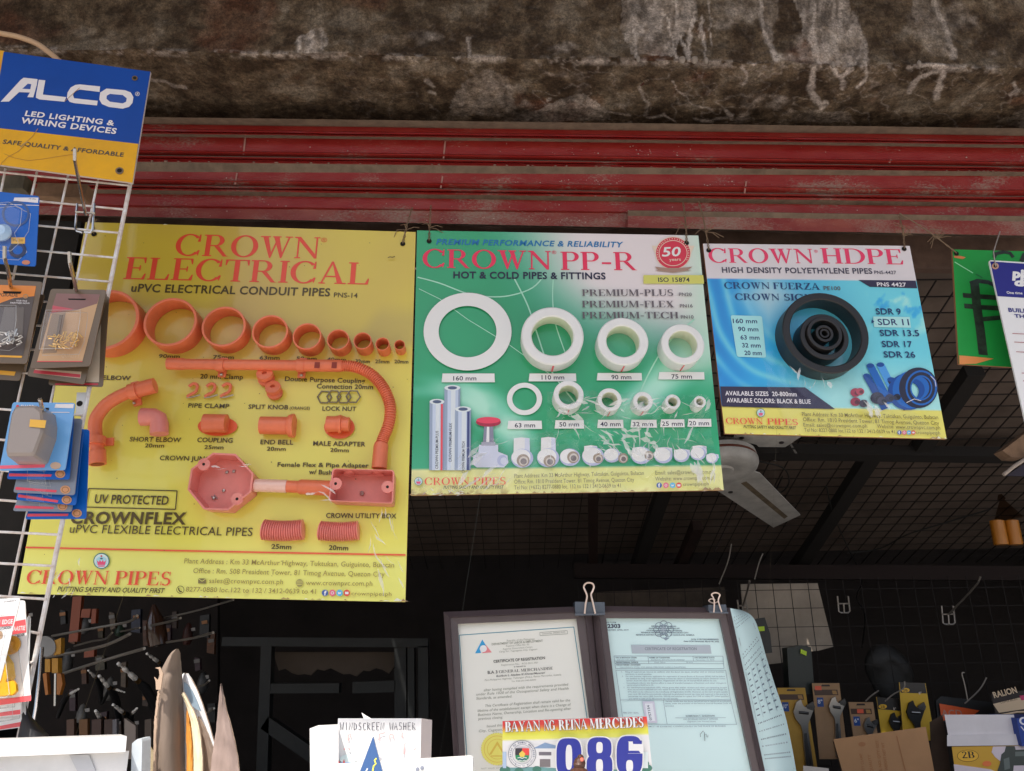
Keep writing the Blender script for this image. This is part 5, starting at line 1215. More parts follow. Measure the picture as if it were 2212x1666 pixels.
a.ring((2150, 575), 7.5, 7, 3.8, 3.5, ink((170, 130, 110)), 20); a.ell((2150, 575), 3.8, 3.5, m_hole, 14)
a.g.obj('printed_lettering', ps)
G().tube([PS.at(p, .004) for p in ((2151, 576), (2148, 560), (2146, 545), (2150, 532), (2160, 500))], .0012, m_dw, 6).obj('hang_wire', ps, smooth=True)
# ================================================================== inside the shop
# sloping mesh ceiling
MN = Vector((0, .325, 1)).normalized() * -1.0                       # facing down into the room
MP = Vector((0, 2.3, 1.5 + .38))
def onm(p, lift=0.0): return hit(p, MP + MN * lift, MN)
MS = Vector((0, 1, -.325)).normalized()
m_mesh = mat('rusty_mesh_wire', a=(.010, .006, .005), rough=.8)
m_ply = mat('old_ceiling_ply', a=(.165, .125, .102), rough=.95, var=.5, vscale=5, a2=(.100, .073, .058))
x0, x1 = -1.6, 3.0
A_ = MP - MS * .95; L_ = 1.40
cm = thing('ceiling_mesh', 'sloping rusty wire mesh under the dark ceiling of the shop', 'wire mesh', A_)
g = G(); k = 0
x = x0
while x < x1:
    g.tube([A_ + Vector((x, 0, 0)), A_ + Vector((x, 0, 0)) + MS * L_], .0017, m_mesh, 4); x += .05
t = 0
while t < L_:
    p = A_ + MS * t - MN * .0026
    g.tube([p + Vector((x0, 0, 0)), p + Vector((x1, 0, 0))], .0017, m_mesh, 4); t += .05
g.obj('wire', cm)
pl = thing('ceiling_panel', 'brown stained plywood ceiling above the wire mesh', 'ceiling panel', A_ + Vector((0, 0, .1)))
for i in range(4):
    u0, u1 = x0 + (x1 - x0) * i / 4 + .004, x0 + (x1 - x0) * (i + 1) / 4 - .004
    q0 = A_ - MN * .05
    G().prism([q0 + Vector((u0, 0, 0)), q0 + Vector((u1, 0, 0)), q0 + Vector((u1, 0, 0)) + MS * L_, q0 + Vector((u0, 0, 0)) + MS * L_], -MN * .006, m_ply).obj('sheet', pl)
m_rb = mat('dark_rafter', a=(.012, .010, .009), rough=.9); m_rb2 = mat('red_oxide_steel', a=(.032, .014, .011), rough=.8, var=.4, vscale=20)
def rafter(label, p, p2, w, m, lf=.02):
    G().bar(onm(p, lf), onm(p2, lf), w, .03, m, up=MN).obj('rafter', label=label, cat='rafter', group='roof timbers over the mesh')
rafter('rusty upright steel strip under the mesh below the green board', (1281, 1040), (1281, 1232), .028, m_rb2)
rafter('black sloping rafter below the right half of the green board', (1440, 1040), (1374, 1232), .040, m_rb)
rafter('short reddish rafter right of the long black one', (1507, 1135), (1463, 1232), .030, m_rb2)
rafter('long dark rafter running down from the fan towards the back', (1885, 980), (1720, 1232), .042, m_rb)
rafter('dark rafter behind the green price board at the right', (2105, 800), (1985, 975), .040, m_rb)
G().bar(onm((1600, 975), .03), onm((2260, 985), .03), .035, .03, m_rb, up=MN).obj('cross_beam', label='dark cross beam running behind the fan below the blue board', cat='beam')
G().bar(aty((1240, 1234), 2.62), aty((2300, 1240), 2.62), .05, .045, mat('dark_red_purlin', a=(.020, .011, .010), rough=.9)).obj('purlin', label='dull red steel purlin along the lower edge of the mesh ceiling', cat='beam')
# loops of wire hanging from the mesh
m_blk = mat('black_cable', a=(.010, .010, .010), rough=.6)
for lb, pts in (('thin black wire looped under the ceiling mesh right of the fan', [(1630, 995), (1690, 1010), (1705, 1040), (1690, 1062), (1678, 1058), (1690, 1030)]), ('long sagging black wire below the ceiling mesh at the right', [(1830, 1195), (1900, 1185), (1960, 1155), (2040, 1130), (2140, 1100)]), ('stray wire dangling between the purlin and the hooks', [(1785, 1050), (1800, 1110), (1830, 1180), (1862, 1250), (1850, 1290), (1868, 1330), (1862, 1400)])):
    G().tube([onm((p[0], p[1]), .03) for p in sm(pts, 5)], .0022, m_blk, 6).obj('loose_wire', smooth=True, label=lb, cat='wire')
# ---- ceiling fan
FA = Vector((0, -.22, -.975)).normalized()                       # fan axis, pointing down and a little out
FC = aty((1558, 1016), 1.90)
fan = thing('ceiling_fan', 'dusty white ceiling fan half hidden behind the green board', 'fan', FC)
m_fan = mat('fan_white', rgb=(196, 192, 184), rough=.5, a=(.62, .61, .58), var=.3, vscale=18); m_fand = mat('fan_dust', a=(.22, .17, .11), rough=.9, var=.5, vscale=25)
RF = .094
G().lathe(FC, -FA, [(.0002, -.006), (RF * .30, -.006), (RF * .33, -.001), (RF * .36, -.002), (RF * .86, -.004), (RF * .95, .002), (RF, .012), (RF * 1.0, .020), (RF * .96, .022), (RF * .96, .028), (RF * .98, .029), (RF * .96, .040), (RF * .7, .052), (RF * .3, .058), (.014, .06)], m_fan, 48).obj('motor_housing', fan, smooth=True)
G().lathe(FC, -FA, [(RF * .970, .0215), (RF * .985, .025), (RF * .970, .0285)], mat('fan_red_band', a=(.14, .03, .012), rough=.5), 48).obj('band', fan, smooth=True)
G().lathe(FC, -FA, [(RF * .5, .05), (RF * .62, .056), (RF * .6, .066), (RF * .3, .07)], mat('fan_coil', a=(.16, .13, .11), rough=.6, var=.7, vscale=120), 30).obj('coil_ring', fan, smooth=True)
G().tube([FC - FA * .05, FC - FA * .05 + Vector((0, 0, .30))], .010, m_fan, 12).obj('down_rod', fan, smooth=True)
def blade(px, lift, strip=None, holes=()):
    P = [hit(p, FC - FA * lift, FA) for p in px]
    o = G().prism(P, -FA * .003, m_fan).obj('blade', fan)
    if strip:
        G().poly([hit(p, FC - FA * (lift - .0006), FA) for p in strip], m_fand).obj('dust_streak', o)
    for h in holes:
        G().lathe(hit(h, FC - FA * (lift - .0008), FA), FA, [(.0062, 0), (.0062, .002), (.0035, .0024), (.0033, 0), (.0001, 0)], mat('rivet', a=(.06, .05, .05), rough=.5), 14).obj('rivet', o)
blade([(1540, 1055), (1555.7, 1064), (1671, 1140), (1729, 1113), (1641.5, 1023), (1600, 1010)], .012, [(1600, 1044), (1612, 1040), (1702, 1116), (1694, 1121)], ((1578, 1063),))
blade([(1580, 951), (1583, 957), (1602, 953), (1634, 961), (1655, 982), (1661, 984.5), (1669, 984), (1733, 942), (1840, 870), (1770, 845), (1590, 938)], .075, None, ((1602, 946), (1659, 972), (1688, 956)))
blade([(1530, 1000), (1400, 1005), (1250, 985), (1255, 960), (1400, 965), (1530, 975)], .03)
# ---- right: vertical wire grid with wrench packs
BG = Board([(1270, 1255), (2300, 1255), (2330, 1800), (1270, 1800)], Vector((0, 2.25, 1.5)), Vector((0, -1, 0)))
bgm = thing('back_grid', 'dark wire grid standing behind the framed certificates and wrench packs', 'wire mesh', BG.c[3])
g = G(); c3 = BG.c; z0, z1 = c3[3].z, c3[0].z; xa, xb = c3[3].x, 2.4
x = xa
while x < xb: g.tube([(x, 2.25, z0), (x, 2.25, z1)], .0012, m_mesh, 4); x += .05
z = z0
while z < z1: g.tube([(xa, 2.2474, z), (xb, 2.2474, z)], .0012, m_mesh, 4); z += .05
g.obj('wire', bgm)
m_bei = mat('beige_panel', a=(.42, .35, .28), rough=.8, var=.3, vscale=8)
G().prism([aty(p, 2.30) for p in ((1600, 1262), (1766, 1260), (1800, 1397), (1768, 1406), (1700, 1412), (1690, 1432), (1615, 1440))], (0, .006, 0), m_bei).obj('beige_board', label='dirty beige board seen through the dark grid right of the frames', cat='board')
G().prism([aty(p, 2.31) for p in ((1265, 1280), (1565, 1268), (1570, 1312), (1265, 1312))], (0, .006, 0), mat('brown_backing', a=(.075, .055, .04), rough=.9, var=.6, vscale=10)).obj('brown_board', label='brown board strip above the framed certificates', cat='board')
def bhook(label, br, tip, bend=None):
    x, y, w, h = br
    r = thing('display_hook', label, 'hook', aty((x, y), 2.24), 'grey hooks on the dark grid')
    g = G(); Y = 2.238
    m_ = mat('grey_hook', a=(.30, .27, .24), rough=.45, metal=.6)
    g.tube([aty(p, Y) for p in ((x, y), (x + 3, y + h - 3), (x + 8, y + h), (x + w - 4, y + h), (x + w, y + h - 4), (x + w - 4, y))], .0024, m_, 6)
    g.tube([aty(p, Y - .002) for p in ((x + 1, y + h * .45), (x + w - 2, y + h * .45))], .0022, m_, 6)
    g.tube([aty(p, Y - .002) for p in ((x + w * .5, y + h * .45), (x + w * .55, y + h))], .0022, m_, 6)
    g.obj('bracket', r, smooth=True)
    if tip:
        P = [aty((x + w * .55, y + h * .45), Y - .004), aty(((x + w * .55) * .35 + tip[0] * .65 + 1, (y + h * .45) * .35 + tip[1] * .65), Y - .10), aty(tip, Y - .17)]
        if bend: P.append(aty(bend, Y - .18))
        G().tube(P, .0026, m_, 6).obj('prong', r, smooth=True)
bhook('grey wire hook with a long prong on the dark grid, upper right', (2034, 1309, 29, 40), (2113, 1259), (2118, 1246))
bhook('faint grey hook in front of the beige board', (1593, 1296, 22, 28), (1619, 1255))
bhook('small grey hook right of the beige board', (1809, 1288, 27, 36), None)
for lb, pts in (('bare hook prong rising above the frames under the fan', [(1553, 1262), (1572, 1215), (1580, 1175)]), ('thin bare prong left of the beige board below the blade', [(1630, 1252), (1640, 1215), (1648, 1196)]), ('bent bare prong above the orange card', [(2084, 1520), (2116, 1490), (2131, 1464)]), ('curly wire above the orange card', [(2090, 1512), (2084, 1480), (2078, 1456), (2083, 1453)]), ('bare prong above the small wrench pack', [(1870, 1515), (1880, 1505), (1898, 1492)]), ('bare prong between the two yellow headed packs', [(1912, 1515), (1930, 1500), (1952, 1487), (1954, 1472)])):
    G().tube([aty((p[0], p[1]), 2.06) for p in sm(pts, 4)], .0017, mat('grey_hook', a=(.3, .27, .24)), 6).obj('hook_prong', smooth=True, label=lb, cat='hook')
m_wk = mat('wrench_steel', a=(.42, .40, .38), rough=.3, metal=1); m_wkd = mat('wrench_dark', a=(.10, .095, .09), rough=.4, metal=.8)
def wrench(root, B, head, s, tail, dark=False, black=False):
    """adjustable wrench: jaws up at `head`, handle running down to `tail` (photo px)"""
    hx, hy = head; d = Vector((tail[0] - hx, tail[1] - hy)).normalized(); e = Vector((-d.y, d.x))
    def P(a, b, z): v = Vector(head) + d * a * s - e * b * s; return B.at((v.x, v.y), z)
    mh = mat('wrench_black', a=(.02, .019, .018), rough=.45, metal=.4) if black else (m_wkd if dark else m_wk)
    body = [(-14, -9), (-17, -2), (-8, 0), (-4, 4), (-6, 12), (2, 14), (10, 10), (20, 5), (30, 4), (95, 6), (98, 0), (95, -6), (30, -4.5), (22, -6), (10, -13), (0, -15)]
    o = G().prism([P(a, b, .004) for a, b in body], B.n * .006, mh).obj('wrench', root)
    jaw = [(-12, 16), (-7, 5), (-2, 6), (2, 15), (-4, 18)]
    G().prism([P(a, b, .005) for a, b in jaw], B.n * .005, m_wkd if not dark else m_wk).obj('jaw', o)
    G().tube([P(2, -6, .010), P(5, 8, .010)], .0035, m_wk if black else m_wkd, 10).obj('worm_screw', o, smooth=True)
    G().prism([P(a, b, .0102) for a, b in ((34, 2.2), (88, 3), (88, -3), (34, -2.2))], B.n * .0006, m_wkd if not dark else mh).obj('handle_inset', o)
def wpack(label, cor, head, s, tail, face, Y=2.08, hdr=None, dark=False, black=False, size=None, price=None, word=True):
    B = Board(cor, Vector((0, Y, 1.5)), Vector((0, -1, 0)))
    r = thing('wrench_pack', label, 'wrench pack', B.c[3], 'carded adjustable wrenches')
    G().prism(B.c, (0, .004, 0), face, mat('card_edge_brown', a=(.16, .10, .05), rough=.9)).obj('backing_card', r)
    a = Art(B, .0003, .0001)
    (xl, yl), (xr, yr) = cor[0], cor[1]
    if hdr: a.poly([(xl + 1, yl), (xr - 1, yr), (xr + 3, yr + (cor[2][1] - yr) * hdr), (xl + 4, yl + (cor[3][1] - yl) * hdr)], ink((40, 36, 34))); a.ell((xl + 14, yl + 10 + hdr * 40), 9, 5, ink((210, 160, 40)), 16); a.text('2B', (xl + 9, yl + 13 + hdr * 40), (xl + 19, yl + 13 + hdr * 40), 5, ink((60, 44, 20))); a.text('8"', (xr - 14, yr + 24), (xr - 8, yr + 24), 5, ink((190, 180, 170)))
    else:
        a.poly([(xl + 4, yl + 14), (xr - 4, yr + 14), (xr - 2, yr + 26), (xl + 6, yl + 26)], ink((66, 44, 32)))
        a.poly([((xl + xr) / 2 - 10, yl + 7), ((xl + xr) / 2 + 10, yl + 7), ((xl + xr) / 2 + 8, yl + 3), ((xl + xr) / 2 - 8, yl + 3)], ink((40, 26, 20)))
        a.poly([(xr - 16, yr + 16), (xr - 7, yr + 16), (xr - 4, yr + 24), (xr - 14, yr + 24)], ink((150, 112, 60)))
    if size: a.poly([(xl + 10, yl + 31), (xl + 24, yl + 31), (xl + 26, yl + 51), (xl + 12, yl + 51)], ink((28, 66, 128))); a.text(size, (xl + 13, yl + 44), (xl + 23, yl + 44), 8, ink((190, 190, 195)), bold=.02)
    if price: a.poly([price, (price[0] + 14, price[1]), (price[0] + 15, price[1] + 9), (price[0] + 1, price[1] + 9)], ink((240, 84, 56)))
    if word: a.text('ADJUSTABLE WRENCH', (cor[1][0] + (cor[2][0] - cor[1][0]) * .60 - 10, cor[1][1] + (cor[2][1] - cor[1][1]) * .60), (cor[1][0] + (cor[2][0] - cor[1][0]) * .2 - 9, cor[1][1] + (cor[2][1] - cor[1][1]) * .2), 5, ink((74, 48, 24)), bold=.02)
    a.g.obj('printing', r)
    wrench(r, B, head, s, tail, dark, black)
m_kr = mat('kraft_orange', a=(.60, .34, .055), rough=.7, var=.2, vscale=12); m_kr2 = mat('kraft_tan', a=(.47, .28, .145), rough=.8, var=.2, vscale=12); m_ky = mat('pack_yellow', a=(.70, .43, .028), rough=.5)
wpack('largest carded wrench on orange card beside the curled certificate', [(1679, 1486), (1739, 1486), (1772, 1700), (1700, 1700)], (1734, 1535), 1.45, (1752, 1700), m_kr, size='10"')
wpack('carded wrench with a red price sticker on tan card, second from the certificate', [(1754, 1476), (1813, 1476), (1832, 1640), (1770, 1640)], (1806, 1524), 1.15, (1812, 1650), m_kr2, Y=2.10, size='8"', price=(1760, 1482))
wpack('small carded wrench on tan card behind the brown carton', [(1833, 1517), (1886, 1517), (1899, 1610), (1846, 1610)], (1878, 1565), .95, (1876, 1680), m_kr2, size='6"', price=(1851, 1532), word=False)
wpack('carded wrench with black grip on yellow card, black header, behind the carton', [(1893, 1506), (1944, 1510), (1962, 1610), (1906, 1606)], (1934, 1556), 1.0, (1945, 1660), m_ky, hdr=.26, black=True, word=False)
wpack('tallest yellow wrench pack with black header, right of the small ones', [(1942, 1474), (1999, 1476), (2020, 1600), (1952, 1600)], (1976, 1535), 1.3, (1995, 1670), m_ky, Y=2.06, hdr=.18, black=True, word=False)
# dark bottle pack with a lime label, black hanging bag
G().prism([aty(p, 2.12) for p in ((1700, 1400), (1732, 1394), (1752, 1398), (1760, 1500), (1706, 1500))], (0, .04, 0), mat('dark_green_pack', a=(.014, .022, .018), rough=.4)).obj('dark_tool_pack', label='dark green tool pack with a lime tag hanging by the beige board', cat='tool pack')
G().prism([aty(p, 2.115) for p in ((1730, 1402), (1743, 1408), (1742, 1417), (1729, 1411))], (0, .002, 0), mat('lime_tag', rgb=(170, 200, 40))).obj('price_tag', label='lime green price tag on the dark tool pack', cat='price tag')
m_dbag = mat('dark_bag', a=(.011, .010, .009), rough=.6, bump=.5, bscale=20)
gk = G().ball(aty((1920, 1450), 2.32), .062, m_dbag, 28, (1.1, .4, 1.3))
gk.v = [v + Vector((.5, .4, 1)) * (.020 * fb(v.x * 14, v.z * 14, 3, 4)) for v in gk.v]
gk.obj('dark_bag', smooth=True, label='dim dark bag hanging on the grid behind the wrench packs', cat='bag')
G().prism([aty(p, 2.14) for p in ((2022, 1514), (2033, 1504), (2163, 1520), (2178, 1560), (2026, 1560))], (0, .006, 0), mat('acd_black', a=(.02, .02, .02), rough=.5)).obj('black_card', label='black rounded card with an orange wedge above the white box', cat='card')
AC = Board([(2029, 1520), (2163, 1540), (2163, 1580), (2034, 1580)], Vector((0, 2.135, 1.5)), Vector((0, -1, 0)))
acp = bpy.data.objects['black_card']
a = Art(AC, .0004, .0001); a.poly([(2029, 1520), (2116, 1535), (2083, 1560), (2034, 1556)], ink((214, 88, 44))); a.text('ACD', (2035, 1548), (2079, 1548), 14, ink((170, 130, 118)), bold=.01); a.g.obj('printing', acp)
RA = Board([(2141, 1500), (2328, 1478), (2338, 1545), (2154, 1560)], Vector((0, 2.02, 1.5)), Vector((0, -1, 0)))
ra = thing('brown_carton', 'dark brown printed carton with cream lettering at the right edge', 'carton', RA.c[3])
G().prism(RA.c, ray((2218, 1500)) * .08 - UP * .004, mat('dark_carton', a=(.030, .022, .020), rough=.7)).obj('carton_body', ra)
a = Art(RA, .0004, .0001); CRM_ = ink((182, 160, 132))
a.text('RALION', (2148, 1508), (2198, 1496), 12, CRM_, bold=.03); a.poly([(2145, 1521), (2158, 1540), (2238, 1528), (2313, 1505), (2313, 1494), (2198, 1508)], CRM_); a.text('COPPER BRUSH', (2162, 1520), (2198, 1512), 3.5, ink((90, 70, 56))); a.line([(2160, 1545), (2198, 1538), (2258, 1536)], 3, CRM_)
a.poly([(2202, 1503), (2228, 1500), (2228, 1512), (2206, 1513)], ink((170, 40, 90)))
a.g.obj('printing', ra)
# white foam box, 2B carton, brown carton in front of the wrenches
Y3 = 1.80
m_foam = mat('white_foam', a=(.76, .72, .73), rough=.6, var=.08, vscale=20)
fb1 = [aty(p, Y3) for p in ((2040, 1544), (2190, 1544), (2206, 1609), (2046, 1612))]
fo = thing('white_box', 'plain white box lying on the yellow carton marked 2B', 'box', fb1[3])
top = [aty(p, Y3) for p in ((2046, 1588), (2202, 1586))]
g = G(); g.prism([fb1[0], fb1[1], aty((2199, 1586), Y3), aty((2048, 1588), Y3)], ray((2120, 1575)) * .14 - UP * .004, m_foam).obj('lid', fo)
g = G(); g.prism([aty((2046, 1588), Y3 - .006), aty((2201, 1586), Y3 - .006), aty((2207, 1610), Y3 - .008), aty((2046, 1612), Y3 - .008)], ray((2120, 1598)) * .13, m_foam).obj('lid_rim', fo)
B2 = Board([(2056, 1613), (2300, 1609), (2330, 1720), (2070, 1720)], Vector((0, Y3 - .004, 1.5)), Vector((0, -1, 0)))
b2b = thing('yellow_carton', 'yellow and white carton marked 2B under the white box', 'carton', B2.c[3])
G().prism(B2.c, ray((2060, 1612)) * .2 + Vector((.01, 0, -.006)), mat('carton_yellow', a=(.70, .40, .045), rough=.55), m_kr2).obj('carton_body', b2b)
a = Art(B2, .0004, .0001); WH = ink((196, 184, 190))
a.ell((2091, 1633), 23.5, 13, ink((110, 74, 20)), 30).ell((2091, 1633), 22.3, 12, ink((216, 160, 52)), 30); a.serif('2B', (2079, 1638), (2106, 1637.5), 14, ink((30, 22, 20)), T=.2)
a.poly([(2145, 1613), (2300, 1609), (2310, 1690), (2200, 1690), (2168, 1650), (2150, 1636), (2142, 1625)], WH); a.poly([(2060, 1651), (2066, 1700), (2140, 1700), (2180, 1680), (2140, 1662)], WH)
a.ell((2132, 1650), 10, 6, ink((220, 110, 60)), 14)
MT, MT2 = ink((60, 66, 62)), ink((96, 104, 100))
a.poly([(2163, 1630), (2170, 1624), (2173, 1612), (2192, 1612), (2194, 1620), (2300, 1616), (2300, 1652), (2190, 1654), (2186, 1690), (2156, 1690), (2155, 1664), (2160, 1650)], MT); a.poly([(2193, 1624), (2300, 1620), (2300, 1630), (2193, 1634)], MT2); a.poly([(2168, 1640), (2180, 1636), (2182, 1660), (2170, 1664)], MT2)
a.g.obj('printing', b2b)
BX = [aty(p, 1.86) for p in ((2008, 1560), (2036, 1544), (2046, 1612), (2062, 1720), (2016, 1720))]
G().prism(BX, ray((2030, 1600)) * .14, mat('old_carton_brown', a=(.085, .055, .038), rough=.9, var=.4, vscale=14)).obj('old_carton', label='dark brown old carton squeezed left of the white box', cat='carton')
CB = Board([(1800, 1597), (2000, 1570), (2036, 1760), (1846, 1760)], Vector((0, 1.74, 1.5)), Vector((-.03, -1, 0)))
cbx = thing('brown_carton', 'plain kraft carton with brown stamped print standing before the wrench packs', 'carton', CB.c[3])
m_kraft = mat('kraft_board', a=(.38, .21, .10), rough=.85, var=.12, vscale=10)
G().prism(CB.c, ray((1900, 1580)) * .2 + Vector((-.012, 0, -.006)), m_kraft, mat('kraft_shade', a=(.16, .09, .045), rough=.9)).obj('carton_body', cbx)
a = Art(CB, .0004, .0001); ST = ink((128, 84, 48))
for x_, y0_, y1_, s_ in ((1870, 1700, 1628, 'HEAVY DUTY CLAMP'), (1888, 1700, 1630, 'GOOD QUALITY'), (1905, 1690, 1600, 'MODEL NO: QTY: SIZE'), (1918, 1690, 1604, 'GROSS WEIGHT NET WT')):
    a.text(s_, (x_ + 4, y0_), (x_ - 8, y1_), 6, ST, bold=.02)
a.line([(1937, 1590), (1962, 1690)], 2, ST); a.ell((1862, 1608), 8, 5, ST, 12)
a.g.obj('printing', cbx)
BLc = Board([(2196, 1552), (2280, 1552), (2290, 1612), (2208, 1612)], Vector((0, 1.78, 1.5)), Vector((0, -1, 0)))
blx = thing('blue_box', 'blue box with white print cut by the right edge beside the white box', 'box', BLc.c[3])
G().prism(BLc.c, (0, .1, 0), mat('deep_blue_box', a=(.012, .05, .30), rough=.5)).obj('box_body', blx)
a = Art(BLc, .0004, .0001); a.text('C', (2203, 1566), (2222, 1566), 16, ink((190, 190, 200)), bold=.03); a.text('V', (2206, 1580), (2220, 1580), 10, ink((190, 190, 200))); a.g.obj('printing', blx)
WC = [aty(p, 1.70) for p in ((1735, 1654), (1790, 1660), (1800, 1740), (1735, 1740))]
G().prism(WC, ray((1765, 1660)) * .1, mat('white_carton_small', a=(.5, .46, .42), rough=.6)).obj('small_carton', label='corner of a small white carton below the tan wrench pack', cat='carton')
# hanging bits at the right edge
br = thing('brush_pack', 'two orange cylinders in a clear plastic bag hanging in the dark at the right', 'brush pack', aty((2180, 1182), 2.0))
for x in (2163, 2194):
    G().lathe(aty((x, 1178), 2.0), (.02, 0, 1), [(.0002, 0), (.0165, .001), (.0175, .006), (.017, .062), (.006, .066)], mat('amber_plastic', a=(.42, .15, .010), rough=.4, coat=.3), 18).obj('orange_cylinder', br, smooth=True)
bg_ = G(); bt = aty((2160, 1068), 2.0); bm = aty((2179, 1122), 2.0)
bg_.lathe(bt, bm - bt, [(.004, 0), (.010, .012), (.006, .016), (.020, .040), (.034, (bm - bt).length)], film('bag_film', .0, .2, 40, (.62, .52, .44)), 14, sx=1.0).obj('bag', br, smooth=True)
G().prism([aty(p, 1.45) for p in ((2166, 973), (2212, 938), (2260, 905), (2270, 960), (2208, 990), (2184, 988))], (0, .03, 0), m_wood).obj('driftwood_block', label='rough brown wood block hanging just below the white notice', cat='wood block')
G().tube([aty(p, 1.44) for p in ((2168, 1026), (2190, 1008), (2225, 985))], .0035, mat('grey_rod', rgb=(150, 138, 128), rough=.6), 8).obj('rod', smooth=True, label='pale rod end poking in under the wood block at the right', cat='rod')
G().prism([aty(p, 1.46) for p in ((2174, 1028), (2215, 1000), (2260, 980), (2260, 1030))], (0, .004, 0), mat('purple_dark', a=(.018, .012, .026), rough=.6)).obj('purple_sheet', label='dark purple sheet corner under the pale rod at the right edge', cat='sheet')
# ---- left interior: steel frame, tool wall
m_gs = mat('grey_green_steel', a=(.019, .021, .021), rough=.55, metal=.2, var=.3, vscale=15)
YF = 2.0
fr = thing('steel_rack', 'dark grey steel rack frame standing behind the cartons', 'rack', aty((590, 1700), YF))
def fbar(name, p, p2, w, d=.03):
    G().bar(aty(p, YF), aty(p2, YF), d, w, m_gs, up=(0, 0, 1) if abs(p[0] - p2[0]) > abs(p[1] - p2[1]) else (1, 0, 0)).obj(name, fr)
fbar('rail', (484, 1386), (926, 1389), .021); fbar('rail', (588, 1487), (735, 1486), .022); fbar('rail', (764, 1485), (856, 1482), .026)
fbar('post', (579, 1396), (566, 1760), .026); fbar('post', (915, 1396), (918, 1760), .024); fbar('post', (866, 1400), (868, 1760), .028); fbar('post', (889, 1400), (891, 1760), .016)
fbar('brace', (575, 1560), (690, 1640), .03)
G().prism([aty(p, 2.05) for p in [(590, 1409), (855, 1409), (855, 1436)] + [(x, 1452 + 7 * math.sin(x * .06) + 4 * math.sin(x * .19)) for x in range(840, 589, -14)]], (0, .01, 0), mat('dusty_box_back', a=(.105, .078, .058), rough=.9, var=.2, vscale=8)).obj('cardboard', label='dim brown cardboard panel inside the steel rack', cat='panel')
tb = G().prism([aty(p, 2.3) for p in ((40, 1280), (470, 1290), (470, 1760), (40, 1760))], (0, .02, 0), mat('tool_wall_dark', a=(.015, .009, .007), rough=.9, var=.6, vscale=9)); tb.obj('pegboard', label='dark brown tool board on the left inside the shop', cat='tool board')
def z7(x, y): return (81.3 + x * .2083, 1247 + y * .2083)
def lhook(label, pts, Y0, Y1, r=.0024):
    P = sm([z7(*p) for p in pts], 4); k = len(P)
    G().tube([aty((p[0], p[1]), Y0 + (Y1 - Y0) * i / (k - 1)) for i, p in enumerate(P)], r, m_dw, 7).obj('tool_hook', smooth=True, label=label, cat='hook', group='long hooks of the tool board')
lhook('uppermost of the long tool hooks, just below the yellow board', [(150, 610), (500, 545), (930, 465), (1030, 400)], 1.62, 1.42)
lhook('short curved hook below the uppermost tool hook', [(380, 715), (560, 665), (700, 640), (775, 575)], 1.64, 1.50, .0018)
lhook('thick hook below the white and yellow tape', [(90, 830), (450, 765), (720, 700), (955, 590)], 1.56, 1.38, .0028)
lhook('lowest long hook, starting at the yellow clamps', [(215, 1015), (550, 905), (900, 800), (1105, 740)], 1.56, 1.38, .0028)
lhook('hook to the right of the brown flask', [(1180, 500), (1350, 465), (1480, 425)], 1.60, 1.48)
lhook('hook above the tip of the brown cardboard', [(1340, 675), (1600, 635), (1820, 575)], 1.60, 1.45)
lhook('faint long hook rising to the right under the board', [(1230, 440), (1600, 360), (1880, 280), (2030, 235)], 1.70, 1.48, .0018)
lhook('faint hook in the dark right of the cardboard sheets', [(1650, 1135), (1730, 1115), (1780, 1072)], 1.70, 1.60, .002)
lhook('lower faint hook right of the cardboard sheets', [(1740, 1410), (1790, 1390), (1830, 1360)], 1.70, 1.60, .002)
lhook('thin pale hook end left under the board', [(860, 565), (960, 545), (1060, 525)], 1.70, 1.58, .0018)
m_chd = mat('worn_chrome', a=(.86, .83, .78), rough=.35, metal=.25); m_blkp = mat('black_rubber_grip', a=(.012, .012, .013), rough=.45, bump=.2, bscale=60); m_brs = mat('brass_collar', a=(.35, .20, .07), rough=.35, metal=.9)
tools = [((1130, 790), (1260, 885), 15, 'black tool with a chrome tip nearest the cardboard edge'), ((830, 890), (1050, 1085), 22, 'big black tool with chrome and brass collar in the middle of the tool board'), ((525, 965), (600, 1040), 12, 'black tool with a small bright tip on the left of the tool board'), ((635, 1020), (745, 1150), 18, 'black tool with brassy collar left of the big chrome one'), ((425, 1160), (330, 1215), 13, 'black tool with its chrome tip turned left'), ((780, 1320), (895, 1410), 16, 'black tool low on the board with two chrome rings'), ((1030, 1360), (985, 1410), 14, 'black tool with a chrome tip beside the cardboard, low'), ((600, 1385), (650, 1460), 17, 'black tool with a dull chrome end at the bottom of the board'), ((905, 1195), (800, 1160), 9, 'thin black tool with a worn chrome stub between the larger ones')]
for (t0, t1, w, lb) in tools:
    a0, b0 = aty(z7(*t0), 1.66), aty(z7(*t1), 1.72); d = (b0 - a0); l = d.length; k = w * .0002
    r = thing('hand_tool', lb, 'hand tool', b0, 'black tools with chrome tips')
    G().lathe(a0, d, [(.0002, 0), (k * .8, .001), (k * .9, l * .10), (k * .4, l * .14), (k * .4, l * .24), (k, l * .28), (k * 1.05, l * .40), (k * .6, l * .46), (k * .7, l * .54), (k * 1.2, l * .58), (k * 1.3, l * .82), (k * .9, l * .86)], m_chd, 14).obj('chrome_tip', r, smooth=True)
    G().lathe(a0, d, [(k * 1.25, l * .86), (k * 1.3, l), (k * .8, l * 1.02)], m_brs, 14).obj('collar', r, smooth=True)
    n_ = d.normalized()
    G().tube([b0, b0 + n_ * .02, b0 + n_ * .05 + Vector((0, 0, -.01)), b0 + n_ * .08 + Vector((0, 0, -.035))], [k * 1.5, k * 2.2, k * 2.3, k * 1.6], m_blkp, 12).obj('grip', r, smooth=True)
m_oh = mat('orange_handle', a=(.22, .045, .012), rough=.5)
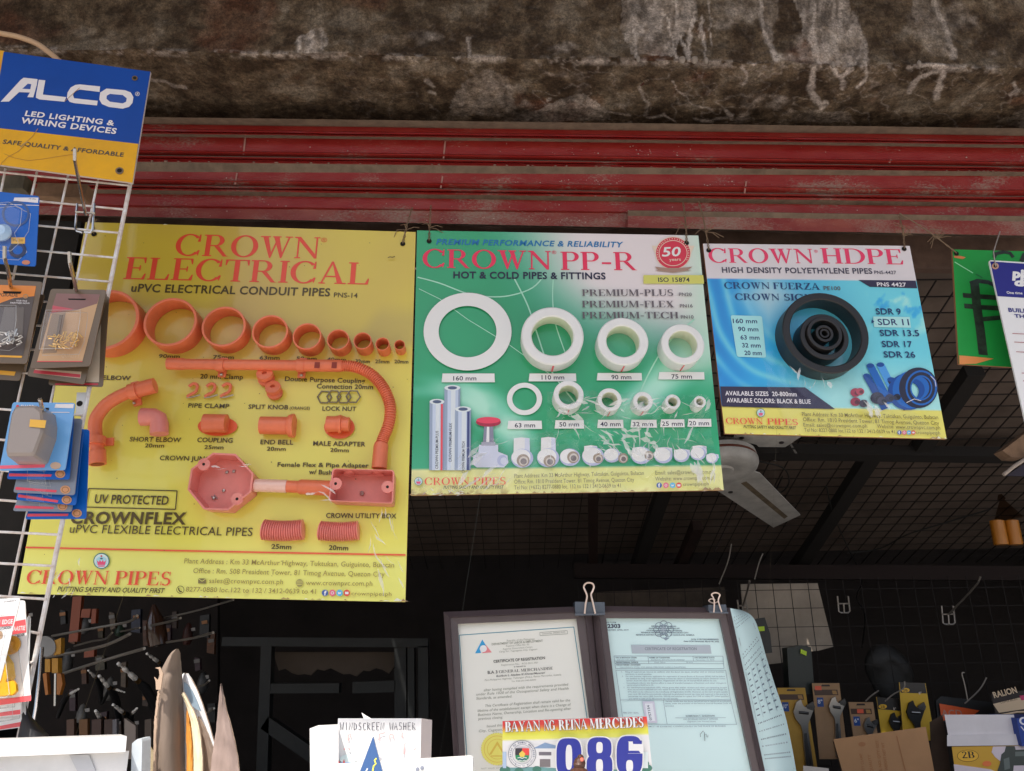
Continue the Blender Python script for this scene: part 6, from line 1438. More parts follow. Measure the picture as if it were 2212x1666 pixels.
for lb, p, p2, w in (('tall orange strip hanging at the left under the board', (425, 200), (380, 670), .020), ('dim orange bar right of the tall strip', (520, 330), (505, 420), .020), ('thin dim orange bar', (600, 330), (590, 480), .010), ('small red handle under the thick hook', (550, 740), (545, 830), .022)):
    G().bar(aty(z7(*p), 1.80), aty(z7(*p2), 1.80), .012, w, m_oh, up=(1, 0, 0)).obj('orange_tool', label=lb, cat='tool handle', group='orange handles on the tool board')
G().lathe(aty(z7(1250, 720), 1.66), (-.25, 0, 1), [(.0002, 0), (.018, .002), (.020, .02), (.018, .05), (.008, .075), (.004, .085)], mat('brown_flask', a=(.05, .022, .012), rough=.2, coat=.5), 16).obj('brown_flask', smooth=True, label='brown glossy flask shaped bottle hanging among the hooks', cat='bottle')
yt = thing('clamp_set', 'yellow clamps with a steel rod and a white disc hanging beside the wire panel', 'clamp set', aty((114, 1530), 1.50))
m_yc = mat('clamp_yellow', a=(.42, .20, .012), rough=.45)
G().lathe(aty((106, 1398), 1.48), (.1, -1, .1), [(.0002, 0), (.020, .001), (.0215, .008), (.020, .014), (.0002, .015)], mat('disc_grey', a=(.25, .25, .25), rough=.6), 22, sx=.75).obj('disc', yt, smooth=True)
G().prism([aty(p, 1.47) for p in ((117, 1384), (132, 1378), (131, 1412), (116, 1416))], (0, .012, 0), m_yc).obj('tape_body', yt)
for px in ((97, 1424, 108, 1452), (112, 1422, 125, 1454)):
    G().prism([aty(p, 1.48) for p in ((px[0], px[1]), (px[2], px[1]), (px[2], px[3]), (px[0], px[3]))], (0, .014, 0), m_yc).obj('clamp_block', yt)
G().tube([aty((120, 1455), 1.475), aty((119, 1525), 1.475)], .0022, m_chr, 8).obj('rod', yt, smooth=True)
for s_ in (((92, 1456), (100, 1453), (104, 1500), (98, 1502)), ((122, 1452), (132, 1456), (135, 1478), (128, 1502), (122, 1500))):
    G().prism([aty(p, 1.49) for p in s_], (0, .01, 0), mat('clamp_orange', a=(.36, .12, .012), rough=.4)).obj('clamp_jaw', yt)
G().tube([aty((91, 1400), 1.30), aty((86, 1460), 1.28), aty((78, 1530), 1.26), aty((72, 1565), 1.25)], .0030, m_chr, 8).obj('steel_rod', smooth=True, label='bright steel rod leaning beside the wire panel post', cat='rod')
for k, (x, w, col) in enumerate(((300, 16, (.10, .05, .03)), (430, 18, (.16, .07, .02)), (560, 20, (.07, .035, .025)), (690, 18, (.06, .03, .02)), (770, 10, (.16, .15, .16)), (900, 24, (.30, .24, .20)), (1110, 14, (.10, .07, .05)))):
    p = z7(x, 1470 if k != 5 else 1455); y1 = 1640
    G().prism([aty(pp, 1.7) for pp in ((p[0], p[1] + 2), (p[0] + w, p[1] + (0 if k != 5 else 18)), (p[0] + w, y1), (p[0], y1))], (0, .01, 0), mat('packet_%d' % k, a=col, rough=.6)).obj('tool_packet', label=['plain brown packet at the far left of the row behind the white box', 'orange packet in the row behind the white box', 'dark brown packet in the row behind the white box', 'darkest packet in the row behind the white box', 'thin grey packet in the row behind the white box', 'pale packet with a slanting top behind the white box', 'tan packet next to the cardboard sheets'][k], cat='packet', group='packets in a row behind the white box')

# crowded dim stock on the tool board
random.seed(31)
stock = [('brown', (.10, .05, .03)), ('dark red', (.12, .03, .02)), ('black', (.02, .02, .02)), ('orange', (.24, .08, .02)), ('grey', (.12, .12, .12)), ('olive', (.09, .07, .03)), ('tan', (.18, .12, .07)), ('dull green', (.03, .07, .04)), ('navy', (.02, .03, .08)), ('rust', (.16, .06, .03)), ('pale grey', (.25, .24, .22)), ('plum', (.08, .03, .05))]
cnt_ = {}
spots = [(60, 1320), (130, 1318), (152, 1345), (188, 1330), (212, 1352), (236, 1322), (262, 1342), (284, 1318), (308, 1340), (330, 1325), (352, 1352), (372, 1322), (408, 1345), (432, 1330), (448, 1372), (150, 1400), (176, 1440), (205, 1415), (240, 1462), (262, 1432), (150, 1490), (180, 1520), (215, 1540), (250, 1548), (285, 1552), (308, 1500), (420, 1420), (440, 1450), (412, 1480), (448, 1520), (430, 1570), (150, 1560)]
pos_ = ['top row', 'upper part', 'middle', 'lower part']
for i, (x, y) in enumerate(spots):
    row, side = pos_[min(3, int((y - 1310) / 65))], 'left of the cardboard' if x < 330 else 'behind the cardboard tips'
    cnt_[row, side] = cnt_.get((row, side), (i * 5) % 12) + 1; nm, col = stock[cnt_[row, side] % 12]
    w, h = random.uniform(9, 20), random.uniform(26, 54); Y = random.uniform(1.95, 2.2); k = random.uniform(-4, 4)
    m_ = mat('stock_' + nm.replace(' ', '_'), a=tuple(.62 * c_ for c_ in col), rough=.5, var=.6, vscale=60)
    r = thing('hanging_pack', '%s pack, %s of the tool board, %s' % (nm, row, side), 'hanging pack', aty((x, y + h), Y), 'dim packs hanging on the tool board')
    g = G()
    if i % 3 == 0: g.lathe(aty((x, y), Y), (0, .05, -1), [(.0002, 0), (.006, .004), (.012, .02), (.014, h * .0009), (.009, h * .00115), (.0002, h * .0012)], m_, 12)
    else: g.prism([aty(p, Y) for p in ((x, y), (x + w, y + k), (x + w + k * .5, y + h), (x + k * .5, y + h + k))], (0, .012, 0), m_)
    g.obj('pack_body', r, smooth=(i % 3 == 0))
    G().box(aty((x + w * .5, y + h * .3), Y - .003), (.007, 0, .001), (0, .001, 0), (-.001, 0, .004), mat('stock_label_%d' % (i % 3), a=[(.30, .28, .26), (.28, .12, .04), (.16, .15, .14)][i % 3], rough=.6)).obj('pack_label', r)
for lb, x, y in (('second dark tool pack with a lime tag close to the curled certificate', 1632, 1340),):
    G().prism([aty(p, 2.14) for p in ((x - 14, y), (x + 20, y - 6), (x + 32, y + 30), (x + 36, y + 70), (x - 6, y + 76))], (0, .04, 0), mat('black_pack', a=(.012, .012, .012), rough=.4)).obj('dark_tool_pack', label=lb, cat='tool pack')
    G().prism([aty(p, 2.135) for p in ((x + 6, y + 14), (x + 19, y + 13), (x + 20, y + 23), (x + 7, y + 24))], (0, .002, 0), mat('lime_tag', rgb=(170, 200, 40))).obj('price_tag', label='lime price tag on the dark pack close to the curled certificate', cat='price tag')
# ================================================================== the counter and what stands on it
m_ctr = mat('counter_white', rgb=(190, 186, 182), rough=.6)
ct = thing('shop_counter', 'long shop counter under the goods along the open front', 'counter', (0, 1.1, 0))
G().bbox(-1.5, 2.4, .74, 1.48, 1.16, 1.19, m_ctr).obj('counter_top', ct)
G().bbox(-1.45, 2.35, .80, 1.44, .02, 1.16, mat('counter_front', rgb=(120, 116, 112), rough=.6)).obj('cabinet', ct)
ZT = 1.192
def down(P): return Vector((P.x, P.y, ZT))
# white display box (blown out in the sun)
m_wht = mat('enamel_white', a=(.80, .80, .80), rough=.35, var=.22, vscale=7)
Yb = .84
wb = thing('white_display_case', 'bright white sunlit case with an overhanging lid at the lower left', 'display case', aty((140, 1680), Yb))
lid = [aty(p, Yb) for p in ((-160, 1604.5), (274, 1590.7), (271, 1624.5), (-160, 1641))]
G().prism(lid, ray((140, 1590)) * .11 + UP * .002, m_wht).obj('lid', wb)
bd_ = [aty(p, Yb + .012) for p in ((-160, 1638), (279, 1622))]
bp = [bd_[0], bd_[1], down(bd_[1]), down(bd_[0])]
G().prism(bp, ray((270, 1630)) * .09 - UP * .002, m_wht).obj('case_body', wb)
G().prism([aty(p, Yb + .010) for p in ((150, 1632), (192, 1630), (215, 1690), (178, 1690))], (0, .001, 0), mat('grey_strip', rgb=(170, 172, 176))).obj('grey_strip', wb)
# galvanised post with a beige sheet
m_gal = mat('galvanised', a=(.55, .53, .5), rough=.45, metal=.6)
pp = [aty(p, .86) for p in ((285, 1606), (296, 1597), (305, 1596), (307, 1602), (305, 1700), (282, 1700))]
G().prism(pp, (0, .02, 0), mat('zinc_post', rgb=(176, 184, 190), rough=.5, var=.25, vscale=30)).obj('metal_post', label='pale zinc strip standing at the right end of the white case', cat='post')
G().prism([aty(p, .92) for p in ((305, 1597), (311, 1597), (340, 1640), (340, 1720), (303, 1720))], (0, .004, 0), mat('beige_sheet', rgb=(160, 146, 118), rough=.8)).obj('beige_sheet', label='beige sheet slanting between the zinc strip and the cardboard', cat='sheet')
# cardboard sheets
m_cb = mat('cardboard_sun', a=(.27, .205, .16), rough=.9, var=.35, vscale=30, bump=.35, bscale=60, stretch=(1, 1, .12)); m_cbe = mat('cardboard_edge', a=(.50, .36, .26), rough=.9)
def sheet(name, label, cat, L, Rr, Y, curl, m, n=14, back=None, thick=.003, ph=0.0, turn=0.0):
    """a standing curled sheet: left and right edge curves in the photo, bulging by `curl` towards the street"""
    L = sm(L, 6); Rr = sm(Rr, 6)
    def cur(P, t): 
        f_ = t * (len(P) - 1); i = min(int(f_), len(P) - 2); return P[i].lerp(P[i + 1], f_ - i)
    def fn(u, v):
        a_, b_ = cur(L, v), cur(Rr, v); p = a_.lerp(b_, u); p.x += (1.6 * fb(v * 9, u * 2, len(label), 4)) * (1 - v * .5)
        return aty((p.x, p.y), Y - curl * math.sin(math.pi * (u * .9 + ph)) + .004 * v + turn * u ** 3 * (1 - .5 * v) + .0016 * fb(u * 2.2, v * 7, len(label), 3))
    g = G().grid(fn, n, 30, m)
    k = len(g.v)
    g.add([v + Vector((0, thick, 0)) for v in g.v[:k]], [f[::-1] for f in g.f], back or m)
    nu = n + 1; rows = 31
    for i in list(range(n)): 
        g.add([g.v[i], g.v[i + 1], g.v[k + i + 1], g.v[k + i]], [[0, 1, 2, 3]], m_cbe)
        t = (rows - 1) * nu + i
        g.add([g.v[t], g.v[t + 1], g.v[k + t + 1], g.v[k + t]], [[3, 2, 1, 0]], m_cbe)
    for j in range(rows - 1):
        for s_ in (0, n):
            t = j * nu + s_
            g.add([g.v[t], g.v[t + nu], g.v[k + t + nu], g.v[k + t]], [[0, 1, 2, 3]], m_cbe)
    return g.obj(name, smooth=True, label=label, cat=cat)
Vv = lambda *a: [Vector((x, y, 0)) for x, y in a]
sheet('cardboard_sheet', 'tallest curled brown cardboard sheet with a pointed torn top', 'cardboard', [(332, 1760), (332, 1640), (334, 1560), (339, 1515), (343, 1478), (341, 1468), (352, 1440), (368, 1412), (380, 1402)], [(402, 1760), (401, 1660), (398, 1560), (394, 1490), (391, 1455), (389, 1435), (388, 1420), (386, 1408), (383, 1402)], .90, .006, m_cb, ph=.02, turn=.055)
random.seed(12)
_lp = [(330, 1700), (331, 1640), (333, 1560), (338, 1515), (341, 1490)]; _ed = []
for i in range(len(_lp) - 1):
    for k in range(8):
        t = k / 8; _ed.append((_lp[i][0] + (_lp[i + 1][0] - _lp[i][0]) * t + random.uniform(-.7, .3), _lp[i][1] + (_lp[i + 1][1] - _lp[i][1]) * t))
G().prism([aty(p, .893) for p in _ed + [(x + 4.5 + random.uniform(-1, 1.5), y) for x, y in _ed[::-1]]], (0, .002, 0), m_cbe).obj('torn_edge', bpy.data.objects['cardboard_sheet'])
G().prism([aty(p, .885) for p in ((335, 1443), (343, 1446), (345, 1462), (340, 1470), (333, 1463), (336, 1472), (337, 1490), (347, 1490), (352, 1455), (345, 1441))], (0, .002, 0), m_cbe).obj('torn_flap', label='torn flap on the left edge of the tallest cardboard sheet', cat='cardboard')
m_wr = mat('white_paper_roll', rgb=(236, 224, 220), rough=.7)
wr = sheet('white_card_sheet', 'rounded white card with a grey inner face behind the brown cardboard', 'card', [(400, 1760), (399, 1620), (393, 1540), (388, 1490), (390, 1465), (397, 1454)], [(520, 1760), (490, 1680), (463, 1605), (440, 1530), (420, 1480), (405, 1455)], .945, .006, m_wr)
G().prism([aty(p, .93) for p in ((397, 1474), (403, 1477), (415, 1493), (424, 1512), (434, 1537), (425, 1533), (412, 1524), (403, 1508), (397, 1488))], (0, .0015, 0), mat('grey_card_face', rgb=(124, 142, 156), rough=.6)).obj('grey_card', label='small grey card face tucked inside the rounded white card', cat='card')
sheet('orange_card_sheet', 'narrow bright orange card between the cardboard sheets', 'card', [(402, 1760), (403, 1640), (402, 1560), (403, 1525)], [(414, 1760), (418, 1640), (414, 1580), (404, 1526)], .925, .004, mat('orange_card', rgb=(240, 140, 60), rough=.7))
sheet('cream_card_sheet', 'cream torn card right of the orange card', 'cardboard', [(412, 1760), (418, 1660), (415, 1580), (404, 1530), (392, 1500)], [(436, 1760), (438, 1660), (434, 1600), (424, 1550), (396, 1495)], .915, .003, mat('cream_card', rgb=(226, 196, 166), rough=.8))
sheet('grey_card_sheet', 'grey shaded card leaning behind the cream one', 'cardboard', [(436, 1760), (437, 1640), (432, 1580), (427, 1548)], [(500, 1760), (470, 1650), (450, 1590), (429, 1548)], .93, .003, mat('grey_brown_card', rgb=(120, 104, 92), rough=.85))
sheet('pointed_board', 'pointed pale weathered board standing right of the cardboard', 'board', [(448, 1760), (456, 1650), (466, 1580), (472, 1520), (476, 1477)], [(522, 1760), (516, 1665), (506, 1600), (488, 1530), (477, 1477)], .90, .005, mat('pale_board', rgb=(140, 122, 114), rough=.85, var=.45, vscale=34, stretch=(1, 1, .2)))
# windscreen washer carton
WB = Board([(730.5, 1552), (910.5, 1552), (905, 1760), (716, 1760)], Vector((0, 1.05, 1.5)), Vector((.04, -1, .05)))
ws = thing('washer_carton', 'white carton hand lettered for windscreen washer at the bottom centre', 'carton', WB.c[3])
m_wc2 = mat('carton_white', rgb=(226, 220, 224), rough=.5, var=.1, vscale=9)
G().prism(WB.c, ray((910, 1552)) * .06 + Vector((.014, 0, -.002)), m_wc2, mat('carton_side', rgb=(200, 188, 186), rough=.6)).obj('carton_body', ws)
a = Art(WB, .0004, .00008); INK = ink((48, 46, 60)); PKR = ink((236, 150, 150))
def hand(s_, x0, x1, y, h):
    """loose capitals drawn with a marker"""
    S = {'W': [[(0, 1), (.2, 0), (.5, .8), (.75, 0), (1, 1)]], 'I': [[(.5, 0), (.5, 1)]], 'N': [[(0, 0), (.1, 1), (.8, 0), (.9, 1)]], 'D': [[(.1, 0), (.1, 1), (.8, .7), (.7, .15), (.1, 0)]], 'S': [[(.9, .9), (.3, 1), (.2, .6), (.8, .4), (.7, 0), (.1, .1)]], 'C': [[(.9, .9), (.3, .9), (.1, .4), (.4, 0), (.9, .1)]], 'R': [[(.1, 0), (.1, 1), (.8, .8), (.2, .5), (.9, 0)]], 'E': [[(.9, 1), (.1, 1), (.1, 0), (.9, 0)], [(.1, .5), (.7, .5)]], 'A': [[(0, 0), (.45, 1), (.9, 0)], [(.2, .4), (.7, .4)]], 'H': [[(.1, 0), (.1, 1)], [(.8, 0), (.8, 1)], [(.1, .5), (.8, .5)]], ' ': []}
    w = (x1 - x0) / len(s_)
    for i, ch in enumerate(s_):
        for st in S[ch]: a.line([(x0 + i * w + p[0] * w * .78 + random.uniform(-.4, .4), y - p[1] * h + random.uniform(-.5, .5)) for p in st], 1.3, INK)
hand('WINDSCREEN WASHER', 735, 900, 1577, 16)
for st in ([(752, 1600), (752, 1588), (758, 1587), (757, 1593)], [(818, 1600), (820, 1586), (832, 1583)], [(840, 1598), (843, 1586), (849, 1588), (851, 1594)], [(868, 1594), (869, 1583)], [(872, 1630), (873, 1608), (878, 1606)], [(894, 1620), (899, 1617)], [(743, 1617), (745, 1620)], [(753, 1616), (756, 1621)]): a.line(st, 2.8, PKR)
a.ell((752, 1640), 18, 10, ink((190, 206, 226)), 18); a.poly([(726, 1648), (762, 1646), (762, 1658), (725, 1660)], ink((110, 150, 206))); a.poly([(740, 1650), (743, 1640), (746, 1650)], ink((206, 60, 60))); a.poly([(729, 1650), (732, 1642), (735, 1650)], ink((206, 60, 60)))
a.g.obj('lettering', ws)
G().prism([aty(p, 1.0) for p in ((669, 1574), (688, 1567), (731, 1565), (731, 1760), (671, 1760))], ray((680, 1570)) * .04, mat('flap_white', rgb=(214, 206, 204), rough=.6)).obj('white_carton', label='plain white carton edge just left of the windscreen washer carton', cat='carton')
G().prism([aty(p, 1.01) for p in ((781, 1540), (790, 1546), (802, 1553), (786, 1553))], (0, .002, 0), m_wc2).obj('paper_scrap', label='small white paper scrap sticking up behind the washer carton', cat='paper')
# blue pennant-like pack in front, and a foam tray
TR = Board([(805.5, 1592), (806.5, 1592), (846, 1740), (750, 1740)], Vector((0, .93, 1.5)), Vector((0, -1, .1)))
tr = thing('blue_pack', 'blue pointed packet with a yellow squiggle before the washer carton', 'packet', TR.c[3])
G().prism(TR.c, (0, .004, 0), mat('packet_blue', rgb=(50, 82, 128), rough=.6), m_wc2).obj('packet_body', tr)
G().prism([aty(p, .935) for p in ((803, 1594), (805, 1592), (776, 1668), (750, 1740), (742, 1740), (775, 1650))], (0, .004, 0), mat('packet_white_edge', rgb=(226, 224, 226))).obj('folded_edge', tr)
a = Art(TR, .0004); a.line([(805, 1666), (807, 1655), (812, 1650), (809, 1643), (813, 1638)], 3.2, ink((220, 206, 80))); a.line([(790, 1668), (794, 1660)], 3, ink((200, 200, 220))); a.g.obj('printing', tr)
FT_ = [aty(p, .97) for p in ((702, 1664), (707, 1656), (1016, 1637), (1021, 1641), (1022, 1760), (700, 1760))]
fd = thing('foam_tray', 'white foam tray lid lying low in front of the certificates', 'tray', FT_[4])
G().prism(FT_, (0, .02, 0), mat('tray_white', rgb=(240, 238, 240), rough=.4)).obj('tray_body', fd)
for x, y in ((902, 1662), (912, 1659)): G().lathe(aty((x, y), .9695), (0, -1, 0), [(.0022, 0), (.0022, .0006), (.0001, .0008)], mat('grey_dot', rgb=(120, 126, 140)), 14).obj('grey_stud', fd)
# ---- framed certificates
YC = 1.30
m_frm = mat('brown_black_frame', rgb=(74, 64, 66), rough=.4, coat=.15, var=.15, vscale=20)
def cframe(label, outer, inner, paper, Y):
    r = thing('certificate_frame', label, 'picture frame', aty(outer[3], Y), 'framed certificates on the counter')
    n = 4; O = [aty(p, Y) for p in outer]; I = [aty(p, Y) for p in inner]
    for i in range(4):
        j = (i + 1) % 4; g = G()
        a0, b0, c0, d0 = O[i], O[j], I[j], I[i]; f_ = Vector((0, -.012, 0)); bk = Vector((0, .012, 0))
        m1, m2 = a0.lerp(d0, .45), b0.lerp(c0, .45); m3, m4 = a0.lerp(d0, .52), b0.lerp(c0, .52)
        for q4 in ((a0, b0, m2 + f_, m1 + f_), (m1 + f_, m2 + f_, m4 + f_ * .6, m3 + f_ * .6), (m3 + f_ * .6, m4 + f_ * .6, c0 + f_ * .45, d0 + f_ * .45), (d0 + f_ * .45, c0 + f_ * .45, c0 + bk * .4, d0 + bk * .4), (a0, b0, b0 + bk, a0 + bk)):
            g.add(list(q4), [[0, 1, 2, 3]], m_frm)
        g.obj('frame_bar', r)
    G().prism([p + Vector((0, .004, 0)) for p in O], (0, .006, 0), m_frm).obj('backing', r)
    B = Board(inner, Vector((0, Y + .0035, 1.5)), Vector((0, -1, 0)))
    G().poly(B.c, paper).obj('paper', r)
    return r, B
m_gr = mat('green_white_paper', rgb=(212, 226, 198), rough=.35, coat=.5); m_bl = mat('blue_white_paper', rgb=(182, 206, 216), rough=.35, coat=.5)
f1, B1c = cframe('left framed certificate with a triangle logo and pale green paper', [(958, 1322), (1277, 1309), (1318, 1720), (986, 1720)], [(989, 1348), (1245, 1337), (1290, 1690), (1008, 1690)], m_gr, YC)
f2, B2c = cframe('right framed certificate on pale blue paper', [(1278, 1309), (1577, 1313), (1664, 1720), (1322, 1720)], [(1308.5, 1335.7), (1553.5, 1337), (1628, 1690), (1352, 1690)], m_bl, YC)
a = Art(B1c, .0003, .00003); TX, TB, TE = ink((140, 142, 132)), ink((100, 100, 96)), ink((60, 122, 140))
def z3(x, y): return (975.9 + x * .2187, 1301.2 + y * .2187)
a.line([z3(75, 325), z3(640, 285), z3(1205, 245)], 1.6, TE); a.line([z3(1205, 245), z3(1335, 1140), z3(1370, 1400), z3(1420, 1760)], 1.6, TE); a.line([z3(75, 325), z3(110, 900), z3(150, 1530), z3(165, 1760)], 1.6, TE)
a.poly([z3(302, 368), z3(230, 505), z3(290, 500), z3(275, 460), z3(300, 425), z3(345, 440)], ink((40, 140, 190))); a.poly([z3(335, 418), z3(395, 495), z3(295, 503), z3(335, 470)], ink((224, 120, 124))); a.ell(z3(312, 458), 7.5, 7.5, ink((220, 224, 216)), 16)
for p0, p1 in ((z3(870, 298), z3(1140, 280)), (z3(1140, 280), z3(1144, 312)), (z3(1144, 312), z3(872, 330)), (z3(872, 330), z3(870, 298))): a.line([p0, p1], .9, TX)
def T3(s_, x0, y0, x1, y1, h, m, bold=.01, sh=0.0): a.text(s_, z3(x0, y0), z3(x1, y1), h * .2187, m, bold=bold, shear=sh)
T3('Control No. 0402021-0101', 890, 318, 1120, 302, 14, TX)
for s_, x0, y0, x1, y1, h, m, b, sh in (('Republic of the Philippines', 545, 388, 818, 370, 18, TX, .0, 0), ('DEPARTMENT OF LABOR & EMPLOYMENT', 395, 425, 900, 390, 20, TX, .02, 0), ('Regional Office No. 02', 535, 440, 765, 424, 16, TX, 0, .2), ('Regional Government Center,', 505, 470, 800, 448, 16, TX, 0, .2), ('Carig Sur, Tuguegarao City, Cagayan', 470, 497, 845, 470, 16, TX, 0, .2), ('CERTIFICATE OF REGISTRATION', 412, 598, 922, 562, 26, TB, .03, 0), ('Registration No.:  RO2-2011-001', 490, 628, 850, 604, 16, TX, 0, 0), ('is issued to', 615, 643, 730, 636, 14, TB, .02, 0), ('Bonifacio L. Abadesa III /Owner/Manager/', 440, 738, 925, 704, 18, TB, .02, .2), ('Pan-Philippine Highway, Tallungan (Pob.), Reina Mercedes, Isabela', 325, 778, 1080, 722, 17, TX, 0, .2), ('Tin: 938-603-940-00000', 590, 790, 832, 772, 14, TX, 0, 0), ('after having complied with the requirements provided', 315, 880, 1152, 822, 24, TX, .006, .2), ('under Rule 1020 of the Occupational Safety and Health', 242, 922, 1155, 862, 24, TX, .006, .2), ('Standards, as amended.', 242, 962, 595, 940, 24, TX, .006, .2), ('This Certificate of Registration shall remain valid for the', 330, 1035, 1170, 978, 24, TX, .006, .2), ('lifetime of the establishment except when there is a Change of', 255, 1084, 1178, 1020, 24, TX, .006, .2), ('Business Name, Ownership, Location and Re-opening after', 258, 1124, 1180, 1060, 24, TX, .006, .2), ('previous closing.', 260, 1164, 505, 1146, 24, TX, .006, .2), ('Issued this 26th day', 345, 1236, 640, 1214, 24, TX, .006, .2), ('City, Cagayan, Philippines.', 268, 1284, 700, 1252, 24, TX, .006, .2), ('NOT VALID WITHOUT', 290, 1650, 560, 1640, 14, TX, 0, 0)):
    T3(s_, x0, y0, x1, y1, h, m, b, sh)
a.text('B.A 3', z3(355, 708), z3(452, 701), 6, TB, bold=.03); a.serif('GENERAL', z3(466, 700), z3(668, 687), 6, TB, T=.2); a.serif('MERCHANDISE', z3(684, 686), z3(1000, 664), 6, TB, T=.2)
cx, cy = z3(450, 1450); GD1, GD2 = ink((222, 198, 96)), ink((196, 168, 66))
k_ = 40; a.poly([(cx + (36 if i % 2 else 34) * math.cos(i * math.pi / k_) , cy - (36 if i % 2 else 34) * math.sin(i * math.pi / k_)) for i in range(2 * k_)], GD1); a.ring((cx, cy), 29, 29, 27.8, 27.8, GD2, 40); a.ring((cx, cy), 22, 22, 21, 21, GD2, 36)
a.poly([(cx, cy - 17), (cx - 18, cy + 12), (cx - 13, cy + 12), (cx, cy - 9), (cx + 13, cy + 12), (cx + 18, cy + 12)], GD2); a.line([(cx - 14, cy + 15), (cx + 14, cy + 15)], 2, GD2)
a.g.obj('printed_text', f1)
a = Art(B2c, .0003, .00003); TK, TG = ink((92, 104, 116)), ink((118, 134, 146))
def z4(x, y): return (1290.3 + x * .2187, 1301.2 + y * .2187)
def T4(s_, x0, y0, x1, y1, h, m, bold=.012): a.text(s_, z4(x0, y0), z4(x1, y1), h * .2187, m, bold=bold)
T4('BIR FORM', 92, 206, 185, 206, 13, TK); T4('2303', 100, 253, 228, 253, 36, ink((54, 60, 78)), .045); T4('REVISED APRIL 2019', 100, 281, 308, 280, 13, TK)
cx, cy = z4(655, 270)
for k in range(8):
    t = math.pi * k / 4; a.ring((cx + 14 * math.cos(t), cy + 12 * math.sin(t)), 8.5, 7.5, 7, 6, TG, 16)
a.ring((cx, cy), 12, 11, 10, 9, TG, 20); a.ell((cx, cy), 6, 6, ink((150, 165, 174)), 14); a.poly([z4(640, 350), z4(715, 350), z4(678, 378)], TG)
for s_, x0, x1, y in (('REPUBLIKA NG PILIPINAS', 535, 780, 242), ('KAGAWARAN NG PANANALAPI', 510, 812, 263), ('KAWANIHAN NG RENTAS INTERNAS', 488, 838, 285), ('REVENUE REGION NO. 3 TUGUEGARAO CITY', 432, 902, 305), ('REVENUE DISTRICT OFFICE NO. 15 NAGUILIAN, ISABELA', 382, 960, 328)): T4(s_, x0, y, x1, y + 2, 12, TK, .03)
T4('OCN: 015RC20220000000992', 925, 372, 1198, 373, 12, TK, .03); T4('Date OCN Generated: March 08, 2022', 855, 392, 1202, 394, 12, TK, .03)
a.poly([z4(333, 422), z4(343, 505), z4(1128, 507), z4(1115, 424)], ink((150, 160, 168))); T4('CERTIFICATE OF REGISTRATION', 470, 472, 982, 472, 26, ink((104, 114, 122)), .02)
def bxl(*p): 
    for i in range(len(p)): a.line([z4(*p[i]), z4(*p[(i + 1) % len(p)])], .8, TG)
bxl((165, 530), (180, 655), (1252, 655), (1240, 533)); a.line([z4(170, 580), z4(1245, 582)], .8, TG); a.line([z4(174, 605), z4(1250, 607)], .8, TG); a.line([z4(500, 532), z4(508, 605)], .8, TG); a.line([z4(945, 533), z4(950, 582)], .8, TG)
for s_, x0, x1, y, h, m, b in (('TIN & BRANCH CODE', 180, 388, 553, 11, TK, .03), ('NAME OF TAXPAYER', 512, 718, 553, 11, TK, .03), ('TIN ISSUANCE DATE', 958, 1158, 553, 11, TK, .03), ('938-603-940-00000', 196, 375, 575, 11, TG, 0), ('ALINDAYU, BONIFACIO III LADRINO', 530, 862, 575, 11, TG, 0), ('November 15, 2010', 975, 1155, 575, 11, TG, 0), ('REGISTERING OFFICE', 188, 404, 599, 11, TK, .03), ('Head Office', 565, 672, 599, 11, TG, 0), ('Branch', 882, 945, 599, 11, TG, 0), ('REGISTERED ADDRESS', 190, 426, 624, 11, TK, .03), ('TALLUNGAN (POB.) 3303 REINA MERCEDES ISABELA PHILIPPINES', 220, 872, 647, 11, TG, 0)): T4(s_, x0, y, x1, y, h, m, b)
bxl((183, 672), (228, 965), (1315, 965), (1268, 672)); bxl((228, 965), (258, 1205), (1376, 1208), (1318, 967)); a.line([z4(652, 966), z4(690, 1206)], .8, TG)
par = ['Filing of required tax returns to conform with the above tax types, whether with or without business', 'operation, to avoid penalties.', 'For new business registrants, application for registration of manual Books of Accounts (BOA) shall be before', 'the deadline for filing of the initial quarterly income tax return or annual income tax return whichever comes', 'earlier, from the date of registration. Registration of new set of manual BOA before its use.', 'Immediately inform the district office in case of transfer/cessation of business and other changes in', 'registration information by filing BIR Form No. 1905.', 'For Self-Employed Individuals (SEI), whose gross sales and/or receipts and other non-operating income', 'does not exceed P3,000,000 and who opted to avail of the 8% income tax rate, the tax type Percentage Tax', '(PT) shall not be reflected in the Certificate of Registration (COR). However, at the start of each taxable', 'year, such SEI shall be automatically subjected to graduated income tax rates and required to file quarterly', 'percentage tax return (BIR Form No. 2551Q) and entitled to replace the COR to reflect PT, unless qualified', 'and opted to avail of the 8% income tax rate annually.']
ys = [694, 716, 738, 760, 780, 804, 824, 848, 868, 891, 913, 935, 958]
for i, s_ in enumerate(par):
    full = len(s_) > 80; x0 = 275 + i * 3; x1 = (1252 + i * 4) if full else x0 + (262 if i in (1, 6) else 490)
    if i == 4: x1 = 1180
    T4(s_, x0, ys[i], x1, ys[i], 12, TG, .012)
for i in (0, 2, 5, 7): T4('123-5--7'[i] + '.', 238 + i * 3, ys[i], 252 + i * 3, ys[i], 12, TG)
T4('I hereby certify that the above named person is registered as indicated', 668, 985, 1316, 982, 12, TG); T4('above, under the provision of the National Internal Revenue Code, as', 670, 1006, 1320, 1004, 12, TG); T4('amended.', 672, 1030, 758, 1030, 12, TG)
a.poly([z4(445, 978), z4(478, 1190), z4(594, 1192), z4(562, 978)], ink((176, 176, 190))); a.poly([z4(470, 1000), z4(495, 1170), z4(572, 1172), z4(545, 1000)], ink((196, 200, 210)))
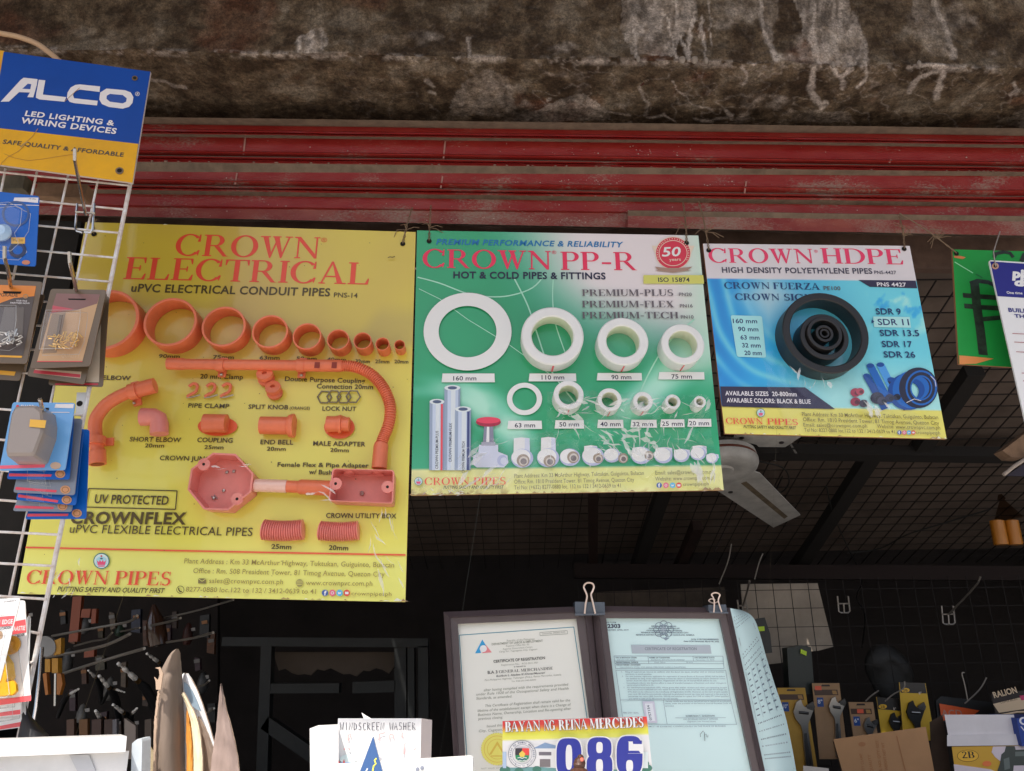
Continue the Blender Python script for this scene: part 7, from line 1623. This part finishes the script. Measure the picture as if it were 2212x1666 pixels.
a.text('0757154', z4(540, 1165), z4(512, 1015), 5, TK, bold=.03); T4('BIR DRY SEAL', 258, 1098, 410, 1098, 13, TG)
T4('ROBERTSON T. GAZZINGAN', 875, 1130, 1160, 1128, 13, TK, .03); a.line([z4(770, 1142), z4(1270, 1140)], .7, TG); T4('OIC-REVENUE DISTRICT OFFICER', 850, 1162, 1192, 1160, 13, TG); T4('(Signature over Printed Name)', 890, 1184, 1170, 1182, 12, TG)
T4('THIS CERTIFICATE MUST BE EXHIBITED CONSPICUOUSLY IN THE PLACE OF BUSINESS', 300, 1236, 1268, 1230, 13, TG)
a.line([z4(1020, 1330), z4(1016, 1305), z4(1045, 1270), z4(1058, 1290), z4(1062, 1370), z4(1060, 1310), z4(1075, 1300), z4(1080, 1330), z4(1095, 1310), z4(1090, 1335)], 1.0, ink((70, 80, 90)))
a.g.obj('printed_text', f2)
# curled certificate leaning at the right of the frames
def curl(u, v):
    L0, L1 = Vector((1577, 1314, 0)), Vector((1660, 1720, 0)); 
    r0 = sm(Vv((1577, 1314.5), (1604, 1319), (1627, 1334), (1641, 1368), (1656, 1422), (1676, 1486), (1696, 1545), (1710, 1610), (1720, 1666), (1728, 1720)), 6)
    f_ = (.10 + .9 * v) * (len(r0) - 1); i = min(int(f_), len(r0) - 2); rr_ = r0[i].lerp(r0[i + 1], f_ - i)
    l_ = L0.lerp(L1, v); p = l_.lerp(rr_, u)
    if v < .001: p = Vector((1577, 1314, 0)).lerp(r0[int(.10 * (len(r0) - 1))], u)
    return aty((p.x, p.y), 1.335 + .05 * u * u)
cp = thing('curled_certificate', 'loose pale blue printed sheet curling out behind the right frame', 'certificate', curl(0, 1))
g = G().grid(curl, 16, 40, m_bl); g.obj('paper', cp, smooth=True)
g = G()
def cq(u0, v0, u1, v1, m): g.add([curl(u0, v0) + Vector((0, -.0006, 0)), curl(u1, v0) + Vector((0, -.0006, 0)), curl(u1, v1) + Vector((0, -.0006, 0)), curl(u0, v1) + Vector((0, -.0006, 0))], [[3, 2, 1, 0]], m)
cq(.12, .17, .9, .215, ink((150, 160, 168)))
random.seed(5)
for v, n_, h in ((.05, 3, .006), (.07, 4, .006), (.09, 5, .006), (.11, 5, .006), (.26, 4, .006), (.28, 6, .005), (.315, 6, .006), (.34, 7, .005), (.62, 7, .006), (.66, 6, .005), (.70, 7, .006), (.735, 5, .006), (.78, 7, .006), (.80, 7, .006)):
    for k in range(n_ * 2):
        u = .12 + .80 * (k + random.uniform(0, .3)) / (n_ * 2); cq(u, v + .03 * u * 0, u + .026, v + h, TK)
for r_ in range(8):
    v = .37 + r_ * .03
    for c_ in range(4): cq(.16 + c_ * .21, v, .16 + c_ * .21 + random.uniform(.06, .11), v + .006, TK)
for v in (.355, .385, .415, .445, .475, .505, .54, .60, .86, .90): cq(.10, v, .95, v + .0022, TG)
for u in (.10, .33, .56, .80): cq(u, .355, u + .008, .60, TG)
g.obj('printed_text', cp)
# binder clips on top of the frames
m_clip = mat('clip_black', rgb=(66, 74, 84), rough=.35, coat=.3); m_clw = mat('clip_wire', rgb=(206, 186, 172), rough=.3, metal=.4)
c1 = thing('binder_clip', 'large black binder clip joining the two frames at the top', 'binder clip', aty((1274, 1327), YC - .02))
G().prism([aty(p, YC - .02) for p in ((1242, 1300), (1306, 1301), (1307, 1327), (1243, 1328))], (0, .045, 0), m_clip).obj('clip_body', c1)
G().tube([aty(p, YC - .024) for p in ((1242, 1328), (1307, 1327))], .0018, m_clip, 8).obj('clip_lip', c1, smooth=True)
G().tube([aty((p[0], p[1]), YC - .026) for p in sm([(1263, 1326), (1265, 1305), (1268, 1288), (1264, 1276), (1261, 1268), (1265, 1261), (1272, 1259), (1280, 1261), (1283, 1268), (1280, 1277), (1277, 1285), (1281, 1303), (1286, 1326)], 5)], .0015, m_clw, 7).obj('wire_handle', c1, smooth=True)
c2 = thing('binder_clip', 'small black binder clip at the upper right corner of the right frame', 'binder clip', aty((1550, 1322), YC - .02))
G().prism([aty(p, YC - .02) for p in ((1530, 1307), (1568, 1306), (1571, 1321), (1531, 1321))], (0, .04, 0), m_clip).obj('clip_body', c2)
G().tube([aty(p, YC - .024) for p in ((1532, 1322), (1573, 1324))], .0016, m_clip, 8).obj('clip_lip', c2, smooth=True)
G().tube([aty((p[0], p[1]), YC - .026) for p in sm([(1542, 1323), (1543, 1300), (1540, 1290), (1537, 1285), (1542, 1281), (1549, 1281), (1555, 1285), (1553, 1291), (1552, 1300), (1559, 1322)], 5)], .0012, m_clw, 7).obj('wire_handle', c2, smooth=True)
G().tube([aty((p[0], p[1]), YC - .0) for p in sm([(1552, 1300), (1540, 1303), (1531, 1298), (1537, 1294), (1545, 1297)], 5)], .0011, m_clw, 7).obj('wire_handle', c2, smooth=True)
# ---- plate 086
PL = Board([(1085.5, 1558), (1397, 1548), (1420, 1760), (1085.5, 1760)], Vector((0, 1.13, 1.5)), Vector((0, -1, 0)))
pt = thing('number_plate', 'colourful printed number plate 086 standing before the framed certificates', 'number plate', PL.c[3])
m_pl = vmat('printed_plate', rough=.35, coat=.3, bump=0)
def c_pl(x, y):
    t = (y - (1558 - (x - 1085) * .032))
    if t < 34: return A3(mixc((222, 58, 58), (250, 216, 70), sstep(6, 30, t)))
    if t < 41: return A3((240, 226, 90))
    c = mixc((206, 214, 236), (226, 222, 226), sstep(40, 110, t))
    c = mixc(c, (176, 190, 206), .5 * sstep(.1, .5, fb(x * .03, y * .03, 4, 3)) * sstep(60, 80, t))
    return A3(c)
g = G().grid(lambda i, j: PL.quad(i, j), 40, 40, m_pl); cols = [c_pl(*proj(p)) for p in g.v]; k_ = len(g.v)
g.prism([p + Vector((0, .0003, 0)) for p in PL.c], (0, .003, 0), m_wc2); cols += [(.7, .7, .7)] * (len(g.v) - k_)
g.obj('panel', pt, colors=cols)
a = Art(PL, .0004, .00006)
def z5(x, y): return (1106 + x / 4, 1249.5 + y / 4)
# town hall picture
a.poly([z5(0, 1440), z5(0, 1666), z5(380, 1666), z5(380, 1440)], ink((212, 216, 228))); a.poly([z5(180, 1470), z5(285, 1420), z5(380, 1445), z5(380, 1470)], ink((118, 142, 172))); a.poly([z5(215, 1480), z5(215, 1620), z5(365, 1620), z5(365, 1480)], ink((206, 206, 212)))
for x in (235, 350): a.poly([z5(x, 1490), z5(x, 1620), z5(x + 12, 1620), z5(x + 12, 1490)], ink((236, 236, 240)))
a.poly([z5(232, 1500), z5(232, 1530), z5(340, 1530), z5(340, 1500)], ink((104, 100, 108))); a.poly([z5(240, 1562), z5(240, 1630), z5(332, 1630), z5(332, 1562)], ink((112, 106, 108)))
a.poly([z5(-90, 1640), z5(-90, 1700), z5(1170, 1700), z5(1170, 1650), z5(600, 1655), z5(220, 1630)], ink((96, 140, 140)))
for x, y, r_ in ((-60, 1655, 12), (60, 1665, 10), (215, 1650, 10), (1150, 1600, 9), (1165, 1640, 12)): a.ell(z5(x, y), r_, r_ * .7, ink((60, 110, 96)), 10)
a.poly([z5(-80, 1500), z5(-80, 1640), z5(-50, 1640), z5(-50, 1500)], ink((156, 176, 200))); a.poly([z5(1120, 1500), z5(1120, 1640), z5(1175, 1640), z5(1175, 1500)], ink((196, 206, 220)))
# seal
cx, cy = 1128, 1629.5
a.ell((cx, cy), 30, 30, ink((70, 78, 96)), 40).ell((cx, cy), 29, 29, ink((232, 230, 234)), 40).ring((cx, cy), 21.5, 21.5, 20.8, 20.8, ink((90, 96, 120)), 36)
for i, ch in enumerate('BAYAN NG REINA MERCEDES'):
    t = R(190 - i * 9.1); p = Vector((cx + 23.6 * math.cos(t), cy - 23.6 * math.sin(t))); d = Vector((math.sin(t), math.cos(t)))
    if ch != ' ': a.text(ch, (p.x - d.x * 1.4, p.y - d.y * 1.4), (p.x + d.x * 1.4, p.y + d.y * 1.4), 3.6, ink((90, 96, 120)), bold=.02)
for i, ch in enumerate('LALAWIGAN NG ISABELA'):
    t = R(200 + i * 7.4); p = Vector((cx + 27 * math.cos(t), cy - 27 * math.sin(t))); d = Vector((-math.sin(t), -math.cos(t)))
    if ch != ' ': a.text(ch, (p.x - d.x * 1.2, p.y - d.y * 1.2), (p.x + d.x * 1.2, p.y + d.y * 1.2), 3.2, ink((120, 124, 140)), bold=.01)
sx, sy = cx, cy
a.poly([(sx - 15, sy - 13), (sx - 15, sy + 2), (sx, sy + 2), (sx, sy - 13)], ink((50, 46, 54))); a.poly([(sx, sy - 13), (sx, sy + 2), (sx + 15, sy + 2), (sx + 15, sy - 13)], ink((214, 66, 60))); a.poly([(sx - 15, sy + 2), (sx - 14, sy + 9), (sx - 8, sy + 14), (sx, sy + 17), (sx + 8, sy + 14), (sx + 14, sy + 9), (sx + 15, sy + 2)], ink((36, 128, 84)))
a.poly([(sx, sy - 8), (sx - 7, sy - 1), (sx - 4, sy + 6), (sx + 4, sy + 6), (sx + 7, sy - 1)], ink((240, 180, 80)))
for k in range(3): a.line([(sx - 10 + k, sy + 8 + k * 3), (sx - 5, sy + 7 + k * 3), (sx, sy + 9 + k * 3), (sx + 5, sy + 7 + k * 3), (sx + 10 - k, sy + 8 + k * 3)], 1.5, ink((226, 228, 236)) if k % 2 == 0 else ink((40, 70, 120)))
# header words: black outline below, white on top
for T_, m_, dx, dy in ((.24, ink((60, 34, 34)), .9, .7), (.24, ink((90, 50, 44)), -.6, .2), (.25, ink((246, 242, 238)), 0, 0)):
    for w_, x0, x1 in (('BAYAN', 1091, 1167), ('NG', 1175, 1199), ('REINA', 1207, 1269), ('MERCEDES', 1275, 1391)):
        y_ = lambda x: 1581.5 - (x - 1091) * .035
        a.serif(w_, (x0 + dx, y_(x0) + dy), (x1 + dx, y_(x1) + dy), 22, m_, T=T_, gap=.03)
# 086
def sup(cx, cy, rx, ry, e, n=40, a0=0, a1=360):
    o = []
    for i in range(n + (0 if a1 - a0 >= 360 else 1)):
        t = R(a0 + (a1 - a0) * i / n); c_, s_ = math.cos(t), math.sin(t)
        o.append((cx + rx * math.copysign(abs(c_) ** (2 / e), c_), cy - ry * math.copysign(abs(s_) ** (2 / e), s_)))
    return o
BN, WO = ink((44, 52, 140)), ink((232, 232, 240))
def digit(parts, holes, gr):
    for cx, cy, rx, ry, e in parts: a.poly(sup(cx, cy, rx + gr, ry + gr, e), WO if gr else BN)
    if not gr:
        for cx, cy, rx, ry, e in holes: a.poly(sup(cx, cy, rx, ry, e), WO)
Ds = [([(1229, 1636, 27, 41, 3.4)], [(1229, 1636, 7, 27, 3)]), ([(1295, 1617, 26, 24, 3.0), (1295, 1655, 28, 26, 3.0)], [(1295, 1615, 7, 12, 3), (1295, 1655, 7.5, 15, 3)]), ([(1360, 1632, 28, 42, 3.2)], [(1360, 1655, 7.5, 13, 3)])]
for gr in (2.6, 0):
    for p_, h_ in Ds: digit(p_, h_, gr)
a.poly([(1352.5, 1619), (1353, 1628), (1389, 1628), (1390, 1606), (1367, 1606), (1367, 1602), (1353, 1602)], WO); a.poly([(1367.5, 1598), (1367.5, 1607.5), (1386.5, 1607.5), (1386.5, 1600)], BN)
a.poly([(1352.5, 1600), (1352.5, 1630), (1358, 1627), (1358, 1603)], BN) ; a.poly([(1358, 1622), (1358, 1627.5), (1384, 1627.5), (1380, 1622)], BN)
a.g.obj('printed_design', pt)
# small brown ornament standing before the plate
m_orn = mat('glazed_brown', rgb=(70, 44, 34), rough=.45, bump=.6, bscale=120)
og = thing('brown_ornament', 'small glossy brown knobby ornament in front of the number plate', 'ornament', aty((1253, 1700), 1.06))
ob = aty((1253, 1690), 1.06)
G().lathe(aty((1253, 1730), 1.06), (0, 0, 1), [(.012, 0), (.0135, .012), (.011, .020), (.0125, .027), (.011, .034), (.006, .037), (.007, .041), (.0045, .045), (.0002, .046)], m_orn, 18).obj('base', og, smooth=True)
G().ball(aty((1252, 1649), 1.06), .0075, m_orn, 12, (1, .8, 1)).obj('knob', og, smooth=True)
G().ball(aty((1254, 1637), 1.06), .0042, m_orn, 10).ball(aty((1247, 1642), 1.06), .003, m_orn, 8).obj('crest', og, smooth=True)
G().ball(aty((1257, 1641), 1.055), .0026, mat('red_bead', rgb=(230, 100, 80), rough=.2, coat=.5), 8).obj('red_eye', og, smooth=True)
